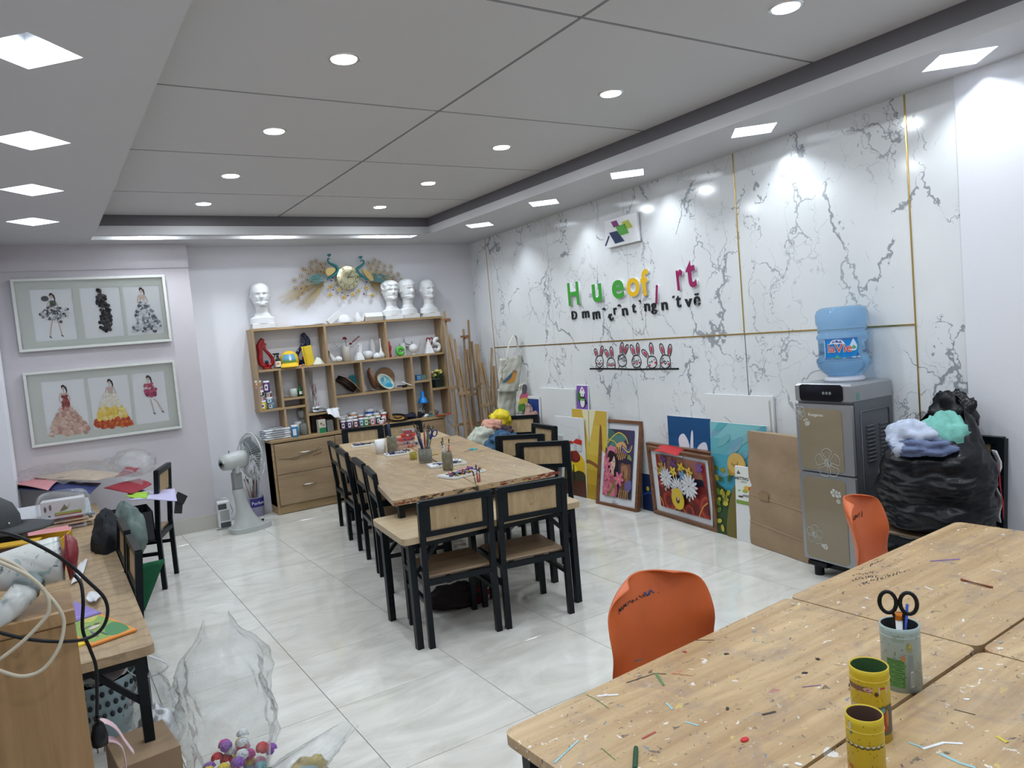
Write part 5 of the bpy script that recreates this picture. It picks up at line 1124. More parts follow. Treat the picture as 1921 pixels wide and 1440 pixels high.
# top row, middle cell : still-life whites
def lathe_thing(name, label, px, Y, z, prof, m_=None, cat='vase', group='white still-life pottery', s=1, part='body', **k):
    x = wy(px, 670, Y).x; t = thing(name, label, cat, (x, Y, z), 0, group); b = MB(); b.lathe([(r*s, h*s) for r, h in prof], 24, **k); b.build(part, m_ or PLASTER, t); return t
CREAM = mat('cream_ceramic', (.50, .48, .43), .35)
lathe_thing('vase', 'straight beige vase holding a red fabric rose', 651, 7.60, 1.456, [(.001, 0), (.036, 0), (.042, .004), (.042, .15), (.04, .155), (.036, .15), (.034, .01)], CREAM)
x = sh(651, 660, 7.60).x; t = thing('fabric_rose', 'dark red fabric rose standing in the beige vase', 'flower', (x, 7.60, 1.47), 0)
ROSE = mat('red_petals', (.22, .008, .012), .6); GRN_ = mat('stem_green', (.03, .09, .03), .6)
def blob_petals(name, par, c, r, m_, n=16, seed=1):
    rd = random.Random(seed); b = MB()
    for k in range(n):
        a = k*2.4; e = rd.uniform(.1, 1.2); M_ = Matrix.Translation(Vector(c)+Vector((cos(a)*cos(e), sin(a)*cos(e), sin(e)))*r*.5) @ Matrix.Rotation(a, 4, 'Z') @ Matrix.Rotation(-e, 4, 'Y')
        b.ell((0, 0, 0), (r*.12, r*.5, r*.45), 8, 5, M_)
    return b.build(name, m_, par)
b = MB(); b.tube([(0, 0, 0), (0, 0, .15), (-.01, 0, .22)], .003, 5); b.tube([(0, 0, .12), (.03, 0, .16), (.04, -.01, .17)], .0025, 5); b.build('stem', GRN_, t); blob_petals('bloom', t, (-.012, 0, .225), .032, ROSE, 18); blob_petals('bloom', t, (.045, -.01, .165), .024, ROSE, 12, 4)
x = sh(650, 660, 7.62).x; t = thing('flower_twig', 'dried twigs with white and red buds crossing behind the beige vase', 'twig', (x, 7.64, 1.47), 0)
b = MB(); b.tube([(0, 0, 0), (-.06, 0, .12), (-.13, 0, .20)], .002, 5); b.tube([(0, 0, 0), (.07, 0, .17), (.16, 0, .235)], .002, 5); b.build('stem', GRN_, t)
b = MB(); [b.ell((-.13+.02*k, 0, .175-.022*(k % 3)), (.012, .008, .010), 8, 5) for k in range(6)]; b.build('white_bud', mat('silk_white', (.6, .62, .62), .6), t); b = MB(); [b.ell((.09+.018*k, 0, .19+.012*k), (.009, .006, .008), 8, 5) for k in range(5)]; b.build('red_bud', ROSE, t)
solid('plaster_shoe', 'white plaster shoe-like form leaning in the left corner of the middle top cell', 621, 660, 7.56, 1.456, lambda b: b.tube([(-.03, 0, .13), (-.015, 0, .08), (.01, -.01, .03), (.03, -.02, .022)], [.012, .02, .026, .018], 10), rz=.2)
lathe_thing('plaster_egg', 'small white egg-shaped plaster form next to the leaning shoe form', 635, 7.55, 1.458, [(.001, 0), (.025, .004), (.040, .022), (.036, .042), (.018, .058), (.001, .062)])
solid('plaster_pyramid', 'white truncated pyramid block with a small slab on top', 673, 660, 7.54, 1.456, lambda b: (b.lathe([(.001, 0), (.062, 0), (.052, .03), (.026, .082), (.001, .082)], 4, Matrix.Rotation(pi/4, 4, 'Z'), smooth=False), b.box((.004, 0, .125), (.035, .03, .09), M=Matrix.Rotation(.12, 4, 'Y')), b.box((.01, 0, .17), (.045, .035, .012))))
lathe_thing('plaster_ball', 'wide white round jug behind the small white pot', 690, 7.60, 1.456, [(.001, 0), (.03, 0), (.055, .025), (.062, .05), (.052, .078), (.03, .09), (.001, .092)])
lathe_thing('vase', 'tall white ovoid vase at the back of the middle top cell', 701, 7.66, 1.456, [(.001, 0), (.026, 0), (.032, .05), (.036, .11), (.030, .17), (.014, .205), (.012, .215), (.001, .215)])
lathe_thing('pot', 'small squat white lidded pot in front at the right of the middle top cell', 708, 7.53, 1.456, [(.001, 0), (.035, 0), (.044, .012), (.045, .03), (.03, .05), (.018, .055), (.012, .062), (.001, .064)])
lathe_thing('vase', 'white long-necked bottle vase beside the upright divider', 716, 7.58, 1.456, [(.001, 0), (.028, 0), (.038, .02), (.034, .045), (.014, .075), (.008, .12), (.009, .205), (.013, .212), (.001, .212)])
# top row, right cell
lathe_thing('vase', 'small glossy red hand-shaped vase at the left of the right top cell', 731, 7.55, 1.456, [(.001, 0), (.024, 0), (.026, .02), (.02, .05), (.03, .09), (.03, .12), (.018, .14), (.02, .155), (.010, .175), (.001, .18)], RC, group=None)
solid('green_ring', 'bright green plastic ring standing upright', 751, 660, 7.54, 1.456, lambda b: b.tube([(.036*cos(a), 0, .056+.036*sin(a)) for a in [2*pi*k/28 for k in range(28)]], .0195, 10, closed=True), 'ring', None, m_=mat('bright_green_plastic', (.08, .42, .05), .35))
solid('plaster_cylinder', 'short white hexagonal plaster column behind the green ring', 756, 660, 7.62, 1.456, lambda b: b.cyl((0, 0, 0), .038, .14, 6))
t = solid('paper_bag', 'white gift bag with dark handles lying tilted behind the round plaster ball', 765, 640, 7.67, 1.456, lambda b: b.box((0, 0, .135), (.18, .03, .09), M=Matrix.Rotation(.28, 4, 'Y')), 'bag', None, m_=mat('white_card_bag', (.7, .72, .74), .5))
b = MB(); b.tube([(-.05, -.018, .17), (-.04, -.03, .13), (.0, -.03, .115), (.035, -.03, .12), (.04, -.018, .15)], .003, 6); b.build('handle', BLACK, t)
lathe_thing('plaster_sphere', 'white plaster sphere on a small foot', 777, 7.56, 1.456, [(.001, 0), (.022, 0), (.022, .012), (.012, .016), (.035, .028), (.050, .055), (.051, .078), (.040, .105), (.018, .120), (.001, .122)])
solid('plaster_cone', 'white pointed plaster pyramid right of the sphere', 804, 650, 7.56, 1.456, lambda b: b.lathe([(.001, 0), (.072, 0), (.001, .165)], 4, Matrix.Rotation(.55, 4, 'Z'), smooth=False))
solid('heart_ornament', 'glossy red open heart ornament at the right end of the top row', 806, 640, 7.64, 1.456, lambda b: (b.tube([(p.x, 0, .135+p.y) for p in smooth_loop([(0, -.045), (.035, 0), (.035, .03), (.015, .038), (0, .02), (-.015, .038), (-.035, .03), (-.035, 0)], 4)], .007, 8, closed=True), b.tube([(0, 0, .09), (0, 0, .002)], .006, 8), b.cyl((0, 0, 0), .03, .006, 16)), 'ornament', None, m_=RC)
solid('plaster_hook', 'white curled S-shaped plaster form against the right side', 819, 650, 7.56, 1.456, lambda b: (b.tube([(p.x, 0, p.y) for p in smooth_loop([(.025, .15), (.0, .155), (-.022, .13), (-.01, .10), (.02, .09), (.035, .06), (.015, .025), (-.02, .028), (-.03, .05)], 4, False)], .022, 10)))
# ------------------------------------------------------------------ paint jars
LIDW = mat('white_jar_lid', (.74, .74, .76), .4)
def jar(px, Y, z, col, s=1.0, label='', h=.085, r=.027, lid=None, labcol=(.75, .75, .76), group='poster paint jars', mark=True):
    x = wy(px, 790, Y).x; t = thing('paint_jar', label, 'jar', (x, Y, z), 0, group); t.scale = (s, s, s)
    b = MB(); b.lathe([(.001, 0), (r-.002, 0), (r, .003), (r, h-.016), (r-.004, h-.012), (.001, h-.012)], 18); b.build('jar_body', mat('paint_%.2f_%.2f_%.2f' % col, col, .18, coat=.3), t)
    b = MB(); b.lathe([(.001, h-.012), (r+.001, h-.012), (r+.0015, h-.010), (r+.001, h+.004), (r-.002, h+.006), (.001, h+.006)], 18); b.build('jar_lid', lid or LIDW, t)
    b = MB(); b.lathe([(r+.0005, h*.16), (r+.0005, h*.72)], 8, a0=-pi/2-.75-.15, a1=-pi/2+.35-.15); b.build('jar_label', mat('lab_%.2f_%.2f_%.2f' % labcol, labcol, .5), t)
    if mark: b = MB(); b.lathe([(r+.001, h*.34), (r+.001, h*.56)], 4, a0=-pi/2-.6, a1=-pi/2-.1); b.build('label_print', INK, t)
    return t
YEL_, ORG, RED_, PRP, BLU, LBL, GR, DGR, PNK, BRN, BLK, WHT, MAR, TEAL = (.72, .55, .02), (.62, .22, .02), (.45, .03, .02), (.10, .03, .18), (.01, .09, .45), (.08, .32, .6), (.05, .30, .03), (.01, .08, .05), (.65, .22, .35), (.22, .07, .03), (.015, .015, .018), (.7, .7, .7), (.14, .015, .03), (.05, .3, .32)
# lower centre cell, on the counter (pixel x, depth, colour)
ROWS = [(643, 7.515, PRP, 'dark purple'), (655, 7.50, PRP, 'violet'), (667, 7.49, MAR, 'maroon'), (678, 7.53, LBL, 'light blue'), (687, 7.50, GR, 'grass green'), (699, 7.49, PNK, 'pink'), (710, 7.515, DGR, 'dark green'), (719, 7.49, MAR, 'low dark red')]
for k, (px, Y, c, n) in enumerate(ROWS): jar(px, Y, .751, c, 1.0 if px != 719 else .75, '%s paint jar in the front row of the central low shelf cell' % n)
ROW2 = [(642, 7.59, DGR, 'dark green'), (657, 7.58, WHT, 'grey-labelled white'), (665, 7.6, BLK, 'black'), (692, 7.58, GR, 'lime green'), (707, 7.59, YEL_, 'yellow'), (721, 7.58, RED_, 'bright red')]
for px, Y, c, n in ROW2: jar(px, Y, .751, c, 1.28, '%s paint jar in the second row of the central low shelf cell' % n, group='poster paint jars')
ROW3 = [(638, 7.66, RED_, 'red and white'), (647, 7.68, WHT, 'plain white'), (663, 7.66, ORG, 'orange'), (677, 7.66, RED_, 'red-orange'), (695, 7.66, BLU, 'bright blue'), (716, 7.67, BLK, 'black-capped')]
for k, (px, Y, c, n) in enumerate(ROW3): jar(px, Y, .751, c, (1.45, 1.5, 1.75, 1.3, 1.85, 1.55)[k], '%s tall paint jar at the back of the central low shelf cell' % n)
jar(715, 7.475, .751, PNK, .7, 'tiny pink paint pot at the front right of the jar group', h=.05, r=.04, mark=False)
# left cell stacks
for k, (px, z, c, n, hh) in enumerate(((497, 1.061, YEL_, 'yellow', .085), (511, 1.061, LBL, 'light blue', .055), (510, 1.118, LBL, 'sky blue', .055), (509, 1.178, BRN, 'brown', .05), (507, 1.232, PRP, 'lilac', .105), (495, 1.152, PNK, 'hot pink', .045), (495, 1.203, BLK, 'black and white', .045), (493, 1.255, PNK, 'deep pink', .035), (492, 1.297, ORG, 'ochre', .05))):
    jar(px, 7.53+.02*(k % 2), z, c, 1.0, '%s paint jar %s in the narrow left shelf cell' % (n, 'at the bottom' if k < 2 else 'stacked'), h=hh, r=.0305 if px > 500 else .029, group='stacked paint jars in the left cell')
# small middle-left cells
lathe_thing('mug', 'white teal-printed cup in the small upper left cell', 543, 7.56, 1.149, [(.001, 0), (.032, 0), (.042, .03), (.042, .085), (.038, .085), (.036, .01)], mat('pale_celadon', (.5, .56, .52), .3), 'cup', None)
t = lathe_thing('craft_bottle', 'small green-labelled glue bottle beside the celadon cup', 556, 7.57, 1.149, [(.001, 0), (.024, 0), (.026, .05), (.018, .08), (.008, .09), (.006, .115), (.001, .118)], mat('dark_green_plastic', (.02, .14, .04), .4), 'bottle', None)
b = MB(); b.lathe([(.0265, .02), (.0265, .05)], 8, a0=-2.2, a1=-1); b.build('label', WPR, t)
lathe_thing('bowl', 'white footed bowl on the shelf under the celadon cup, standing on a glass jar', 556, 7.66, .91, [(.001, 0), (.03, 0), (.048, .02), (.056, .06), (.054, .09), (.05, .09), (.045, .02)], mat('white_ceramic', (.55, .57, .58), .3), 'bowl', None)
lathe_thing('plastic_canister', 'tall clear plastic canister supporting the white bowl', 556, 7.66, .751, [(.001, 0), (.046, 0), (.048, .15), (.001, .157)], mat('frosted_plastic', (.6, .62, .62), .35, trans=.4), 'canister', None)
lathe_thing('cup', 'stack of white plastic cups on the counter in the left opening', 545, 7.60, .751, [(.001, 0), (.03, 0), (.038, .14), (.034, .14), (.028, .01)], mat('white_cup_plastic', (.62, .64, .66), .4), 'cups', None)
GLS = mat('dirty_glass', (.55, .57, .52), .12, trans=.75, ior=1.3)
lathe_thing('glass_jar', 'murky glass jar on the counter behind the blue paint bottle', 555, 7.54, .751, [(.001, 0), (.036, 0), (.04, .006), (.04, .105), (.034, .115), (.036, .12), (.032, .12), (.03, .11), (.036, .10), (.036, .008), (.001, .006)], GLS, 'jar', None)
t = jar(551, 7.475, .751, (.01, .22, .5), 1.0, 'bright blue paint bottle with white lid standing alone on the counter', h=.115, r=.031, mark=False, group=None)
# pack of wrapped paper
x0 = wy(490, 800, 7.6).x
t = thing('wrapped_pack', 'pile of white sheets wrapped in clear plastic on the counter left end', 'package', (2.045-.10, 7.575, .751), 0)
for k in range(5): b = MB(); b.box((.0, .0, .012+.021*k), (.255-.015*(k % 2), .19, .016), .05*(k % 2), bev=.003); b.build('sheet_bundle', mat('white_paper', (.74, .76, .8), .7), t)
CLR = mat('clear_wrap', (.95, .97, 1), .08, trans=1, ior=1.08, spec=.9)
rd = random.Random(3)
b = MB(); b.grid(lambda u, v: (lambda a, e: ((.145*cos(a)+.008*sin(a*13+e*5))*max(.02, cos(e))**.35, (.112*sin(a)+.006*sin(a*11))*max(.02, cos(e))**.35, .055+.062*sin(e)+.004*sin(a*9+e*7)))(2*pi*u, -pi/2*.95+pi*.95*v), 48, 12, cu=True); b.build('plastic_wrap', CLR, t)
# rolled papers and sheets, cell 3
t = solid('paper_roll', 'tall leaning roll of patterned pink and brown paper in the third cell', 592, 700, 7.60, .964, lambda b: b.tube([(-.03, .02, .002), (-.055, .03, .43)], .034, 16, cap=False), 'roll', None, m_=mat('white_paper'))
b = MB()
for k in range(26):
    rd = random.Random(k); a = -2.4+rd.random()*2.0; z = .02+rd.random()*.24; c = rd.choice([(.35, .06, .12), (.30, .18, .08), (.05, .03, .03), (.45, .2, .22)]); b.col = c
    pts = [(-.03-.025*(z+q*.012)/.43+.0348*cos(a+q*.12), .02+.0348*sin(a+q*.12), z+q*.014) for q in range(4)]; b.tube(pts, .0022, 4)
b.build('roll_pattern', PAINT, t)
t = solid('loose_papers', 'crumpled white papers sliding off the small shelf in the third cell', 606, 770, 7.56, .962, lambda b: (b.grid(lambda u, v: (-.12+.27*u, -.07+.14*v, .012+.018*sin(u*7+v*3)*v+.01*sin(v*5)), 12, 8), b.grid(lambda u, v: (-.10+.25*u+.0, -.09+.14*v, .03+.02*sin(u*5+1)+.012*sin(v*7+u*4)), 12, 8), b.grid(lambda u, v: (.0+.13*u, -.10-.05*v-.01*sin(u*5), .02-.11*v*(.4+.6*u)+.01*sin(u*9)), 10, 8)), 'papers', None, m_=mat('white_paper'), part='paper_sheet'); t.children[0].modifiers.new('s', 'SOLIDIFY').thickness = .001
# below: boxes in dark cell
t = solid('juice_carton', 'cream and green printed carton box on the counter', 603, 800, 7.51, .751, lambda b: b.box((0, 0, .068), (.075, .06, .136), bev=.002), 'carton', None, m_=mat('cream_carton', (.58, .58, .48), .5), rz=.1)
b = MB(); b.col = (.02, .22, .09); b.box((0, -.0305, .026), (.074, .001, .052)); b.col = (.3, .12, .05); b.box((-.012, -.0305, .095), (.02, .001, .02)); b.box((.012, -.0305, .078), (.016, .001, .014)); b.build('carton_print', PAINT, t)
b = MB(); b.tube([(-.01, 0, .136), (-.02, 0, .155), (0, -.01, .16), (.012, 0, .136)], .004, 6); b.build('red_cord', ROSE, t)
t = solid('metal_tin', 'grey patterned tin beside the cream carton', 618, 800, 7.53, .751, lambda b: b.box((0, 0, .06), (.065, .06, .12), bev=.004), 'tin', None, m_=mat('grey_tin', (.30, .31, .30), .4, .4, noise_=.4, nscale=60))
solid('dark_storage_box', 'dark box filling the back of the third low cell', 606, 790, 7.655, .751, lambda b: b.box((0, 0, .095), (.26, .07, .19), bev=.003), 'box', None, m_=mat('dark_brown_box', (.035, .025, .022), .6))
# conical hats and fans in the centre-left cell
HM = mat('dark_weave', (.06, .035, .025), .6, noise_=.4, nscale=60); HB = mat('teal_lacquer', (.04, .24, .30), .3)
x = wy(655, 715, 7.6).x
t = thing('stacked_conical_hats', 'nested dark woven conical hats lying on their side', 'hats', (x-.02, 7.60, 1.11), 0)
for k in range(4):
    b = MB()
    b.lathe([(.001, .030), (.118, -.012), (.121, -.016), (.115, -.015), (.001, .024)], 26, Matrix.Translation((.0, 0, .105)) @ Matrix.Rotation(.72, 4, 'Y') @ Matrix.Translation((-.012, 0, .03-.016*k))); b.build('conical_hat', HM, t)
b = MB(); b.tube([(-.10, -.09, .235), (-.03, -.10, .17), (.06, -.10, .075), (.11, -.09, .025)], .004, 6); b.build('orange_binding', mat('orange_binding', (.55, .24, .10), .6), t)
x = wy(667, 715, 7.64).x
t = thing('painted_fan', 'teal painted paddle fan behind the conical hats', 'fan', (x, 7.67, 1.11), 0)
b = MB(); b.prism([(p.x, p.y) for p in smooth_loop([(-.07, .17), (.0, .19), (.05, .16), (.085, .05), (.04, .02), (-.02, .05)], 4)], -.004, .004, Matrix.Rotation(pi/2, 4, 'X')); b.build('fan_blade', HB, t)
# round woven trays cell
WV = mat('woven_brown', (.20, .085, .04), .55, noise_=.5, nscale=50)
x = wy(695, 710, 7.58).x; t = thing('woven_tray', 'brown woven tray standing edge-on in the centre cell', 'tray', (x, 7.58, 1.110), 0)
b = MB(); b.lathe([(.001, 0), (.10, .006), (.122, .025), (.126, .025), (.104, -.002), (.001, -.008)], 28, Matrix.Translation((0, 0, .128)) @ Matrix.Rotation(radians(78), 4, 'Y') @ Matrix.Rotation(.2, 4, 'X')); b.build('tray_body', WV, t)
x = wy(722, 715, 7.57).x; t = thing('painted_tray', 'round tray painted with blue and cream koi-like strokes leaning in the centre cell', 'tray', (x, 7.56, 1.110), 0)
M_ = Matrix.Translation((0, -.01, .085)) @ Matrix.Rotation(.62, 4, 'Y') @ Matrix.Rotation(radians(62), 4, 'X')
b = MB(); b.lathe([(.001, -.004), (.105, -.004), (.112, .008), (.104, .004), (.001, .0)], 28, M_ @ Matrix.Diagonal((1, .75, 1, 1))); b.build('tray_body', mat('cream_lacquer', (.50, .56, .48), .3), t)
ar = Art(.2, .15, .0045); ar.disc(.5, .5, .36, .34, (.14, .42, .50)); ar.poly([(.5, .2), (.9, .3), (.95, .6), (.7, .55)], (.03, .30, .48), 4); ar.disc(.3, .6, .17, .14, (.50, .58, .48)); ar.disc(.28, .5, .12, .16, (.08, .24, .34))
for k in range(14): a = k*.45; ar.line([(.5+.22*cos(a), .5+.3*sin(a)), (.5+.38*cos(a+.12), .5+.42*sin(a+.12))], .014, (.02, .10, .16), 0)
ar.build('painted_fish_strokes', t, M=M_ @ Matrix.Translation((-.1, -.075, 0)))
x = wy(722, 700, 7.65).x; t = thing('round_fan', 'plain brown round fan standing behind the painted tray', 'fan', (x, 7.665, 1.110), 0)
b = MB(); b.cyl((0, 0, 0), .115, .006, 30, Matrix.Translation((0, 0, .117)) @ Matrix.Rotation(pi/2, 4, 'X')); b.build('fan_disc', mat('tan_paper', (.32, .17, .08), .6), t); b = MB(); b.tube([(.117*cos(a), 0, .119+.117*sin(a)) for a in [2*pi*k/32 for k in range(32)]], .004, 6, closed=True); b.build('fan_rim', mat('grey_rim', (.25, .28, .27), .5), t)
x = wy(765, 730, 7.56).x; t = thing('hairbrush', 'white flat brush and scraps lying at the right of the centre cell', 'brush', (x, 7.56, 1.110), .3)
b = MB(); b.bar((-.07, 0, .06), (.04, -.03, .008), .022, .010); b.build('brush_handle', WHITE, t); b = MB(); b.bar((-.12, .02, .02), (.0, .02, .015), .03, .012); b.box((-.06, -.02, .008), (.05, .02, .014)); b.build('dark_strip', BLACK, t)
# right cells
x = wy(787, 715, 7.60).x; t = thing('small_toy_box', 'tiny blue patterned boxes in the small right cell', 'box', (x, 7.58, 1.166), 0)
b = MB(); b.col = (.03, .15, .38); b.box((-.02, 0, .03), (.06, .04, .06)); b.col = (.12, .22, .18); b.box((.045, .01, .028), (.06, .04, .05)); b.col = (.5, .6, .6); b.box((-.02, -.0205, .04), (.04, .001, .006)); b.box((-.02, -.0205, .02), (.04, .001, .006)); b.build('box_body', PAINT, t)
x = wy(820, 715, 7.58).x; t = thing('flower_pot', 'black pot of pale yellow fabric roses in the right cell', 'flowers', (x, 7.58, 1.061), 0)
b = MB(); b.prism([(-.045, -.045), (.045, -.045), (.045, .045), (-.045, .045)], 0, .09); b.build('pot', mat('dark_green_pot', (.01, .025, .02), .4), t)
YR = mat('yellow_petals', (.66, .56, .16), .6); WRS = mat('cream_petals', (.68, .68, .52), .6)
rd = random.Random(12)
for k in range(10): a = k*2.4; r = .015+.05*(k/10); blob_petals('rose_bloom', t, (r*cos(a), r*sin(a)-.02, .135+.06*rd.random()), .036, YR if k % 3 else WRS, 9, k)
b = MB()
for k in range(40): a = k*2.4; e = rd.uniform(0, 1.2); d = Vector((cos(a)*cos(e), sin(a)*cos(e), sin(e)*.8)); b.tube([Vector((0, 0, .10)), Vector((0, 0, .11))+d*.095], [.002, .005], 4)
b.build('leaves', GRN_, t)['kind'] = 'stuff'
BLP = mat('blue_lamp_shade', (.01, .25, .72), .25)
x = wy(796, 770, 7.56).x; t = thing('desk_lamp', 'small bright blue desk lamp on a white base in the right low cell', 'lamp', (x, 7.57, .751), 0)
b = MB(); b.lathe([(.001, 0), (.055, 0), (.055, .01), (.035, .028), (.001, .03)], 24); b.build('base', WHITE, t)
b = MB(); b.tube([(.0, 0, .03), (-.016, 0, .08), (.012, 0, .13), (0, 0, .165)], .005, 6); b.tube([(.012, 0, .03), (.012, 0, .08), (-.012, 0, .13), (0, 0, .165)], .004, 6); b.build('arm', BLACK, t)
b = MB(); b.lathe([(.056, .155), (.055, .165), (.045, .195), (.028, .22), (.022, .225), (.022, .275), (.016, .288), (.001, .292)], 24); b.build('lamp_shade', BLP, t, solid=.002)
b = MB()
for k in range(7): a = -pi/2-.5+.25*(k % 4); z = .185+.014*(k//3); r = .051-.02*(z-.175)/.03*.9; b.ell((r*cos(a), r*sin(a), z), (.0035, .0035, .0035), 6, 4)
b.build('white_dots', WHITE, t)
x = wy(745, 785, 7.55).x; t = thing('round_plate', 'black round plate with an orange painted scene lying on the counter', 'plate', (x, 7.55, .752), 0)
M_ = Matrix.Rotation(.22, 4, 'X'); b = MB(); b.lathe([(.001, .0), (.11, .002), (.125, .014), (.12, .02), (.105, .008), (.001, .006)], 30, Matrix.Translation((0, 0, .026)) @ M_); b.build('plate_body', BLACK, t)
ar = Art(.2, .2, .0285-.02); ar.disc(.5, .5, .42, .42, (.48, .24, .03)); ar.poly([(.4, .2), (.75, .35), (.8, .6), (.55, .5), (.45, .7), (.3, .55)], (.03, .02, .02), 4); ar.build('painted_scene', t, M=Matrix.Translation((0, 0, .026)) @ M_ @ Matrix.Translation((-.1, -.1, 0)))
x = wy(778, 783, 7.55).x; t = thing('dark_cloth', 'crumpled navy cloth bundle beside the round plate', 'cloth', (x, 7.56, .752), 0)
def lump(b, c, r, seed, amp=.25, fr=3, n=28, m_=16, flat=0):
    sd = Vector((seed*3.1, seed*1.7, seed*.9))
    def fn(u, v):
        a = 2*pi*u; e = -pi/2+pi*v; d = Vector((cos(a)*cos(e), sin(a)*cos(e), sin(e))); k = 1+amp*(.75*noise.noise(d*fr*.7+sd)-.62*abs(noise.noise(d*fr*1.9+sd))-.22*abs(noise.noise(d*fr*4+sd))+.22)
        p = Vector((d.x*r[0], d.y*r[1], d.z*r[2]))*k; return (c[0]+p.x, c[1]+p.y, max(c[2]+p.z, flat))
    b.grid(fn, n, m_, cu=True)
b = MB(); lump(b, (0, 0, .03), (.11, .07, .035), 4, .5); b.build('cloth_folds', mat('navy_cloth', (.01, .012, .03), .8), t)
x = wy(828, 790, 7.52).x; t = thing('card_tree', 'red card with a green paper tree lying over the counter end', 'card', (3.79, 7.47, .7515), -.35)
b = MB(); b.box((0, 0, .002), (.19, .14, .003)); b.build('card', mat('red_card', (.55, .03, .02), .5), t)
ar = Art(.19, .14, .004); ar.poly([(.15, .5), (.35, .75), (.35, .6), (.55, .8), (.55, .6), (.8, .72), (.8, .28), (.55, .4), (.55, .2), (.35, .4), (.35, .25)], (.12, .35, .08)); ar.disc(.12, .5, .04, .05, (.75, .6, .3)); ar.build('paper_tree', t, M=Matrix.Translation((-.095, -.07, 0)))
x = 3.62; t = thing('glitter_craft', 'small teal glittery craft beside the red card', 'craft', (3.66, 7.50, .7515), .1); b = MB(); b.box((0, 0, .006), (.10, .06, .012), bev=.003); b.build('craft_body', mat('teal_glitter', (.10, .25, .27), .35, noise_=.5, nscale=90), t)
t = thing('clear_packet', 'small clear packet of beads between the craft and the lamp', 'packet', (3.72, 7.56, .7515), .1); b = MB(); lump(b, (0, 0, .03), (.06, .04, .035), 9, .3, flat=0); b.build('packet_film', mat('murky_film', (.30, .27, .27), .2, trans=.4), t)
# ------------------------------------------------------------------ peacock wall clock
ck = thing('peacock_clock', 'round gold wall clock flanked by two teal and gold metal peacocks', 'clock', (wy(652, 521, 7.64).x, YB-.05, 2.346), 0)
def pk(px, py, Y=7.65): q = wy(px, py, Y); return Vector((q.x-ck.location.x, q.y-ck.location.y, q.z-ck.location.z))
def k5(u, v): return (500+u*.15617, 460+v*.15617)
DIAL = mat('clock_dial_gold', (.60, .56, .36), .22, .75); PGOLD = mat('antique_gold', (.58, .43, .17), .4, .55); PTEAL = mat('peacock_teal', (.03, .22, .22), .35, .2); LTEAL = mat('pale_teal', (.10, .40, .42), .4, .1); SAPH = mat('sapphire', (.015, .02, .25), .1)
RX = Matrix.Rotation(pi/2, 4, 'X')
b = MB(); b.lathe([(.001, .035), (.120, .035), (.127, .032), (.127, 0)], 44, RX); b.build('dial', DIAL, ck)
b = MB(); b.tube([(.082*cos(a), -.0365, .082*sin(a)) for a in [2*pi*k/40 for k in range(40)]], .0008, 4, closed=True)
for k in range(60): a = 2*pi*k/60; b.bar((.079*cos(a), -.0362, .079*sin(a)), (.085*cos(a), -.0362, .085*sin(a)), .0012)
b.build('minute_track', INK, ck)
for k in range(1, 13):
    a = pi/2-2*pi*k/12; text('numeral', str(k), INK, ck, Matrix.Translation((.104*cos(a), -.0362, .104*sin(a))) @ RX, .030, .0005, bold=.0004)
for ln, wd_, an, nm in ((.055, .005, pi/2-2*pi*3.05/12, 'hour_hand'), (.075, .0035, pi/2-2*pi*1.15/12, 'minute_hand')):
    b = MB(); b.bar((-cos(an)*.018, -.040, -sin(an)*.018), (cos(an)*ln, -.040, sin(an)*ln), wd_); b.build(nm, BLACK, ck)
b = MB(); b.tube([(0, -.036, 0), (0, -.044, 0)], .006, 10); b.build('hand_hub', BLACK, ck)
def pline(pts, r): return [pk(*k5(*p)) for p in pts], r
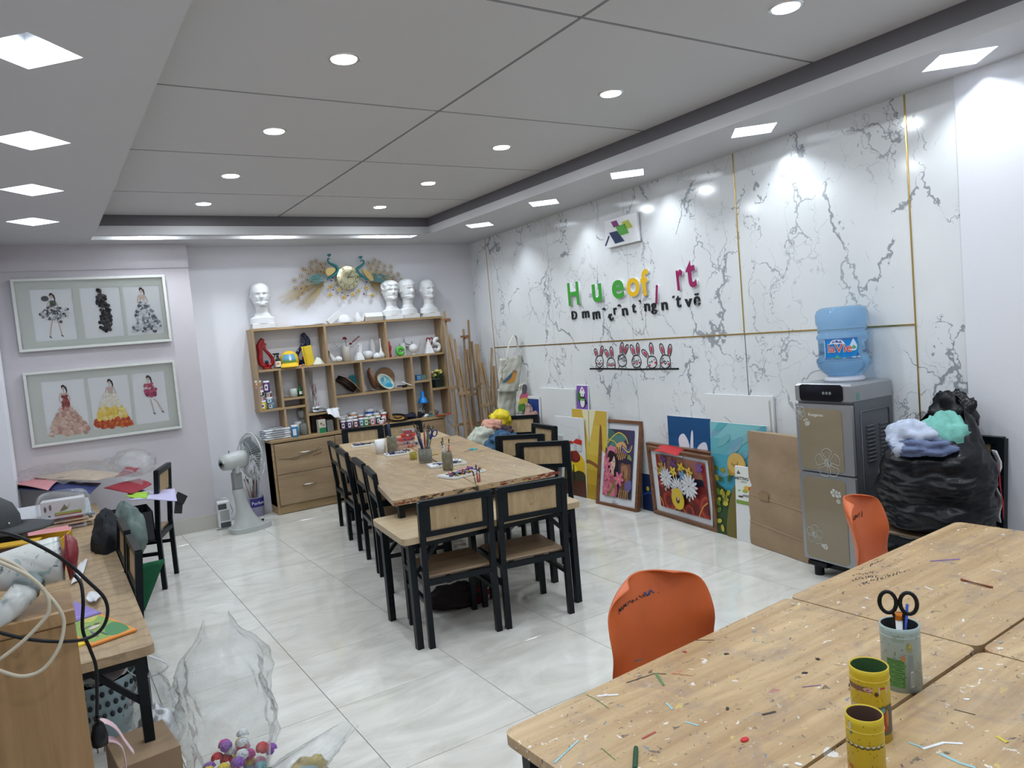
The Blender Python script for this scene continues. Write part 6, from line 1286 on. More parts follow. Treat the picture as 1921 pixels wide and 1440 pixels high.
# peacocks : neck and body, crest, wing, saddle strands, eye feathers, tail barbs
for side, neck, crest, wing, tail in (
    (0, [(752, 175), (735, 160), (727, 180), (745, 215), (790, 235), (835, 265), (845, 310), (810, 350), (760, 385), (720, 410)], (745, 130), [(700, 300), (750, 270), (815, 290), (790, 340), (730, 370), (700, 340)], 1),
    (1, [(1118, 195), (1145, 180), (1160, 195), (1150, 230), (1110, 260), (1080, 290), (1090, 330), (1130, 370), (1180, 400), (1220, 420)], (1122, 155), [(1140, 285), (1190, 300), (1250, 370), (1270, 430), (1210, 410), (1160, 340)], -1)):
    L = smooth_loop([pk(*k5(*p)) for p in neck], 4, False); n = len(L)
    rr = [.009, .012]+[.010+.018*math.sin(pi*min(1, max(0, (i/n-.1)/.9)))**1.3 for i in range(n-2)]
    b = MB(); b.tube([p+Vector((0, -.02, 0)) for p in L], rr, 10, flat=.6); b.build('peacock_body', PTEAL, ck)
    c = pk(*k5(*crest)); b = MB()
    for k in range(7): a = pi/2+(k-3)*.28; b.tube([c+Vector((0, -.02, -.015)), c+Vector((cos(a)*.028, -.02, sin(a)*.022))], [.0015, .006], 5)
    b.build('crest', PTEAL, ck)
    b = MB(); q = [pk(*k5(*p)) for p in wing]; S_ = smooth_loop([(p.x, p.z) for p in q], 3)
    b.add([(p.x, -.035, p.y) for p in S_]+[(p.x, -.02, p.y) for p in S_], [tuple(range(len(S_)))]+[(i, (i+1) % len(S_), (i+1) % len(S_)+len(S_), i+len(S_)) for i in range(len(S_))]); b.build('wing', PGOLD, ck)
    b = MB(); rd = random.Random(side)
    for k in range(16):
        if side == 0: p0_, p1_ = (700-rd.random()*30, 345+k*6.5), (575-rd.random()*110, 370+k*7+rd.random()*20)
        else: p0_, p1_ = (1250+rd.random()*30, 345+k*6.5), (1340+rd.random()*170, 370+k*5.5+rd.random()*20)
        m1 = ((p0_[0]+p1_[0])/2, (p0_[1]+p1_[1])/2-10); b.tube([pk(*k5(*p0_))+Vector((0, -.025, 0)), pk(*k5(*m1))+Vector((0, -.03, 0)), pk(*k5(*p1_))+Vector((0, -.02, 0))], [.004, .006, .002], 5, flat=.5)
    b.build('saddle_feathers', LTEAL, ck)
EYE = {0: [(535, 213), (588, 192), (645, 232), (705, 225), (428, 290), (518, 273), (597, 270), (690, 285), (412, 375), (498, 343), (598, 323), (325, 427), (420, 458), (482, 416), (565, 383), (530, 438), (340, 524), (410, 525), (475, 500), (418, 580), (492, 538), (370, 637), (660, 270), (640, 320), (545, 310), (460, 300)],
       1: [(1290, 180), (1348, 207), (1405, 253), (1485, 262), (1217, 217), (1270, 225), (1240, 283), (1325, 260), (1312, 305), (1405, 312), (1490, 325), (1358, 340), (1447, 355), (1522, 383), (1570, 352), (1395, 383), (1615, 425), (1537, 440), (1465, 475), (1570, 470), (1610, 480), (1500, 410), (1290, 350), (1430, 430), (1640, 465)]}
proto = {}
def ringmesh():
    b = MB(); b.tube([(.023*cos(a), 0, .023*sin(a)) for a in [2*pi*k/16 for k in range(16)]], .0034, 4, closed=True); b.tube([(.014*cos(a), -.002, .012*sin(a)) for a in [2*pi*k/12 for k in range(12)]], .0014, 4, closed=True)
    b.tube([(0, 0, .020), (.003, 0, .036)], .0014, 3)
    return b
for side in (0, 1):
    hub = pk(*k5(*((700, 330) if side == 0 else (1215, 340))))
    for (u, v) in EYE[side]:
        c = pk(*k5(u, v)); s_ = Vector((c.x, -.015-.012*((u*7+v) % 3)/3, c.z))
        if not proto:
            o = ringmesh().build('feather_eye', PGOLD, ck); proto['r'] = o; b = MB(); b.ell((0, -.004, 0), (.0065, .004, .0065), 8, 5); proto['g'] = b.build('gem', SAPH, o); o.location = s_
        else:
            o = piece(proto['r'], s_, ck); g = piece(proto['g'], (0, 0, 0), o)
    b = MB()
    for (u, v) in EYE[side]:
        c = pk(*k5(u, v)); c.y = -.012; h_ = hub.copy(); h_.y = -.01; m1 = c.lerp(h_, .5)+Vector((0, 0, .012)); b.tube([c, m1, h_], .0013, 3)
    b.build('feather_stems', PGOLD, ck)
    b = MB(); rd = random.Random(side+8)
    root = (690, 430) if side == 0 else (1230, 440)
    tips = [(130, 640), (230, 700), (350, 760), (460, 770), (540, 700), (250, 560), (600, 650), (660, 560), (420, 720)] if side == 0 else [(1800, 540), (1700, 500), (1640, 560), (1480, 620), (1380, 600), (1330, 560), (1290, 500), (1560, 600)]
    tips = tips+[((a_[0]+b_[0])/2+rd.uniform(-25, 25), (a_[1]+b_[1])/2+rd.uniform(-20, 20)) for a_, b_ in zip(sorted(tips), sorted(tips)[1:])]
    for tp_ in tips:
        A_ = pk(*k5(*root)); B_ = pk(*k5(*tp_)); A_.y = B_.y = -.008
        b.tube([A_, A_.lerp(B_, .5)+Vector((0, 0, .01)), B_], .0016, 3); d = (B_-A_).normalized(); nn = Vector((-d.z, 0, d.x)); L_n = (B_-A_).length; nb = int(L_n/.011)
        for k in range(3, nb):
            p = A_.lerp(B_, k/nb)+Vector((0, 0, .01*math.sin(pi*k/nb)))
            for sg in (-1, 1): b.tube([p, p+d*.018+nn*sg*.022], .0009, 3, cap=False)
    b.build('tail_barbs', PGOLD, ck)['kind'] = 'stuff'
b = MB()
FL = [(765, 500), (760, 595), (870, 530), (925, 625), (1035, 590), (1100, 550), (1205, 510), (1265, 600), (1115, 375), (828, 455), (950, 555)]
for i, (u, v) in enumerate(FL):
    c = pk(*k5(u, v)); c.y = -.01; b = MB(); s_ = 1 if i < 8 else .6
    for k in range(5): a = 2*pi*k/5+i; b.ell((0, 0, 0), (.013*s_, .004, .010*s_), 7, 5, Matrix.Translation(c+Vector((cos(a)*.015*s_, 0, sin(a)*.015*s_))) @ Matrix.Rotation(-a, 4, 'Y'))
    b.ell(tuple(c+Vector((0, -.006, 0))), (.006*s_,)*3, 7, 5); b.build('gold_flower', PGOLD, ck)
b = MB()
for p in ([(790, 300), (775, 400), (800, 480), (870, 530), (905, 570), (925, 620), (970, 600), (1035, 590), (1100, 550), (1160, 500), (1205, 510), (1180, 430), (1110, 400)], [(1165, 585), (1265, 600)], [(765, 500), (795, 535), (760, 595)]): b.tube(smooth_loop([pk(*k5(*q))+Vector((0, .03, 0)) for q in p], 3, False), .0018, 4)
b.build('flower_vine', PGOLD, ck)
for (u, v) in ((792, 393), (778, 425), (797, 535), (905, 570), (973, 603), (1165, 585), (1185, 410), (1198, 443)): c = pk(*k5(u, v)); b = MB(); b.ell((c.x, -.01, c.z), (.008, .005, .008), 8, 5); b.build('blue_gem', SAPH, ck)
# ------------------------------------------------------------------ easels in the back corner
def easel(label, top, foot, Y, w_=.10, h0=0, cross=(.33, .55), clamp=True, s_=.022, dy=.16):
    A = wy(*top, Y); F = wy(*foot, Y-dy*.5); F.z = 0
    t = thing('wooden_easel', label, 'easel', (F.x, Y-dy*.5, 0), 0, 'folded wooden easels'); A = A-t.location; F = Vector((0, 0, 0))
    ap = F.lerp(A, .86)
    for sx in (-1, 1): b = MB(); b.bar(ap+Vector((sx*.012, -.015, 0)), F+Vector((sx*w_, -.03, 0)), s_); b.build('leg', RAWW, t)
    b = MB(); b.bar(A+Vector((0, .008, 0)), F+Vector((0, .07, 0)), s_*.9); b.build('mast', RAWW, t)
    for c in cross: p = F.lerp(A, c); hw = w_*(1-c)+.05; b = MB(); b.bar(p+Vector((-hw, -.025, 0)), p+Vector((hw, -.025, .005)), .022, .03); b.build('crossbar', RAWW, t)
    if clamp: p = F.lerp(A, .95); b = MB(); b.box(tuple(p), (.07, .06, .022), .2); b.box(tuple(p+Vector((.02, -.02, -.02))), (.05, .03, .018)); b.tube([p+Vector((.03, 0, 0)), p+Vector((.055, -.01, 0))], .010, 8); b.build('canvas_clamp', mat('reddish_clamp', (.28, .14, .07), .5), t)
    return t
easel('tall pale easel nearest to the shelf unit, standing highest', (834, 583), (868, 822), 7.38, .085)
easel('pale easel leaning in front of the stack with its leg to the floor', (853, 636), (884, 822), 7.22, .06, clamp=False, cross=(.62,))
easel('brown easel with a grey clamp behind the pale ones', (870, 617), (884, 810), 7.50, .07)
easel('brown easel rising between the others in the corner stack', (879, 600), (893, 806), 7.56, .08, clamp=False)
easel('easel with a stack of small blocks at mid height', (893, 645), (912, 800), 7.30, .08, clamp=False, cross=(.3, .7))
easel('easel leaning furthest right of the corner stack', (897, 645), (925, 795), 7.12, .08, clamp=False)
easel('dark easel post close to the marble corner', (923, 652), (916, 770), 7.12, .05, clamp=False, cross=(.5,))
# ------------------------------------------------------------------ tote bags hanging in the corner
CANVC = mat('cream_canvas', (.58, .58, .50), .85, noise_=.12, nscale=12)
def plane_pts(pts, Y): return [wy(x, y, Y) for x, y in pts]
def bag_shape(t, pts, Y, m_, name='bag_body', th_=.02, bulge=.03):
    P = [p-t.location for p in plane_pts(pts, Y)]
    def fn(u, v): a = P[0].lerp(P[1], u); c = P[3].lerp(P[2], u); q = a.lerp(c, v); q.y -= bulge*sin(pi*u)*(.4+v*.6)+.006*sin(u*17+v*9)+.004*sin(v*23+u*4); q.x += .006*sin(v*9); return tuple(q)
    b = MB(); b.grid(fn, 14, 16); return b.build(name, m_, t, solid=th_, off=0)
Y = 6.66; t = thing('tote_bag', 'cream canvas tote bag with a painted orange and blue bird, hanging up', 'bag', wy(957, 668, Y), 0, 'canvas tote bags')
bag_shape(t, [(937, 673), (979, 667), (971, 733), (935, 736)], Y, CANVC)
b = MB()
for k in range(2): b.tube([p-t.location+Vector((0, .012*k-.02, 0)) for p in smooth_loop(plane_pts([(949, 672), (952, 652), (959, 633), (964, 629), (968, 635), (970, 655), (970, 670)], Y), 3, False)], .012, 6, flat=.3)
b.build('strap', CANVC, t)
def dec(pts, col, d=.045, sm=4): BD.col = col; q = smooth_loop([p-t.location for p in plane_pts(pts, Y)], sm) if sm else [p-t.location for p in plane_pts(pts, Y)]; BD.add([(p.x, -d, p.z) for p in q], [tuple(range(len(q)))])
BD = MB()
def c6(u, v): return (820+u*.19441, 600+v*.19441)
for pts, w_ in (([(575, 640), (605, 560), (607, 480), (645, 430)], .8), ([(607, 510), (650, 490)], .5), ([(612, 450), (672, 400)], .5), ([(640, 440), (670, 435)], .4), ([(590, 560), (630, 600)], 1.0)): 
    q = [wy(*c6(*p), Y)-t.location for p in pts]; BD.col = (.06, .03, .03); BD.tube([(p.x, -.046, p.z) for p in q], .004*w_, 4)
dec([c6(*p) for p in [(720, 485), (748, 500), (735, 540), (725, 590), (690, 605), (650, 605), (690, 555)]], (.62, .26, .03), .047); dec([c6(*p) for p in [(712, 495), (700, 530), (690, 555), (645, 595), (610, 605), (660, 545), (690, 515)]], (.04, .12, .18), .049); dec([c6(*p) for p in [(705, 490), (722, 484), (735, 492), (720, 508)]], (.25, .16, .12), .050); dec([c6(*p) for p in [(735, 494), (750, 499), (735, 502)]], (.03, .03, .03), .051, 0)
BD.build('bird_painting', PAINT, t)
Y = 6.72; t = thing('tote_bag', 'plain cream canvas bag hanging below the bird bag', 'bag', wy(950, 728, Y), 0, 'canvas tote bags'); bag_shape(t, [(933, 730), (967, 727), (966, 790), (937, 788)], Y, CANVC)
Y = 6.58; t = thing('tote_bag', 'narrow bag with pink, yellow and green painting right of the bird bag', 'bag', wy(978, 700, Y), 0, 'canvas tote bags'); bag_shape(t, [(973, 722), (986, 716), (987, 776), (969, 776)], Y, CANVC)
BD = MB(); dec([(974, 738), (985, 735), (987, 748), (971, 750)], (.62, .12, .22), .04, 2); dec([(972, 748), (987, 746), (987, 760), (970, 760)], (.72, .6, .08), .041, 2); dec([(970, 758), (987, 757), (987, 768), (969, 770)], (.12, .35, .06), .042, 2); dec([(976, 722), (984, 722), (984, 736), (976, 738)], (.1, .1, .12), .043, 2); BD.build('bag_painting', PAINT, t)
Y = 6.45; t = thing('fabric_drape', 'pale pinkish cloth bag sagging beside the edge-on chair', 'bag', wy(1000, 760, Y), 0); bag_shape(t, [(985, 755), (994, 760), (1012, 800), (984, 806)], Y, mat('dusty_pink_cloth', (.45, .30, .27), .8), bulge=.06)
# heap of bags and cloths
def heap(label, px, py, Y, r, m_, seed, cat='cloth', amp=.5, name='cloth_heap', z0=None, fr=2.6):
    p = wy(px, py, Y); t = thing(name, label, cat, (p.x, p.y, p.z), 0, 'heaped cloths and bags'); b = MB(); lump(b, (0, 0, 0), r, seed, amp, fr, 40, 22, flat=-p.z if z0 is None else z0); b.build('folded_cloth', m_, t); return t
def cloth(n, c): return mat(n, c, .85, noise_=.25, nscale=20, bump=.5, bscale=25)
base = thing('cloth_heap', 'dark bottom of the cloth heap reaching the floor behind the tables', 'cloth', (3.86, 6.22, 0), 0, 'heaped cloths and bags'); b = MB(); lump(b, (0, 0, .24), (.36, .36, .30), 3, .3); b.build('folded_cloth', cloth('charcoal_cloth', (.03, .04, .06)), base)
heap('cream canvas bag with green strap at the left of the heap', 908, 822, 6.12, (.15, .13, .11), cloth('cream_cloth', (.48, .50, .42)), 5)
heap('green cloth folded over the heap left of the pink one', 915, 806, 6.2, (.13, .10, .055), cloth('green_cloth', (.02, .18, .09)), 8)
heap('shiny yellow bag on top of the heap', 939, 786, 6.25, (.105, .10, .10), mat('yellow_shiny_cloth', (.72, .58, .02), .35, bump=.6, bscale=14), 11)
heap('peach coloured bag with a brown strap beside the yellow one', 922, 797, 6.1, (.10, .10, .06), cloth('peach_cloth', (.62, .32, .24)), 13)
heap('steel blue cloth at the front of the heap', 940, 828, 6.0, (.16, .10, .10), cloth('denim_cloth', (.05, .12, .22)), 17, amp=.7)
heap('dark patterned cloth under the yellow bag', 936, 811, 6.12, (.15, .12, .07), cloth('plum_cloth', (.05, .03, .045)), 19, amp=.7)
heap('dusty pink cloth hanging right of the raised chair', 998, 795, 6.28, (.09, .08, .13), cloth('dusty_rose_cloth', (.38, .22, .19)), 23)
heap('grey green cloth at the right end of the heap', 1006, 826, 6.1, (.14, .12, .10), cloth('grey_green_cloth', (.14, .18, .16)), 29)
heap('dark knitted bag low at the marble wall beside the floral board', 1030, 850, 5.85, (.13, .08, .15), cloth('dark_green_cloth', (.03, .06, .05)), 31)
# maroon bag lying under the low table
p = fz(862, 1140); t = thing('dark_backpack', 'black and dark red bag lying on the floor under the low table', 'bag', (p.x, p.y+.05, 0), -.3)
b = MB(); lump(b, (0, 0, .06), (.17, .11, .07), 41, .35, 2.5, 40, 22); b.build('bag_body', cloth('black_red_cloth', (.018, .012, .014)), t); b = MB(); lump(b, (.15, .0, .045), (.06, .07, .05), 42, .4); b.build('bag_flap', cloth('dark_red_cloth', (.16, .008, .012)), t); b = MB(); lump(b, (.20, .14, .10), (.05, .05, .08), 43, .3); b.build('bag_pocket', cloth('black_red_cloth', (.02, .01, .01)), t)
# ------------------------------------------------------------------ fan, bucket, heater beside the cabinets
fc = wy(462, 992, 7.08); ft = thing('pedestal_fan', 'pale grey pedestal fan turned side-on beside the cabinets', 'fan', (1.50, 7.10, 0), .22)
FG_ = mat('fan_grey_plastic', (.47, .49, .48), .3); FG2 = mat('fan_mid_grey', (.27, .28, .28), .35)
b = MB(); b.prism([(p.x, p.y) for p in smooth_loop([(-.17, -.08), (-.17, .08), (-.02, .13), (.15, .09), (.20, 0), (.15, -.09), (-.02, -.13)], 4)], 0, .045); b.build('base', FG_, ft)
b = MB(); b.grid(lambda u, v: (lambda a, k: ((.10*(1-k)**3.2+.055)*cos(a)-.055*k-.02, (.06*(1-k)**3+.045)*sin(a), .04+.36*k))(2*pi*u, v), 24, 10, cu=True); b.build('lower_column', FG_, ft)
b = MB(); b.box((-.075, 0, .47), (.075, .065, .18), bev=.012); b.build('upper_column', FG2, ft); b = MB(); b.cyl((-.075, -.04, .555), .025, .08, 16, Matrix.Translation((0, -.04, .555)) @ Matrix.Translation((0, .04, -.555))); b.ell((-.075, 0, .56), (.035, .045, .03), 14, 8); b.build('tilt_joint', FG_, ft)
b = MB(); b.tube([(-.205, 0, .655), (-.195, 0, .655), (-.12, 0, .66), (-.02, 0, .668), (.03, 0, .67), (.045, 0, .67)], [.05, .066, .078, .082, .075, .05], 20); b.build('motor_housing', FG_, ft); b = MB(); b.tube([(-.12, 0, .73), (-.12, 0, .765)], .008, 8); b.build('oscillation_knob', FG2, ft); b = MB(); b.tube([(-.21, 0, .655), (-.204, 0, .655)], [.04, .05], 16); b.build('rear_cap', FG2, ft)
CX = .10; zc = .675; WG = mat('cage_grey_wire', (.50, .52, .53), .3, .3)
for nm, xx, sg in (('rear_cage', CX-.075, 1), ('front_cage', CX+.055, -1)):
    b = MB()
    for k in range(56):
        a = 2*pi*k/56; b.tube([(xx, cos(a)*.055, zc+sin(a)*.055), (xx, cos(a)*.15, zc+sin(a)*.15), (xx+sg*.03, cos(a)*.20, zc+sin(a)*.20), (CX-.01, cos(a)*.214, zc+sin(a)*.214)], .0019, 3, cap=False)
    for r_ in (.055, .10, .15): b.tube([(xx, r_*cos(a), zc+r_*sin(a)) for a in [2*pi*k/32 for k in range(32)]], .002, 4, closed=True)
    b.build(nm, WG, ft)['kind'] = 'stuff'
b = MB(); b.tube([(CX-.01, .216*cos(a), zc+.216*sin(a)) for a in [2*pi*k/40 for k in range(40)]], .0075, 6, closed=True); b.build('cage_rim', FG_, ft)
b = MB(); b.tube([(CX+.052, 0, zc), (CX+.06, 0, zc)], .05, 20); b.build('front_badge', FG_, ft)
for k in range(5):
    b = MB(); a0 = 2*pi*k/5; b.grid(lambda u, v: (CX-.015+.035*(u-.5), (.03+.15*v)*cos(a0+(u-.5)*(.9-.2*v)), zc+(.03+.15*v)*sin(a0+(u-.5)*(.9-.2*v))), 6, 6); b.build('blade', mat('smoky_blade', (.22, .26, .27), .25, trans=.3), ft, solid=.002)
b = MB(); b.tube([(-.05, .03, .60), (-.04, .035, .45), (-.06, .04, .40)], .004, 6); b.build('fan_cable', FG2, ft)
b = MB(); b.tube([(.12, -.02, .058), (.14, .0, .066), (.12, .02, .058)], .006, 6); b.build('floor_buttons', BLACK, ft)
p = fz(487, 967); t = thing('paint_bucket', 'purple printed paint bucket full of brushes and rollers beside the cabinets', 'bucket', (p.x-.02, p.y+.04, 0), 0)
b = MB(); b.lathe([(.001, 0), (.080, 0), (.088, .19), (.091, .195), (.086, .19), (.078, .008), (.001, .008)], 28); b.build('bucket', mat('lilac_bucket', (.36, .35, .52), .35), t)
b = MB(); b.lathe([(.0885, .10), (.0925, .185)], 12, a0=-2.3, a1=-.6); b.build('dark_blue_band', mat('deep_blue_print', (.04, .03, .22), .4), t)
tx = D.curves.new('t', 'FONT'); tx.body = 'Perfume'; tx.size = .045; tx.extrude = .0002; tx.resolution_u = 2; o = D.objects.new('t', tx); me = D.meshes.new_from_object(o); D.objects.remove(o)
for v in me.vertices: a = -2.15+v.co.x/.09; v.co = ((.0925+v.co.z)*cos(a), (.0925+v.co.z)*sin(a), .125+v.co.y)
me.materials.clear(); me.materials.append(WPR); o = D.objects.new('bucket_lettering', me); COL.objects.link(o); o.parent = t
def brushes(par, c, n, h, r, seed, tips=None, sp=.25):
    rd = random.Random(seed)
    for k in range(n):
        a = rd.uniform(0, 6.28); rr = r*rd.uniform(.2, .8); e = sp*rd.uniform(.3, 1); hh = h*rd.uniform(.75, 1.15)
        p0_ = Vector((c[0]+rr*cos(a)*.3, c[1]+rr*sin(a)*.3, c[2]+.01)); d = Vector((cos(a)*e, sin(a)*e, 1)).normalized(); p1_ = p0_+d*hh; col = rd.choice(tips or [(.3, .02, .03), (.02, .02, .025), (.35, .22, .1), (.1, .14, .1), (.5, .5, .48), (.03, .05, .2)])
        b = MB(); b.tube([p0_, p0_+d*hh*.6, p1_], [.0045, .0055, .004], 6); o = b.build('brush', mat('handle_%.2f_%.2f_%.2f' % col, col, .4), par)
        b = MB(); b.tube([p1_, p1_+d*.02], .005, 6); b.build('ferrule', CHROME, o); b = MB(); b.tube([p1_+d*.02, p1_+d*.035, p1_+d*.05], [.006, .0065, .001], 6); b.build('bristles', mat('brown_bristle', (.12, .07, .04), .8), o)
brushes(t, (0, 0, .03), 20, .36, .08, 3, sp=.2)
t = spray('orange and red spray bottle with a dark trigger beside the paint bucket', 466, 7.30, 0, mat('red_spray_plastic', (.50, .05, .02), .35), BLACK, 1.25, lab=(.45, .04, .02), h=.17); t.location.x = fz(466, 968).x+.01; t.location.y = fz(466, 968).y+.04
b = MB()
for pts in ([(-.014, .11), (.014, .115)], [(0, .125), (0, .08)], [(-.012, .095), (.012, .10)], [(-.014, .07), (0, .085), (.014, .07)]): b.tube([(x, -.0352, z) for x, z in pts], .0018, 4)
b.build('gold_lettering', GOLD, t)
p = fz(418, 986); t = thing('emergency_lamp', 'white boxed emergency lamp with a grille against the baseboard', 'lamp box', (p.x, 7.38, 0), 0)
b = MB(); b.box((0, 0, .135), (.11, .09, .25), bev=.006); b.build('case', WHITE, t); b = MB(); b.box((-.015, -.046, .215), (.075, .004, .05)); b.box((0, -.046, .04), (.09, .004, .05)); b.build('dark_window', mat('dark_window', (.08, .09, .1), .2), t)
b = MB()
for k in range(9): b.box((0, -.0465, .085+.011*k), (.085, .003, .004))
b.build('grille', FG2, t); b = MB(); b.tube([(-.06, 0, .25), (-.05, 0, .285), (.05, 0, .285), (.06, -.03, .22), (.08, -.03, .15), (.05, -.04, .12)], .004, 6); b.tube([(-.05, -.03, .0), (-.09, -.06, .01), (.05, -.10, .01), (.12, -.06, .01)], .004, 6); b.build('wire_handle', CHROME, t)
# ------------------------------------------------------------------ black rubbish bag on the chair by the right wall
BAGM = mat('black_bin_liner', (.004, .005, .007), .30, spec=.35, bump=.35, bscale=22)
bp_ = Vector((3.78, 2.02, .425)); t = thing('rubbish_bag', 'huge black bin liner stuffed with cloth, standing on the chair by the dispenser', 'bag', bp_, 0)
def bagf(u, v):
    a = 2*pi*u; k = [(0, .20), (.05, .27), (.2, .285), (.45, .28), (.65, .275), (.8, .25), (.9, .20), (1, .15)]
    for i in range(7):
        if k[i][0] <= v <= k[i+1][0]+1e-9: f = (v-k[i][0])/(k[i+1][0]-k[i][0]); r = k[i][1]*(1-f)+k[i+1][1]*f; break
    d = Vector((cos(a), sin(a), v*2)); r *= .93+.10*noise.fractal(Vector((d.x*1.3, d.y*1.3, v*5)), 1.0, 2.1, 5)+.009*sin(v*75+2*cos(a*2)+noise.noise(d*2)*7)*(1 if v < .7 else .3)
    z = v*.50+.14*max(0, v-.6)/.4*max(0, cos(a+.35))**2*1.2-.06*max(0, v-.7)/.3*max(0, -cos(a+.35))
    return (r*cos(a)*.86, r*sin(a)*1.05, z)
b = MB(); b.grid(bagf, 110, 70, cu=True); b.build('bin_liner', BAGM, t)
b = MB(); lump(b, (.13, -.04, .56), (.075, .11, .12), 52, .5, 2.5, 36, 22, flat=.3); b.build('gathered_neck', BAGM, t)
b = MB(); lump(b, (.02, -.06, .45), (.12, .13, .12), 55, .5, 2.2, 36, 22, flat=.2); b.build('mint_cloth', cloth('mint_cloth', (.20, .52, .45)), t)
b = MB(); lump(b, (-.12, .03, .47), (.10, .13, .085), 57, .5, 2.4, 36, 22, flat=.2); b.build('pale_blue_cloth', cloth('pale_blue_cloth', (.50, .56, .70)), t)
b = MB(); lump(b, (-.13, -.02, .435), (.12, .14, .05), 59, .5, 2.4, 36, 22, flat=.2); b.build('slate_blue_cloth', cloth('slate_blue_cloth', (.14, .18, .32)), t)
t = thing('torn_fabric', 'torn white fabric with red threads hanging between the chair and bag', 'fabric', (3.93, 1.78, .45), 0); b = MB(); b.grid(lambda u, v: (.015*sin(v*9)+.02*u, .03*u+.01*sin(v*14), .36*v), 5, 14); b.build('fabric_strip', mat('torn_white_cloth', (.65, .66, .68), .9), t, solid=.006); b = MB()
for k in range(3): b.tube([(-.012, -.006, .30-.01*k), (-.015-.006*k, -.01, .2), (-.005+.006*k, -.01, .1), (.0, -.01, .02)], .0018, 4)
b.build('red_thread', mat('red_thread', (.4, .02, .03), .7), t)
# ------------------------------------------------------------------ things on the central tables
def on(px, py, z=ZM): p = fz(px, py, z); return (p.x, p.y, z)
t = thing('plastic_cup', 'plain white plastic mug on the central table', 'cup', on(715, 850)); b = MB(); b.lathe([(.001, 0), (.038, 0), (.044, .112), (.041, .112), (.036, .006), (.001, .006)], 24); b.build('cup_body', WHITE, t); b = MB(); b.tube([(-.04, 0, .095), (-.062, .005, .085), (-.060, .005, .05), (-.038, 0, .035)], .005, 6); b.build('handle', WHITE, t)
MURK = mat('murky_water', (.16, .14, .10), .2)
def glassjar(label, px, py, r, h, n, seed, fill=.45, z=ZM, m_=None, bh=.2, grp='jars of paintbrushes', sp=.25):
    t = thing('brush_jar', label, 'jar', on(px, py, z), 0, grp); b = MB(); b.lathe([(.001, 0), (r-.004, 0), (r, .008), (r*1.03, h*.8), (r*.92, h*.9), (r*.96, h), (r*.88, h), (r*.86, h*.9), (r*.96, h*.78), (r*.93, .01), (.001, .008)], 24); b.build('glass', m_ or GLS, t)
    if fill: b = MB(); b.lathe([(.001, .009), (r*.92, .012), (r*.94, h*fill), (.001, h*fill)], 20); b.build('paint_water', MURK, t)
    if n: brushes(t, (0, 0, .012), n, bh, r, seed, sp=sp)
    return t
BRJ = mat('paint_crusted_glass', (.20, .19, .13), .3, noise_=.4, nscale=30)
glassjar('tall crusted jar with two pale brushes near the white mug', 737, 848, .042, .135, 3, 5, m_=BRJ, fill=0)
glassjar('wide glass jar crowded with dark brushes and navy scissors', 799, 867, .050, .105, 14, 6, bh=.21, sp=.32)
glassjar('grey-brown crusted jar holding three thin brushes', 841, 881, .036, .125, 3, 7, m_=BRJ, fill=0, bh=.17)
t = glassjar('small yellow tin with brushes standing on the lower table behind the chairs', 902, 940, .040, .10, 3, 8, z=.60, m_=mat('yellow_tin', (.42, .36, .06), .4, noise_=.4, nscale=40), fill=0, bh=.15)
t = glassjar('small yellow pot leaning on the wide brush jar', 776, 861, .028, .055, 0, 8, m_=mat('yellow_tin'), fill=0)
def scissors(name, label, loc, rz, m_, s=1.0, tilt=None):
    t = thing(name, label, 'scissors', loc, rz); t.scale = (s, s, s)
    if tilt: t.rotation_euler = tilt
    for k, sg in enumerate((-1, 1)):
        b = MB(); b.tube([(sg*.022+.018*cos(a), -.035+.026*sin(a), .004+.002*k) for a in [2*pi*q/18 for q in range(18)]], .0048, 6, closed=True); b.tube([(sg*.012, -.012, .004), (0, .02, .004)], .005, 6); b.build('handle_ring', m_, t)
        b = MB(); b.prism([(-.004, .015), (.004, .015), (-sg*.006+.002, .115), (-sg*.006-.001, .115)], .002+.002*k, .004+.002*k); b.build('blade', CHROME, t)
    return t
scissors('scissors', 'turquoise handled scissors lying on the right of the central table', on(884, 844), 2.0, mat('turquoise_plastic', (.05, .35, .42), .3), .8)
p = on(806, 868); scissors('scissors', 'navy handled scissors upside down in the wide brush jar', (p[0]+.03, p[1], ZM+.185), 0, mat('navy_plastic', (.02, .03, .22), .3), .95, (radians(-82), .35, -.2))
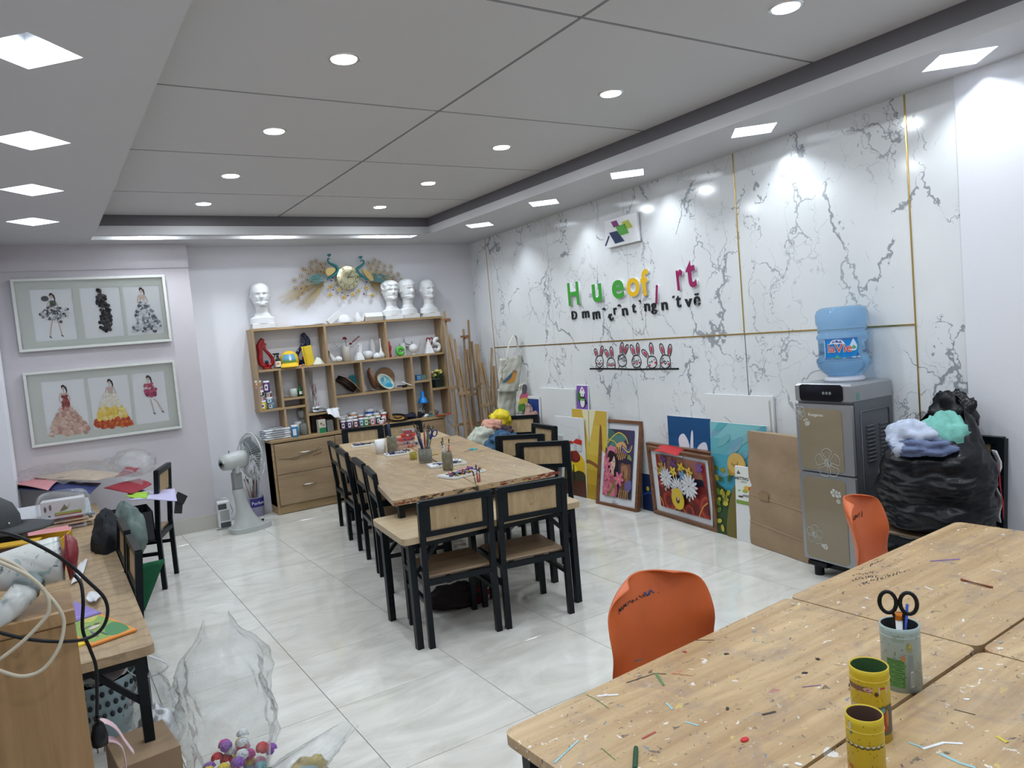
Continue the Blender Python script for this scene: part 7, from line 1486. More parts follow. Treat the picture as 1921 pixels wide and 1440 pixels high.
def crayon_tray(label, px, py, rz, w_, d_, n, seed, roll=False, z=ZM):
    t = thing('crayon_tray', label, 'tray', on(px, py, z), rz, 'trays of crayon pieces'); b = MB(); b.box((0, 0, .003), (w_, d_, .004))
    for sx in (-1, 1): b.box((sx*w_/2, 0, .009), (.004, d_, .014)); b.box((0, sx*d_/2, .009), (w_, .004, .014))
    b.build('tray_body', WHITE, t); rd = random.Random(seed)
    for k in range(n):
        x = rd.uniform(-.42, .42)*w_; y = rd.uniform(-.38, .38)*d_; a = rd.uniform(0, 3.14); l = rd.uniform(.012, .026); c = rd.choice([(.02, .03, .25), (.10, .02, .15), (.45, .02, .03), (.6, .45, .03), (.02, .02, .03), (.02, .2, .3), (.55, .2, .3), (.35, .12, .02)] if seed > 20 else [(.04, .03, .16), (.08, .04, .16), (.03, .03, .1), (.35, .36, .5), (.02, .02, .05), (.4, .3, .05)])
        zz = .010+.007*(k % 3); b = MB(); b.tube([(x-cos(a)*l, y-sin(a)*l, zz), (x+cos(a)*l, y+sin(a)*l, zz+.002)], .005, 6); b.build('crayon', mat('crayon_%.2f_%.2f_%.2f' % c, c, .5), t)
    if roll: b = MB(); b.tube([(w_*.3+.03*cos(a), d_*.15+.03*sin(a), .018) for a in [2*pi*k/20 for k in range(20)]], .009, 8, closed=True); b.build('tape_roll', WHITE, t)
    return t
crayon_tray('narrow tray of violet crayon stubs nearest the far left chair', 684, 836, -.25, .22, .10, 30, 3)
crayon_tray('tray of dark blue crayon stubs beside the wide brush jar', 747, 852, -.15, .20, .13, 30, 4)
crayon_tray('tray with purple crayons and a white tape roll behind the brown jar', 838, 872, -.25, .25, .15, 26, 6, True)
crayon_tray('large white tray of bright mixed crayon pieces at the table front', 866, 890, .20, .27, .17, 60, 25)
t = thing('pastel_boxes', 'loose pile of red and grey printed pastel packs on the central table', 'boxes', on(764, 838), -.2); rd = random.Random(2)
for k, (x, y, z, w_, c) in enumerate(((-.02, -.03, 0, .15, (.45, .28, .22)), (-.02, .0, .028, .15, (.40, .25, .22)), (.0, .03, .056, .14, (.45, .08, .06)), (.03, .06, .084, .12, (.5, .07, .06)), (.05, .09, .0, .13, (.4, .38, .40)), (.04, .09, .112, .10, (.22, .22, .25)), (-.06, .08, .05, .09, (.6, .62, .64)))):
    b = MB(); b.col = c; b.box((x, y, z+.013), (w_, .085, .025), rd.uniform(-.2, .2)); b.col = (.45, .05, .04)
    for q in range(4): b.box((x-w_*.35+w_*.23*q, y-.0435, z+.013), (.018, .003, .016)); b.col = rd.choice([(.45, .05, .04), (.5, .5, .5), (.05, .06, .2)])
    b.build('pastel_pack', PAINT, t)
t = thing('loose_eraser', 'yellow crayon lying beside the wide brush jar', 'crayon', on(815, 853), -.1); b = MB(); b.tube([(-.03, 0, .005), (.03, 0, .005)], .006, 8); b.build('crayon_body', mat('yellow_wax', (.75, .65, .05), .5), t)
# ------------------------------------------------------------------ holders and litter on the foreground tables
def tube_holder(label, px, pyb, pyt, wpx, body, art, ln=None):
    B = fz(px, pyb, .60); d = (B-CAMP).dot(_f); r = wpx/2*d/F_PX; T_ = wy(px-2, pyt, B.y); h = T_.z-.60
    t = thing('tube_holder', label, 'holder', (B.x, B.y, .6), 0, 'painted cardboard tube holders'); b = MB(); b.lathe([(.001, 0), (r, 0), (r, h*.93), (r*1.0, h), (r*.93, h), (r*.93, .006), (.001, .006)], 32); b.build('tube', body, t)
    b = MB(); b.lathe([(r*.925, .01), (r*.925, h*.99)], 28); b.build('lining', ln or mat('brown_lining', (.14, .08, .06), .7), t)
    b = MB(); b.tube([(r*1.004*cos(a), r*1.004*sin(a), h*.86) for a in [2*pi*k/30 for k in range(30)]], .0012, 4, closed=True); b.build('rim_joint', body, t)
    b = MB(); ca_ = math.atan2(-B.y, -B.x); rd = random.Random(len(label))
    def patch(a0, a1, z0, z1, c, e=0, n=6):
        b.col = c; rr = r*1.006+e; b.add([(rr*cos(ca_+a0+(a1-a0)*i/n), rr*sin(ca_+a0+(a1-a0)*i/n), h*z+j_) for z, j_ in ((z0, 0), (z1, 0)) for i in range(n+1)], [(i, i+1, i+n+2, i+n+1) for i in range(n)])
    def blob(a0, z0, ra, rz_, c, e=0):
        b.col = c; rr = r*1.008+e; b.add([(rr*cos(ca_+a0+ra*cos(q)), rr*sin(ca_+a0+ra*cos(q)), h*(z0+rz_*sin(q))) for q in [2*pi*k/12 for k in range(12)]], [tuple(range(12))])
    art(patch, blob, rd)
    b.build('printed_wrap', PAINT, t); return t, r, h
def art_blue(P, Bl, rd):
    P(-.75, .15, .08, .52, (.07, .20, .05)); 
    for k in range(5): Bl(-.3+.05*k, .12+.08*k, .35, .03, (.13, .30, .09), .0004)
    Bl(.1, .55, .10, .05, (.5, .2, .06)); Bl(.0, .43, .25, .03, (.07, .22, .1)); P(.35, .62, .08, .6, (.22, .28, .26)); P(.45, .6, .1, .35, (.6, .63, .6), .0006)
    for k in range(9): P(.47, .58, .12+.024*k, .13+.024*k, (.05, .05, .05), .001)
    Bl(.4, .72, .16, .08, (.30, .32, .12)); Bl(.45, .75, .06, .03, (.6, .5, .1), .0006); P(-.4, .2, .80, .9, (.28, .38, .33))
    for k in range(50): Bl(rd.uniform(-1.2, 1.2), rd.uniform(.02, .97), .02+.03*rd.random(), .006, rd.choice([(.05, .07, .07), (.3, .2, .1), (.1, .2, .15)]), .001)
def art_yel(P, Bl, rd):
    P(-1.4, 1.4, .70, .80, (.60, .52, .46)); P(-1.4, .1, .72, .79, (.20, .10, .06), .0004); Bl(-.1, .76, .25, .03, (.6, .35, .28), .0008); P(.5, .8, .765, .785, (.5, .03, .05), .0008); P(-1.4, .4, .40, .52, (.6, .5, .46)); Bl(-.3, .58, .9, .14, (.62, .45, .01), .0004)
    P(.35, 1.4, .12, .52, (.10, .11, .08), .0003); Bl(.75, .3, .2, .14, (.38, .07, .03), .0008); Bl(.85, .36, .1, .12, (.55, .2, .05), .001); Bl(.6, .47, .15, .04, (.15, .35, .3), .001); Bl(.3, .7, .1, .03, (.08, .03, .02), .001)
    for k in range(40): Bl(rd.uniform(-1.3, 1.3), rd.uniform(.02, .97), .025, .006, rd.choice([(.2, .1, .03), (.4, .3, .02), (.08, .05, .02)]), .0012)
def art_yel2(P, Bl, rd):
    for k in range(8): Bl(-1.1+.3*k, .70, .15, .02, (.10, .08, .02)); Bl(-1.1+.3*k, .715, .10, .014, (.62, .6, .45), .0005)
    Bl(-.05, .36, .35, .11, (.12, .22, .20)); Bl(-.05, .36, .28, .085, (.30, .38, .33), .0005); Bl(.5, .34, .12, .06, (.05, .2, .4)); Bl(.0, .15, .5, .09, (.10, .09, .05)); Bl(.0, .15, .44, .075, (.62, .62, .56), .0005); Bl(-.7, .08, .2, .1, (.1, .25, .35)); Bl(-.85, .9, .08, .06, (.6, .6, .6)); Bl(-.8, .84, .1, .03, (.1, .3, .2)); P(-1.1, -.8, .42, .46, (.45, .1, .06))
    for k in range(60): Bl(rd.uniform(-1.3, 1.3), rd.uniform(.02, .97), .03, .007, rd.choice([(.25, .15, .03), (.45, .42, .35), (.12, .08, .03)]), .0012)
BT = mat('pale_blue_tube', (.36, .46, .45), .35); YT_ = mat('yellow_tube', (.62, .46, .02), .35)
tb, r_, h_ = tube_holder('pale blue printed cardboard tube holding black scissors and a marker', 1693, 1284, 1166, 68, BT, art_blue, mat('dark_lining', (.04, .04, .035), .7))
tube_holder('yellow printed cardboard tube behind the nearest one, with green inside', 1637, 1378, 1243, 68, YT_, art_yel, mat('green_brown_lining', (.06, .14, .05), .6))
tube_holder('yellow cardboard tube nearest the camera at the bottom edge', 1630, 1500, 1332, 66, YT_, art_yel2)
q = tb.location; cdir = Vector((-q.x, -q.y, 0)).normalized(); sc = scissors('scissors', 'black handled scissors standing handles-up in the pale blue tube', (q.x, q.y, .6+h_+.03), 0, BLACK, 1.0); 
za = cdir; xa = Vector((-za.y, za.x, 0)); ya = Vector((0, 0, -1)); mm = Matrix((-xa, ya, za)).transposed().to_4x4(); mm.translation = (q.x-.0*cdir.x, q.y, .6+h_+.018); sc.matrix_world = mm @ Matrix.Scale(1.08, 4)
t = thing('marker_pen', 'white marker with an orange cap in the pale blue tube', 'marker', (q.x+cdir.x*.018, q.y+cdir.y*.018, .612), 0); b = MB(); b.tube([(0, 0, 0), (0, 0, h_+.005)], .0085, 12); b.build('pen_body', WHITE, t); b = MB(); b.tube([(0, 0, h_+.005), (0, 0, h_+.022)], .0095, 12); b.build('pen_cap', mat('orange_cap', (.8, .25, .03), .35), t)
t = thing('crayon', 'blue crayon standing behind the black scissors', 'crayon', (q.x-cdir.x*.015, q.y-cdir.y*.015, .61), 0); b = MB(); b.tube([(0, 0, 0), (.025, -.01, h_+.03)], .004, 6); b.build('crayon_body', mat('blue_wax', (.02, .08, .5), .4), t)
def small(name, label, px, py, pts, r, m_, cat, n=6):
    t = thing(name, label, cat, on(px, py, .6)); b = MB(); b.tube([tuple(fz(x, y, .6+r)-t.location) for x, y in pts], r, n); b.build('body', m_, t); return t
small('pencil', 'red-brown pencil lying on the right foreground table', 1830, 1093, [(1803, 1086), (1862, 1101)], .0045, mat('terracotta_pencil', (.40, .13, .07), .5), 'pencil')
small('crayon', 'dark green crayon at the bottom edge of the foreground table', 1192, 1420, [(1193, 1402), (1191, 1440)], .0055, mat('dark_green_wax', (.02, .09, .04), .5), 'crayon', 8)
t = thing('clay_bit', 'small bright red clay dab on the foreground table', 'clay', on(1397, 1388, .6)); b = MB(); b.ell((0, 0, .002), (.012, .008, .004), 14, 6); b.build('body', mat('bright_red_clay', (.65, .02, .03), .4), t)
rd = random.Random(77)
for k, (x, y, c) in enumerate(((1813, 1312, (.8, .8, .8)), (1840, 1255, (.75, .78, .8)), (1595, 1285, (.02, .02, .03)), (1597, 1293, (.3, .15, .1)), (1534, 1236, (.03, .02, .02)), (1510, 1262, (.02, .02, .02)), (1362, 1227, (.03, .03, .03)), (1365, 1330, (.03, .03, .03)), (1499, 1434, (.8, .8, .8)), (1136, 1304, (.75, .7, .7)), (1285, 1223, (.4, .05, .05)), (1878, 1205, (.3, .36, .36)))):
    t = thing('paper_scrap' if sum(c) > 1 else 'paint_crumb', '%s on the foreground table near photo column %s' % (('pale paper scrap', 'dark dried paint crumb')[sum(c) <= 1], ('far right', 'right edge', 'left of the tubes', 'beside the tubes', 'middle', 'centre', 'rear left', 'middle left', 'bottom centre', 'front left corner', 'rear edge', 'right seam')[k]), 'scrap', on(x, y, .6), rd.uniform(0, 3)); b = MB(); b.prism([(.009*cos(a)*rd.uniform(.5, 1.2), .006*sin(a)*rd.uniform(.5, 1.2)) for a in [2*pi*q/7 for q in range(7)]], 0, .0022); b.build('body', mat('bit_%.2f_%.2f_%.2f' % c, c, .6), t)
# handwriting and paint strokes on the foreground tabletops: thin marks
tops_ = [o for o in D.objects if o.name.startswith('tabletop') and o.parent and 'paint-spattered' in o.parent.get('label', '')]
def mark(par, name, pts, r, m_): o_ = par.parent.location; b = MB(); b.tube([tuple(fz(x, y, .6008)-o_) for x, y in pts], r, 4, cap=False, flat=.25); b.build(name, m_, par)
rd = random.Random(5); TR = [o for o in tops_ if 'handwriting' in o.parent['label']][0]; TN = [o for o in tops_ if 'large' in o.parent['label']][0]; TB = [o for o in tops_ if 'bottom edge' in o.parent['label']][0]
for (x0, y0, x1, y1, n, amp) in ((1612, 1096, 1708, 1066, 22, 3.5), (1598, 1087, 1648, 1079, 12, 3), (1600, 1078, 1640, 1072, 9, 3), (1630, 1060, 1660, 1048, 10, 2)):
    for k in range(n): fx = x0+(x1-x0)*k/n; fy = y0+(y1-y0)*k/n; mark(TR, 'ink_letter', [(fx+rd.uniform(-1, 4), fy+rd.uniform(-amp, amp)) for _ in range(4)], .0009, INK)
cols = {'white': (.78, .8, .82), 'sky': (.35, .6, .65), 'green': (.12, .25, .08), 'purple': (.2, .12, .3), 'red': (.4, .05, .05), 'dark': (.04, .035, .03), 'yellow': (.65, .55, .08), 'orange': (.55, .2, .06)}
for par, pts, r, c in ((TB, [(1730, 1404), (1770, 1392), (1806, 1394)], .004, 'white'), (TB, [(1762, 1412), (1800, 1430), (1830, 1439)], .004, 'sky'), (TB, [(1705, 1392), (1732, 1402)], .003, 'sky'), (TN, [(1100, 1302), (1120, 1312), (1142, 1328)], .0014, 'green'), (TN, [(1190, 1240), (1205, 1236)], .004, 'dark'), (TN, [(1260, 1262), (1300, 1267)], .0015, 'orange'), (TN, [(1300, 1200), (1340, 1200)], .0015, 'dark'), (TN, [(1120, 1305), (1160, 1302)], .004, 'white'), (TN, [(1250, 1318), (1262, 1330)], .003, 'sky'), (TN, [(1430, 1340), (1455, 1334)], .004, 'dark'), (TN, [(1505, 1288), (1540, 1284)], .002, 'purple'), (TN, [(1285, 1353), (1310, 1360)], .003, 'sky'), (TN, [(1128, 1402), (1155, 1425)], .0012, 'green'), (TN, [(1040, 1430), (1085, 1388)], .0025, 'sky'), (TN, [(1205, 1385), (1230, 1372)], .003, 'red'), (TB, [(1870, 1380), (1890, 1392)], .005, 'yellow'), (TR, [(1735, 1100), (1750, 1106)], .003, 'white'), (TR, [(1860, 1068), (1878, 1072)], .003, 'white'), (TR, [(1745, 1052), (1800, 1048)], .006, 'purple'), (TN, [(1230, 1262), (1245, 1285)], .004, 'green'), (TN, [(1175, 1280), (1230, 1262), (1250, 1264)], .002, 'dark'), (TB, [(1790, 1330), (1830, 1340)], .0014, 'dark')):
    mark(par, 'paint_stroke', pts, r, mat('stroke_'+c, cols[c], .5))
# ------------------------------------------------------------------ left foreground cabinet with hair dryer and cables
BRW = wood('varnished_brown_board', (.26, .145, .055), (.45, .28, .13), 'Z', .35, grain=.7)
cx1, cy0, cy1, cz = .011, 2.19, 2.405, 1.0
t = thing('side_cabinet', 'brown varnished wood cabinet cut by the left edge of the photo', 'cabinet', (cx1, cy0, 0))
b = MB(); b.box((-.2, .1075, cz/2-.02), (.40, .205, cz-.04), bev=.002); b.build('carcass', BRW, t)
b = MB(); b.box((-.2, .107, cz-.019), (.404, .214, .038), bev=.004); b.build('top_board', BRW, t)
YD = 2.30
def P3(x, y, Y=YD): return wy(x, y, Y)
IVM = mat('paint_stained_ivory', (.62, .64, .62), .35, noise_=.5, nscale=22)
t = thing('hair_dryer', 'paint-stained white hair dryer with a dark red end cap', 'hair dryer', P3(60, 1070))
o_ = t.location
b = MB(); b.tube([P3(-60, 1085)-o_, P3(-30, 1080)-o_, P3(10, 1072)-o_, P3(60, 1060)-o_, P3(100, 1050)-o_, P3(118, 1046)-o_], [.034, .040, .050, .057, .060, .058], 24); b.build('barrel', IVM, t)
b = MB(); b.tube([P3(116, 1046)-o_, P3(126, 1044)-o_, P3(137, 1042)-o_, P3(144, 1041)-o_, P3(147, 1041)-o_], [.064, .063, .055, .040, .012], 24); b.build('end_cap', mat('dark_red_plastic', (.17, .008, .015), .35), t)
b = MB(); b.tube([P3(60, 1090, 2.26)-o_, P3(45, 1110, 2.24)-o_, P3(20, 1138, 2.22)-o_, P3(2, 1160, 2.21)-o_, P3(-8, 1175, 2.20)-o_], [.030, .034, .030, .024, .014], 18); b.build('handle', IVM, t)
b = MB(); b.tube([P3(62, 1088, 2.255)-o_, P3(48, 1104, 2.235)-o_], [.032, .036], 18); b.build('grey_collar', mat('grey_green_plastic', (.28, .34, .34), .4), t)
CRD = mat('cream_cable', (.52, .47, .36), .5)
def cable(label, strands, r, m_, extra=None):
    p0_ = wy(*strands[0][0][:2], strands[0][0][2]); t = thing('power_cable', label, 'cable', p0_)
    for s_ in strands: b = MB(); b.tube([tuple(p-p0_) for p in smooth_loop([wy(*q) for q in s_], 6, False)], r, 8); b.build('cable_run', m_, t)
    return t
cable('cream cable looping over the hair dryer and down the cabinet front', [[(-5, 1045, 2.2), (30, 1060, 2.17), (60, 1085, 2.16), (85, 1110, 2.15), (110, 1140, 2.14), (120, 1170, 2.14), (110, 1215, 2.13), (80, 1255, 2.13), (40, 1268, 2.13), (-5, 1256, 2.13)], [(-5, 1240, 2.14), (40, 1205, 2.14), (75, 1170, 2.14), (92, 1145, 2.14), (85, 1110, 2.14), (50, 1078, 2.15), (-5, 1052, 2.17)]], .0045, CRD)
ct = cable('black cable arching off the cabinet with a plug hanging down', [[(-5, 996, 2.25), (40, 1008, 2.2), (90, 1032, 2.19), (130, 1058, 2.2), (165, 1090, 2.2), (195, 1120, 2.2), (202, 1150, 2.2), (190, 1180, 2.2), (160, 1198, 2.19), (110, 1203, 2.16), (50, 1198, 2.15), (-5, 1185, 2.15)], [(140, 1078, 2.26), (152, 1095, 2.24), (156, 1130, 2.22), (155, 1180, 2.22), (168, 1215, 2.22), (180, 1250, 2.22), (182, 1300, 2.22), (182, 1345, 2.22)]], .0045, BLACK)
b = MB(); p1_ = wy(182, 1345, 2.22)-ct.location; b.tube([p1_, p1_-Vector((0, 0, .02)), p1_-Vector((0, 0, .05)), p1_-Vector((0, 0, .075))], [.010, .014, .021, .019], 10); b.build('plug', BLACK, ct)
for k in (-1, 1): b = MB(); b.tube([p1_-Vector((k*.008, 0, .075)), p1_-Vector((k*.008, 0, .095))], .003, 6); b.build('plug_pin', CHROME, ct)
# ------------------------------------------------------------------ things on and under the left tables (top at .60)
def boxthing(name, label, cat, c, d, rz, m_, part='body', grp=None, open_=False):
    t = thing(name, label, cat, c, rz, grp); b = MB()
    if open_:
        w_ = .006; b.box((0, 0, w_/2), (d[0], d[1], w_)); 
        for s_ in (-1, 1): b.box((s_*(d[0]-w_)/2, 0, d[2]/2), (w_, d[1], d[2])); b.box((0, s_*(d[1]-w_)/2, d[2]/2), (d[0], w_, d[2]))
    else: b.box((0, 0, d[2]/2), d, bev=.002)
    b.build(part, m_, t); return t
YEB = mat('yellow_box_card', (.62, .36, .02), .5)
z = .60
# helper: corner on the tabletop under a photo pixel
a = fz(127, 1008, .74)
t = boxthing('cardboard_carton', 'open yellow carton on the left table beside the hair dryer', 'box', (a.x-.17, a.y+.12, .602), (.34, .24, .14), -.25, YEB, open_=True)
t = boxthing('cardboard_carton', 'flat yellow and brown box lid standing in front of the open yellow carton', 'box', (a.x-.27, a.y-.04, .602), (.30, .10, .165), -.22, mat('dark_brown_card', (.07, .035, .025), .5)); b = MB(); b.box((0, 0, .167), (.302, .102, .008)); b.build('yellow_top', YEB, t)
t = boxthing('dark_box', 'dark patterned box under the grey cap', 'box', (a.x-.34, a.y+.26, .602), (.30, .22, .20), -.1, mat('near_black_card', (.02, .025, .03), .5))
# grey wide cap on top
c = wy(40, 925, a.y+.20); t = thing('grey_hat', 'dark grey brimmed cap cut by the left photo edge', 'hat', (c.x, c.y, .806), -.2); t.scale = (1.2, 1.2, 1.25); GH = mat('grey_felt', (.045, .05, .055), .7)
b = MB(); b.lathe([(.115, 0), (.112, .05), (.09, .10), (.05, .13), (.001, .14)], 28, Matrix.Translation((-.13, 0, .004))); b.build('crown', GH, t); b = MB(); b.grid(lambda u, v: (lambda an, r: (-.13+r*cos(an)*1.05, r*sin(an), .012-.02*v*v))(-1.3+2.6*u, .112+.115*v*sin(pi*u)**.6), 20, 5); b.build('brim', GH, t, solid=.005); b = MB(); b.ell((-.04, -.085, .035), (.005, .004, .005)); b.build('metal_eyelet', CHROME, t)
# red and white boxed craft kit in clear plastic
a = fz(165, 985, .60); t = boxthing('craft_kit', 'white craft kit box with a red panel inside clear plastic', 'box', (a.x-.12, a.y+.05, .602), (.24, .10, .19), -.12, mat('white_gloss_card', (.66, .67, .68), .3))
ar = Art(.24, .19, .001); ar.rect(.30, .12, .93, .52, (.45, .02, .02)); ar.rect(.30, .52, .93, .60, (.30, .38, .05)); ar.rect(.3, .08, .93, .12, (.03, .05, .25)); ar.poly([(.42, .62), (.55, .85), (.62, .70), (.7, .92), (.58, .66)], (.12, .13, .05)); ar.disc(.1, .75, .03, .08, (.1, .1, .1)); ar.disc(.22, .8, .03, .08, (.12, .1, .1)); ar.disc(.18, .3, .05, .2, (.06, .06, .08)); ar.build('printed_front', t, M=Matrix.Translation((-.12, -.0505, 0)) @ RX)
b = MB(); b.grid(lambda u, v: (lambda an, e: ((.15+.01*sin(an*9))*cos(an)*cos(e)**.3, (.09+.01*sin(an*7))*sin(an)*cos(e)**.3, .115+.13*sin(e)))(2*pi*u, -1.45+2.9*v), 40, 14, cu=True); b.build('clear_wrapper', FILM, t)
# big pile in clear plastic along the wall
pp = wy(150, 905, 5.0)
def sheet(name, label, pix, zt, m_, th_=.004, wav=.008, cat='paper', grp=None, seed=0):
    P = [fz(x, y, zt) for x, y in pix]; c = sum(P, Vector())/4; t = thing(name, label, cat, c, 0, grp); P = [p-c for p in P]
    def fn(u, v): a_ = P[0].lerp(P[1], u); b_ = P[3].lerp(P[2], u); q = a_.lerp(b_, v); q.z += wav*sin(u*5+seed)*cos(v*4+seed*2); return tuple(q)
    b = MB(); b.grid(fn, 10, 10); b.build('sheet', m_, t, solid=th_); return t
cp = lambda n, c: mat(n, c, .55)
for q, (lb, x0, y0, w_, d_) in enumerate((('layered pile of coloured papers at the far end of the left wall table', -.06, 5.86, .50, .66), ('flat pile of papers under the craft kit on the left wall table', -.12, 5.25, .34, .36))):
    t = thing('paper_stack', lb, 'papers', (x0, y0, .602)); rd = random.Random(q+40)
    for k in range(9 if q == 0 else 4):
        b = MB(); b.box((rd.uniform(-.02, .02), rd.uniform(-.03, .03), .005+.0102*k), (w_, d_, .0095), rd.uniform(-.06, .06)); b.build('sheet', cp(*rd.choice([('navy_paper', (.015, .03, .14)), ('pink_paper', (.65, .28, .30)), ('grey_white_paper', (.5, .52, .55)), ('slate_paper', (.16, .22, .32)), ('beige_card', (.6, .46, .32)), ('black_scrap', (.02, .02, .02))])), t)
for lb, pix, zt, m_, sd in (('navy sheet bundle in clear film on the left table', [(20, 915), (170, 925), (190, 905), (20, 892)], .705, cp('navy_paper', (.015, .03, .14)), 1), ('pale pink sheet under the film on the left table', [(10, 905), (90, 918), (110, 900), (5, 885)], .73, cp('pink_paper', (.65, .28, .30)), 2), ('beige card sheet under the clear film', [(50, 893), (180, 903), (235, 885), (60, 874)], .745, cp('beige_card', (.60, .46, .32)), 3), ('dark red folder sticking out of the film pile', [(195, 915), (248, 925), (285, 908), (262, 896)], .71, cp('dark_red_card', (.28, .01, .025)), 4), ('lime green sheets under the dark red folder', [(235, 931), (275, 934), (280, 922), (240, 924)], .70, cp('lime_paper', (.30, .55, .04)), 5), ('lavender paper stack beside the tall chair', [(240, 938), (332, 937), (328, 918), (260, 918)], .69, cp('lavender_paper', (.50, .47, .68)), 6), ('dark red leaf shape inside the film', [(215, 895), (255, 885), (262, 876), (235, 876)], .77, cp('dark_red_card', (.28, .01, .025)), 7), ('small pile of coloured scraps against the wall', [(85, 872), (150, 874), (158, 862), (100, 864)], .78, cp('olive_scrap', (.22, .25, .10)), 8), ('teal scrap in the pile against the wall', [(75, 869), (110, 871), (112, 865), (80, 864)], .785, cp('teal_scrap', (.12, .32, .32)), 9), ('black scrap in the pile against the wall', [(112, 869), (135, 871), (138, 861), (122, 861)], .79, cp('black_scrap', (.02, .02, .02)), 10), ('cream scrap in the pile against the wall', [(95, 872), (118, 873), (122, 866), (100, 866)], .792, cp('cream_scrap', (.6, .6, .35)), 11)):
    sheet('paper_sheet', lb, pix, zt, m_, grp='coloured papers on the left table', seed=sd)
c = fz(150, 900, .74); t = thing('plastic_film', 'large crumpled clear plastic film over the coloured papers', 'plastic', c)
def filmf(u, v):
    p = fz(20+250*u, 918-45*v-6*sin(u*3), .74); n_ = noise.fractal(Vector((u*5, v*4, 1.3)), .8, 2.2, 4); p.y = min(p.y, 7.40); return tuple(p-c+Vector((0, 0, .05+.05*n_+.06*sin(pi*u)*(1-abs(2*v-1)))))
b = MB(); b.grid(filmf, 60, 30); b.build('film_sheet', FILM, t)
c = fz(240, 890, .74); t = thing('plastic_bag', 'puffed end of clear plastic bag over the dark red folder', 'plastic', c); b = MB(); lump(b, (.05, 0, .09), (.16, .3, .10), 61, .35, 3, 44, 26, flat=-.05); b.build('film', FILM, t)
# jackets over the far chairs
p = wy(205, 960, 5.0)
t = thing('dark_jacket', 'black jacket draped over the chair at the left table', 'jacket', (.24, 4.78, .62)); b = MB(); lump(b, (0, 0, -.10), (.10, .24, .26), 71, .35, 2.4, 40, 26, flat=-.5); b.build('garment', cloth('black_cloth', (.01, .012, .016)), t)
t = thing('checked_cloth', 'grey green checked cloth hanging over the table corner', 'cloth', (.36, 5.15, .64)); b = MB(); lump(b, (0, 0, -.06), (.10, .16, .17), 73, .4, 2.4, 36, 24, flat=-.4); b.build('garment', cloth('grey_check_cloth', (.14, .19, .18)), t)
t = boxthing('open_bin', 'open dark crate with clear bags between the table and the tall chair', 'crate', (.42, 5.68, .42), (.26, .34, .20), 0, mat('black_crate', (.02, .022, .03), .5), open_=True); b = MB(); lump(b, (0, 0, .10), (.10, .14, .08), 75, .4, 3); b.build('clear_bag', FILM, t)
t = thing('green_cloth', 'dark green bag hanging below the tall chair seat', 'cloth', (.40, 5.45, .0)); b = MB(); b.grid(lambda u, v: (-.13+.30*u*(1-v*.5), -.1+.05*v, .32-.32*v+.0*u), 8, 8); b.build('cloth_panel', cloth('bottle_green_cloth', (.01, .12, .05)), t, solid=.01)
t = thing('dark_folder', 'black folder pages spilling over the right side of the tall chair', 'folder', (.80, 6.15, .52)); t.scale = (.55, .6, .6); b = MB(); b.box((-.02, 0, .08), (.14, .02, .12), M=Matrix.Rotation(.6, 4, 'Y')); b.box((.0, .03, -.04), (.10, .02, .16), M=Matrix.Rotation(.2, 4, 'Y')); b.build('folder_cover', mat('black_folder', (.02, .02, .022), .4), t)
# picture books lying near the table end
def book(label, px4, zt, art, th_=.006, cover=None):
    P = [fz(x, y, zt) for x, y in px4]; xa = (P[1]-P[0]); W_ = xa.length; H_ = (P[3]-P[0]).length; t = thing('picture_book', label, 'book', P[0], 0, 'picture books on the left table'); t.matrix_world = (lambda m_: m_)(Matrix.Translation(P[0]) @ Matrix.Rotation(math.atan2(xa.y, xa.x), 4, 'Z'))
    b = MB(); b.box((W_/2, H_/2, -th_/2), (W_, H_, th_)); b.build('cover', cover, t); ar = Art(W_, H_, .0004); ar.dz = .0001; art(ar); ar.build('cover_print', t); return t
def a1(ar):
    ar.rect(0, 0, 1, 1, (.72, .26, .04)); ar.rect(.06, .06, .94, .93, (.22, .36, .08)); ar.poly([(.06, .7), (.4, .8), (.6, .6), (.94, .75), (.94, .93), (.06, .93)], (.50, .48, .10), 3); ar.poly([(.5, .06), (.94, .1), (.94, .4), (.6, .3)], (.06, .22, .08), 3)
    for k in range(14): rd = random.Random(k); ar.disc(rd.uniform(.1, .9), rd.uniform(.1, .9), .035, .02, rd.choice([(.6, .55, .2), (.1, .3, .06), (.5, .1, .06), (.7, .65, .4)]))
    ar.disc(.5, .42, .16, .09, (.6, .5, .48), .5); ar.disc(.64, .5, .07, .06, (.2, .12, .08)); ar.line([(.35, .35), (.3, .15)], .04, (.18, .12, .28)); ar.line([(.45, .3), (.48, .12)], .04, (.1, .2, .2)); ar.line([(.25, .45), (.5, .5)], .04, (.12, .1, .25)); ar.rect(.6, .75, .86, .85, (.65, .5, .12))
def a2(ar): ar.rect(0, 0, 1, 1, (.24, .18, .50)); ar.poly([(.1, .2), (.6, .3), (.7, .7), (.2, .6)], (.15, .4, .3), 2); ar.disc(.4, .45, .12, .1, (.2, .5, .15)); ar.rect(.05, .05, .95, .09, (.3, .25, .6))
def a3(ar): ar.rect(0, 0, 1, 1, (.75, .55, .03)); ar.line([(.1, .2), (.5, .3), (.8, .7)], .05, (.2, .15, .05))
book('yellow picture book partly under the hair dryer', [(135, 1215), (165, 1205), (158, 1075), (128, 1090)], .606, a3, cover=cp('yellow_cover', (.7, .5, .03)))
book('purple picture book in front of the small white card', [(138, 1165), (190, 1148), (150, 1095), (110, 1110)], .615, a2, cover=cp('purple_cover', (.24, .18, .5)))
book('orange-bordered picture book with a running animal on green', [(172, 1210), (257, 1180), (212, 1121), (150, 1150)], .609, a1, cover=cp('orange_cover', (.7, .25, .04)))
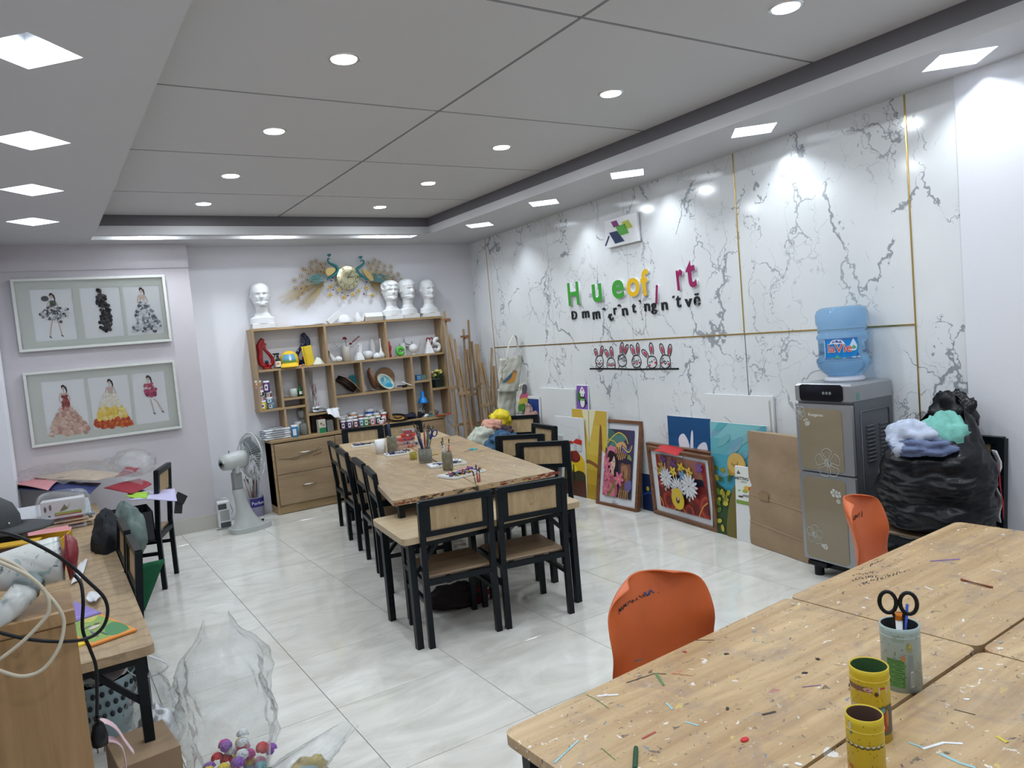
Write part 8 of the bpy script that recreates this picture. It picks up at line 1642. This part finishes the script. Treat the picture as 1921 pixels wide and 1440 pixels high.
t = sheet('name_card', 'small navy and white folded card beside the picture books', [(162, 1122), (180, 1130), (192, 1109), (163, 1112)], .625, cp('pale_card', (.65, .67, .70)), cat='card', seed=3); t = sheet('paper_scrap', 'white paper triangle by the hair dryer cap', [(133, 1095), (150, 1085), (165, 1049), (150, 1052)], .612, cp('pale_card', (.65, .67, .7)), cat='paper', seed=4)
t = thing('clay_bit', 'tiny red scrap on the ring-grained table', 'scrap', fz(187, 1016, .602)); b = MB(); b.tube([(-.02, 0, .002), (0, .01, .002), (.02, .005, .002)], .004, 6); b.build('body', mat('bright_red_clay'), t)
# under and in front of the table end
a = fz(200, 1240, .52)
t = thing('paper_roll', 'grey wrapped roll lying under the end of the left table', 'roll', a); b = MB(); b.tube([(-.03, .26, .03), (0, 0, 0), (.012, -.05, -.02)], [.045, .05, .05], 20, cap=False); b.build('roll_body', mat('grey_film_roll', (.42, .40, .40), .3), t, solid=.004)
BSK = mat('pale_blue_basket', (.42, .56, .62), .4)
a = fz(195, 1352, .10); t = thing('storage_basket', 'pale blue plastic basket with round holes under the left table', 'basket', (a.x, a.y+.1, .0), .2); b = MB(); b.lathe([(.001, 0), (.11, 0), (.15, .26), (.156, .262), (.146, .26), (.106, .006), (.001, .006)], 36, sy=.8); b.build('basket_body', BSK, t)
b = MB()
for k in range(26):
    for j in range(3): an = 2*pi*(k+.5*(j % 2))/26; rr = .1135+.0395*(.12+.05*j)/.26; b.ell((rr*cos(an), rr*sin(an)*.8, .12+.05*j), (.010, .008, .013), 8, 5)
b.build('round_holes', mat('hole_dark', (.03, .04, .05), .8), t)['kind'] = 'stuff'
t = thing('white_carrier_bag', 'thin white plastic bag with trailing handles over the basket', 'bag', (a.x+.02, a.y+.06, .30)); b = MB(); lump(b, (0, 0, .03), (.15, .12, .07), 81, .5, 2.8, 40, 24, flat=-.1); b.build('bag_body', film('milky_film', (.80, .82, .84), .30, .3), t); b = MB()
for s_ in ([(.10, 0, .06), (.18, -.04, .02), (.25, -.08, -.03), (.20, -.08, -.06), (.12, -.05, -.05), (.08, 0, 0)],): b.tube(smooth_loop(s_, 4), [.010]*24, 8, closed=True, flat=.3)
b.build('handle_loop', mat('milky_plastic', (.7, .72, .74), .3, trans=.3), t)
t = boxthing('carton', 'brown cardboard boxes on the floor behind the basket', 'box', (.17, 2.98, 0), (.20, .26, .24), .1, CARD); t = boxthing('carton', 'brown open carton beside the clear flower bag', 'box', (.24, 2.62, 0), (.14, .16, .20), -.2, CARD2, open_=True)
RIB = mat('pale_pink_ribbon', (.66, .46, .50), .4); t = thing('ribbon_spool', 'pale pink ribbon arching over a brown box beside the cabinet', 'ribbon', wy(200, 1400, 2.25)); o_ = t.location; b = MB(); L1 = [wy(x, y, 2.25)-o_ for x, y in ((172, 1372), (190, 1352), (215, 1362), (235, 1390), (250, 1410))]
for L_, w_ in ((L1, .02), ([wy(x, y, 2.24)-o_ for x, y in ((180, 1400), (205, 1386), (228, 1398), (236, 1440), (234, 1470))], .02)): b.tube(smooth_loop(L_, 5, False), w_, 8, flat=.12)
b.build('ribbon_band', RIB, t)
t = boxthing('carton', 'tan box below the pink ribbon at the bottom left', 'box', (.075, 2.50, .0), (.11, .16, .30), .2, mat('tan_card', (.36, .25, .18), .6))
# big clear bags on the floor
def fbag(label, px, py, z0, fn, seed, extra=None):
    a = fz(px, py, 0); t = thing('clear_plastic_bag', label, 'bag', (a.x, a.y, z0)); b = MB(); b.grid(fn, 70, 44, cu=True); b.build('bag_film', FILM, t); return t
def bagA(u, v):
    an = 2*pi*u; r = (.11+.06*sin(pi*min(1, v*1.15))**.7)*(1-.55*max(0, v-.82)/.18); q = Vector((cos(an)*1.7, sin(an)*1.7, v*3.4)); r *= 1+.30*noise.fractal(q, .75, 2.1, 4); return (r*cos(an)-.02*v, r*sin(an)*.7, v*.60+.05*sin(an*2+1)*v)
t = fbag('tall open clear plastic bag standing on the floor with paper flowers inside', 375, 1440, .0, bagA, 1); tA = t
bA = fz(452, 1462); t.location = (bA.x, bA.y, .0)
rd = random.Random(31); FCOL = [((.55, .06, .30), 'magenta'), ((.62, .03, .05), 'red'), ((.72, .55, .05), 'yellow'), ((.28, .12, .45), 'violet'), ((.7, .72, .74), 'white'), ((.25, .48, .52), 'sky blue'), ((.62, .30, .40), 'pink')]
for k in range(34):
    c, n = FCOL[k % 7]; an = rd.uniform(0, 6.28); r = .12*math.sqrt(rd.random()); p = (bA.x+r*cos(an), bA.y+r*sin(an)*.8, .02+.16*rd.random()*(1-r/.2))
    t = thing('paper_flower', '%s crepe paper flower in the tall clear bag%s' % (n, ('', ', lower in the heap', ', against the film', ', near the top of the heap', ', at the rear')[k//7]), 'flower', p, group='crepe paper flowers in the clear bag'); blob_petals('petals', t, (0, 0, .01), .035, mat('crepe_'+n.replace(' ', '_'), c, .7), 8, k)
def bagB(u, v):
    an = 2*pi*u; r = .15*math.cos((v-.35)*1.6)**.8*(1-.3*v); q = Vector((cos(an)*1.6, sin(an)*1.6, v*3+7)); r *= 1+.28*noise.fractal(q, .75, 2.1, 4); return (r*cos(an)*.9+.24*v*v, r*sin(an)*.7, .02+v*.16)
t = fbag('low clear bag with olive and blue cut cloth at the bottom edge of the photo', 520, 1439, .0, bagB, 2); bB = fz(535, 1500); t.location = (bB.x, bB.y, 0)
for k, (x, y, z, c, n) in enumerate(((.0, 0, .05, (.14, .14, .04), 'olive'), (.05, -.04, .06, (.20, .30, .30), 'blue grey'), (.10, .03, .05, (.42, .33, .10), 'mustard'), (-.06, .04, .05, (.05, .09, .03), 'dark green'))):
    t2 = thing('cloth_bundle', '%s cloth bundle inside the low clear bag' % n, 'cloth', (bB.x+x, bB.y+y, 0), group='cloths in the low bag'); b = MB(); lump(b, (0, 0, z), (.07, .05, .05), 91+k, .5, 3, 28, 18); b.build('folded_cloth', cloth('bundle_%d' % k, c), t2)
def bagC(u, v):
    an = 2*pi*u; r = .10*sin(pi*(.15+.8*v))**.6; q = Vector((cos(an)*1.7, sin(an)*1.7, v*3+15)); r *= 1+.35*noise.fractal(q, .75, 2.1, 4); return (r*cos(an), r*sin(an)*.8, v*.34)
t = fbag('crumpled silver-white film bag between the carton and the flower bag', 300, 1400, 0, bagC, 3); bC = fz(300, 1415); t.location = (bC.x, bC.y, 0); b = MB(); lump(b, (0, 0, .10), (.07, .07, .09), 97, .5, 3); b.build('crumpled_foil', mat('silver_foil_paper', (.6, .61, .64), .3, .4), t)
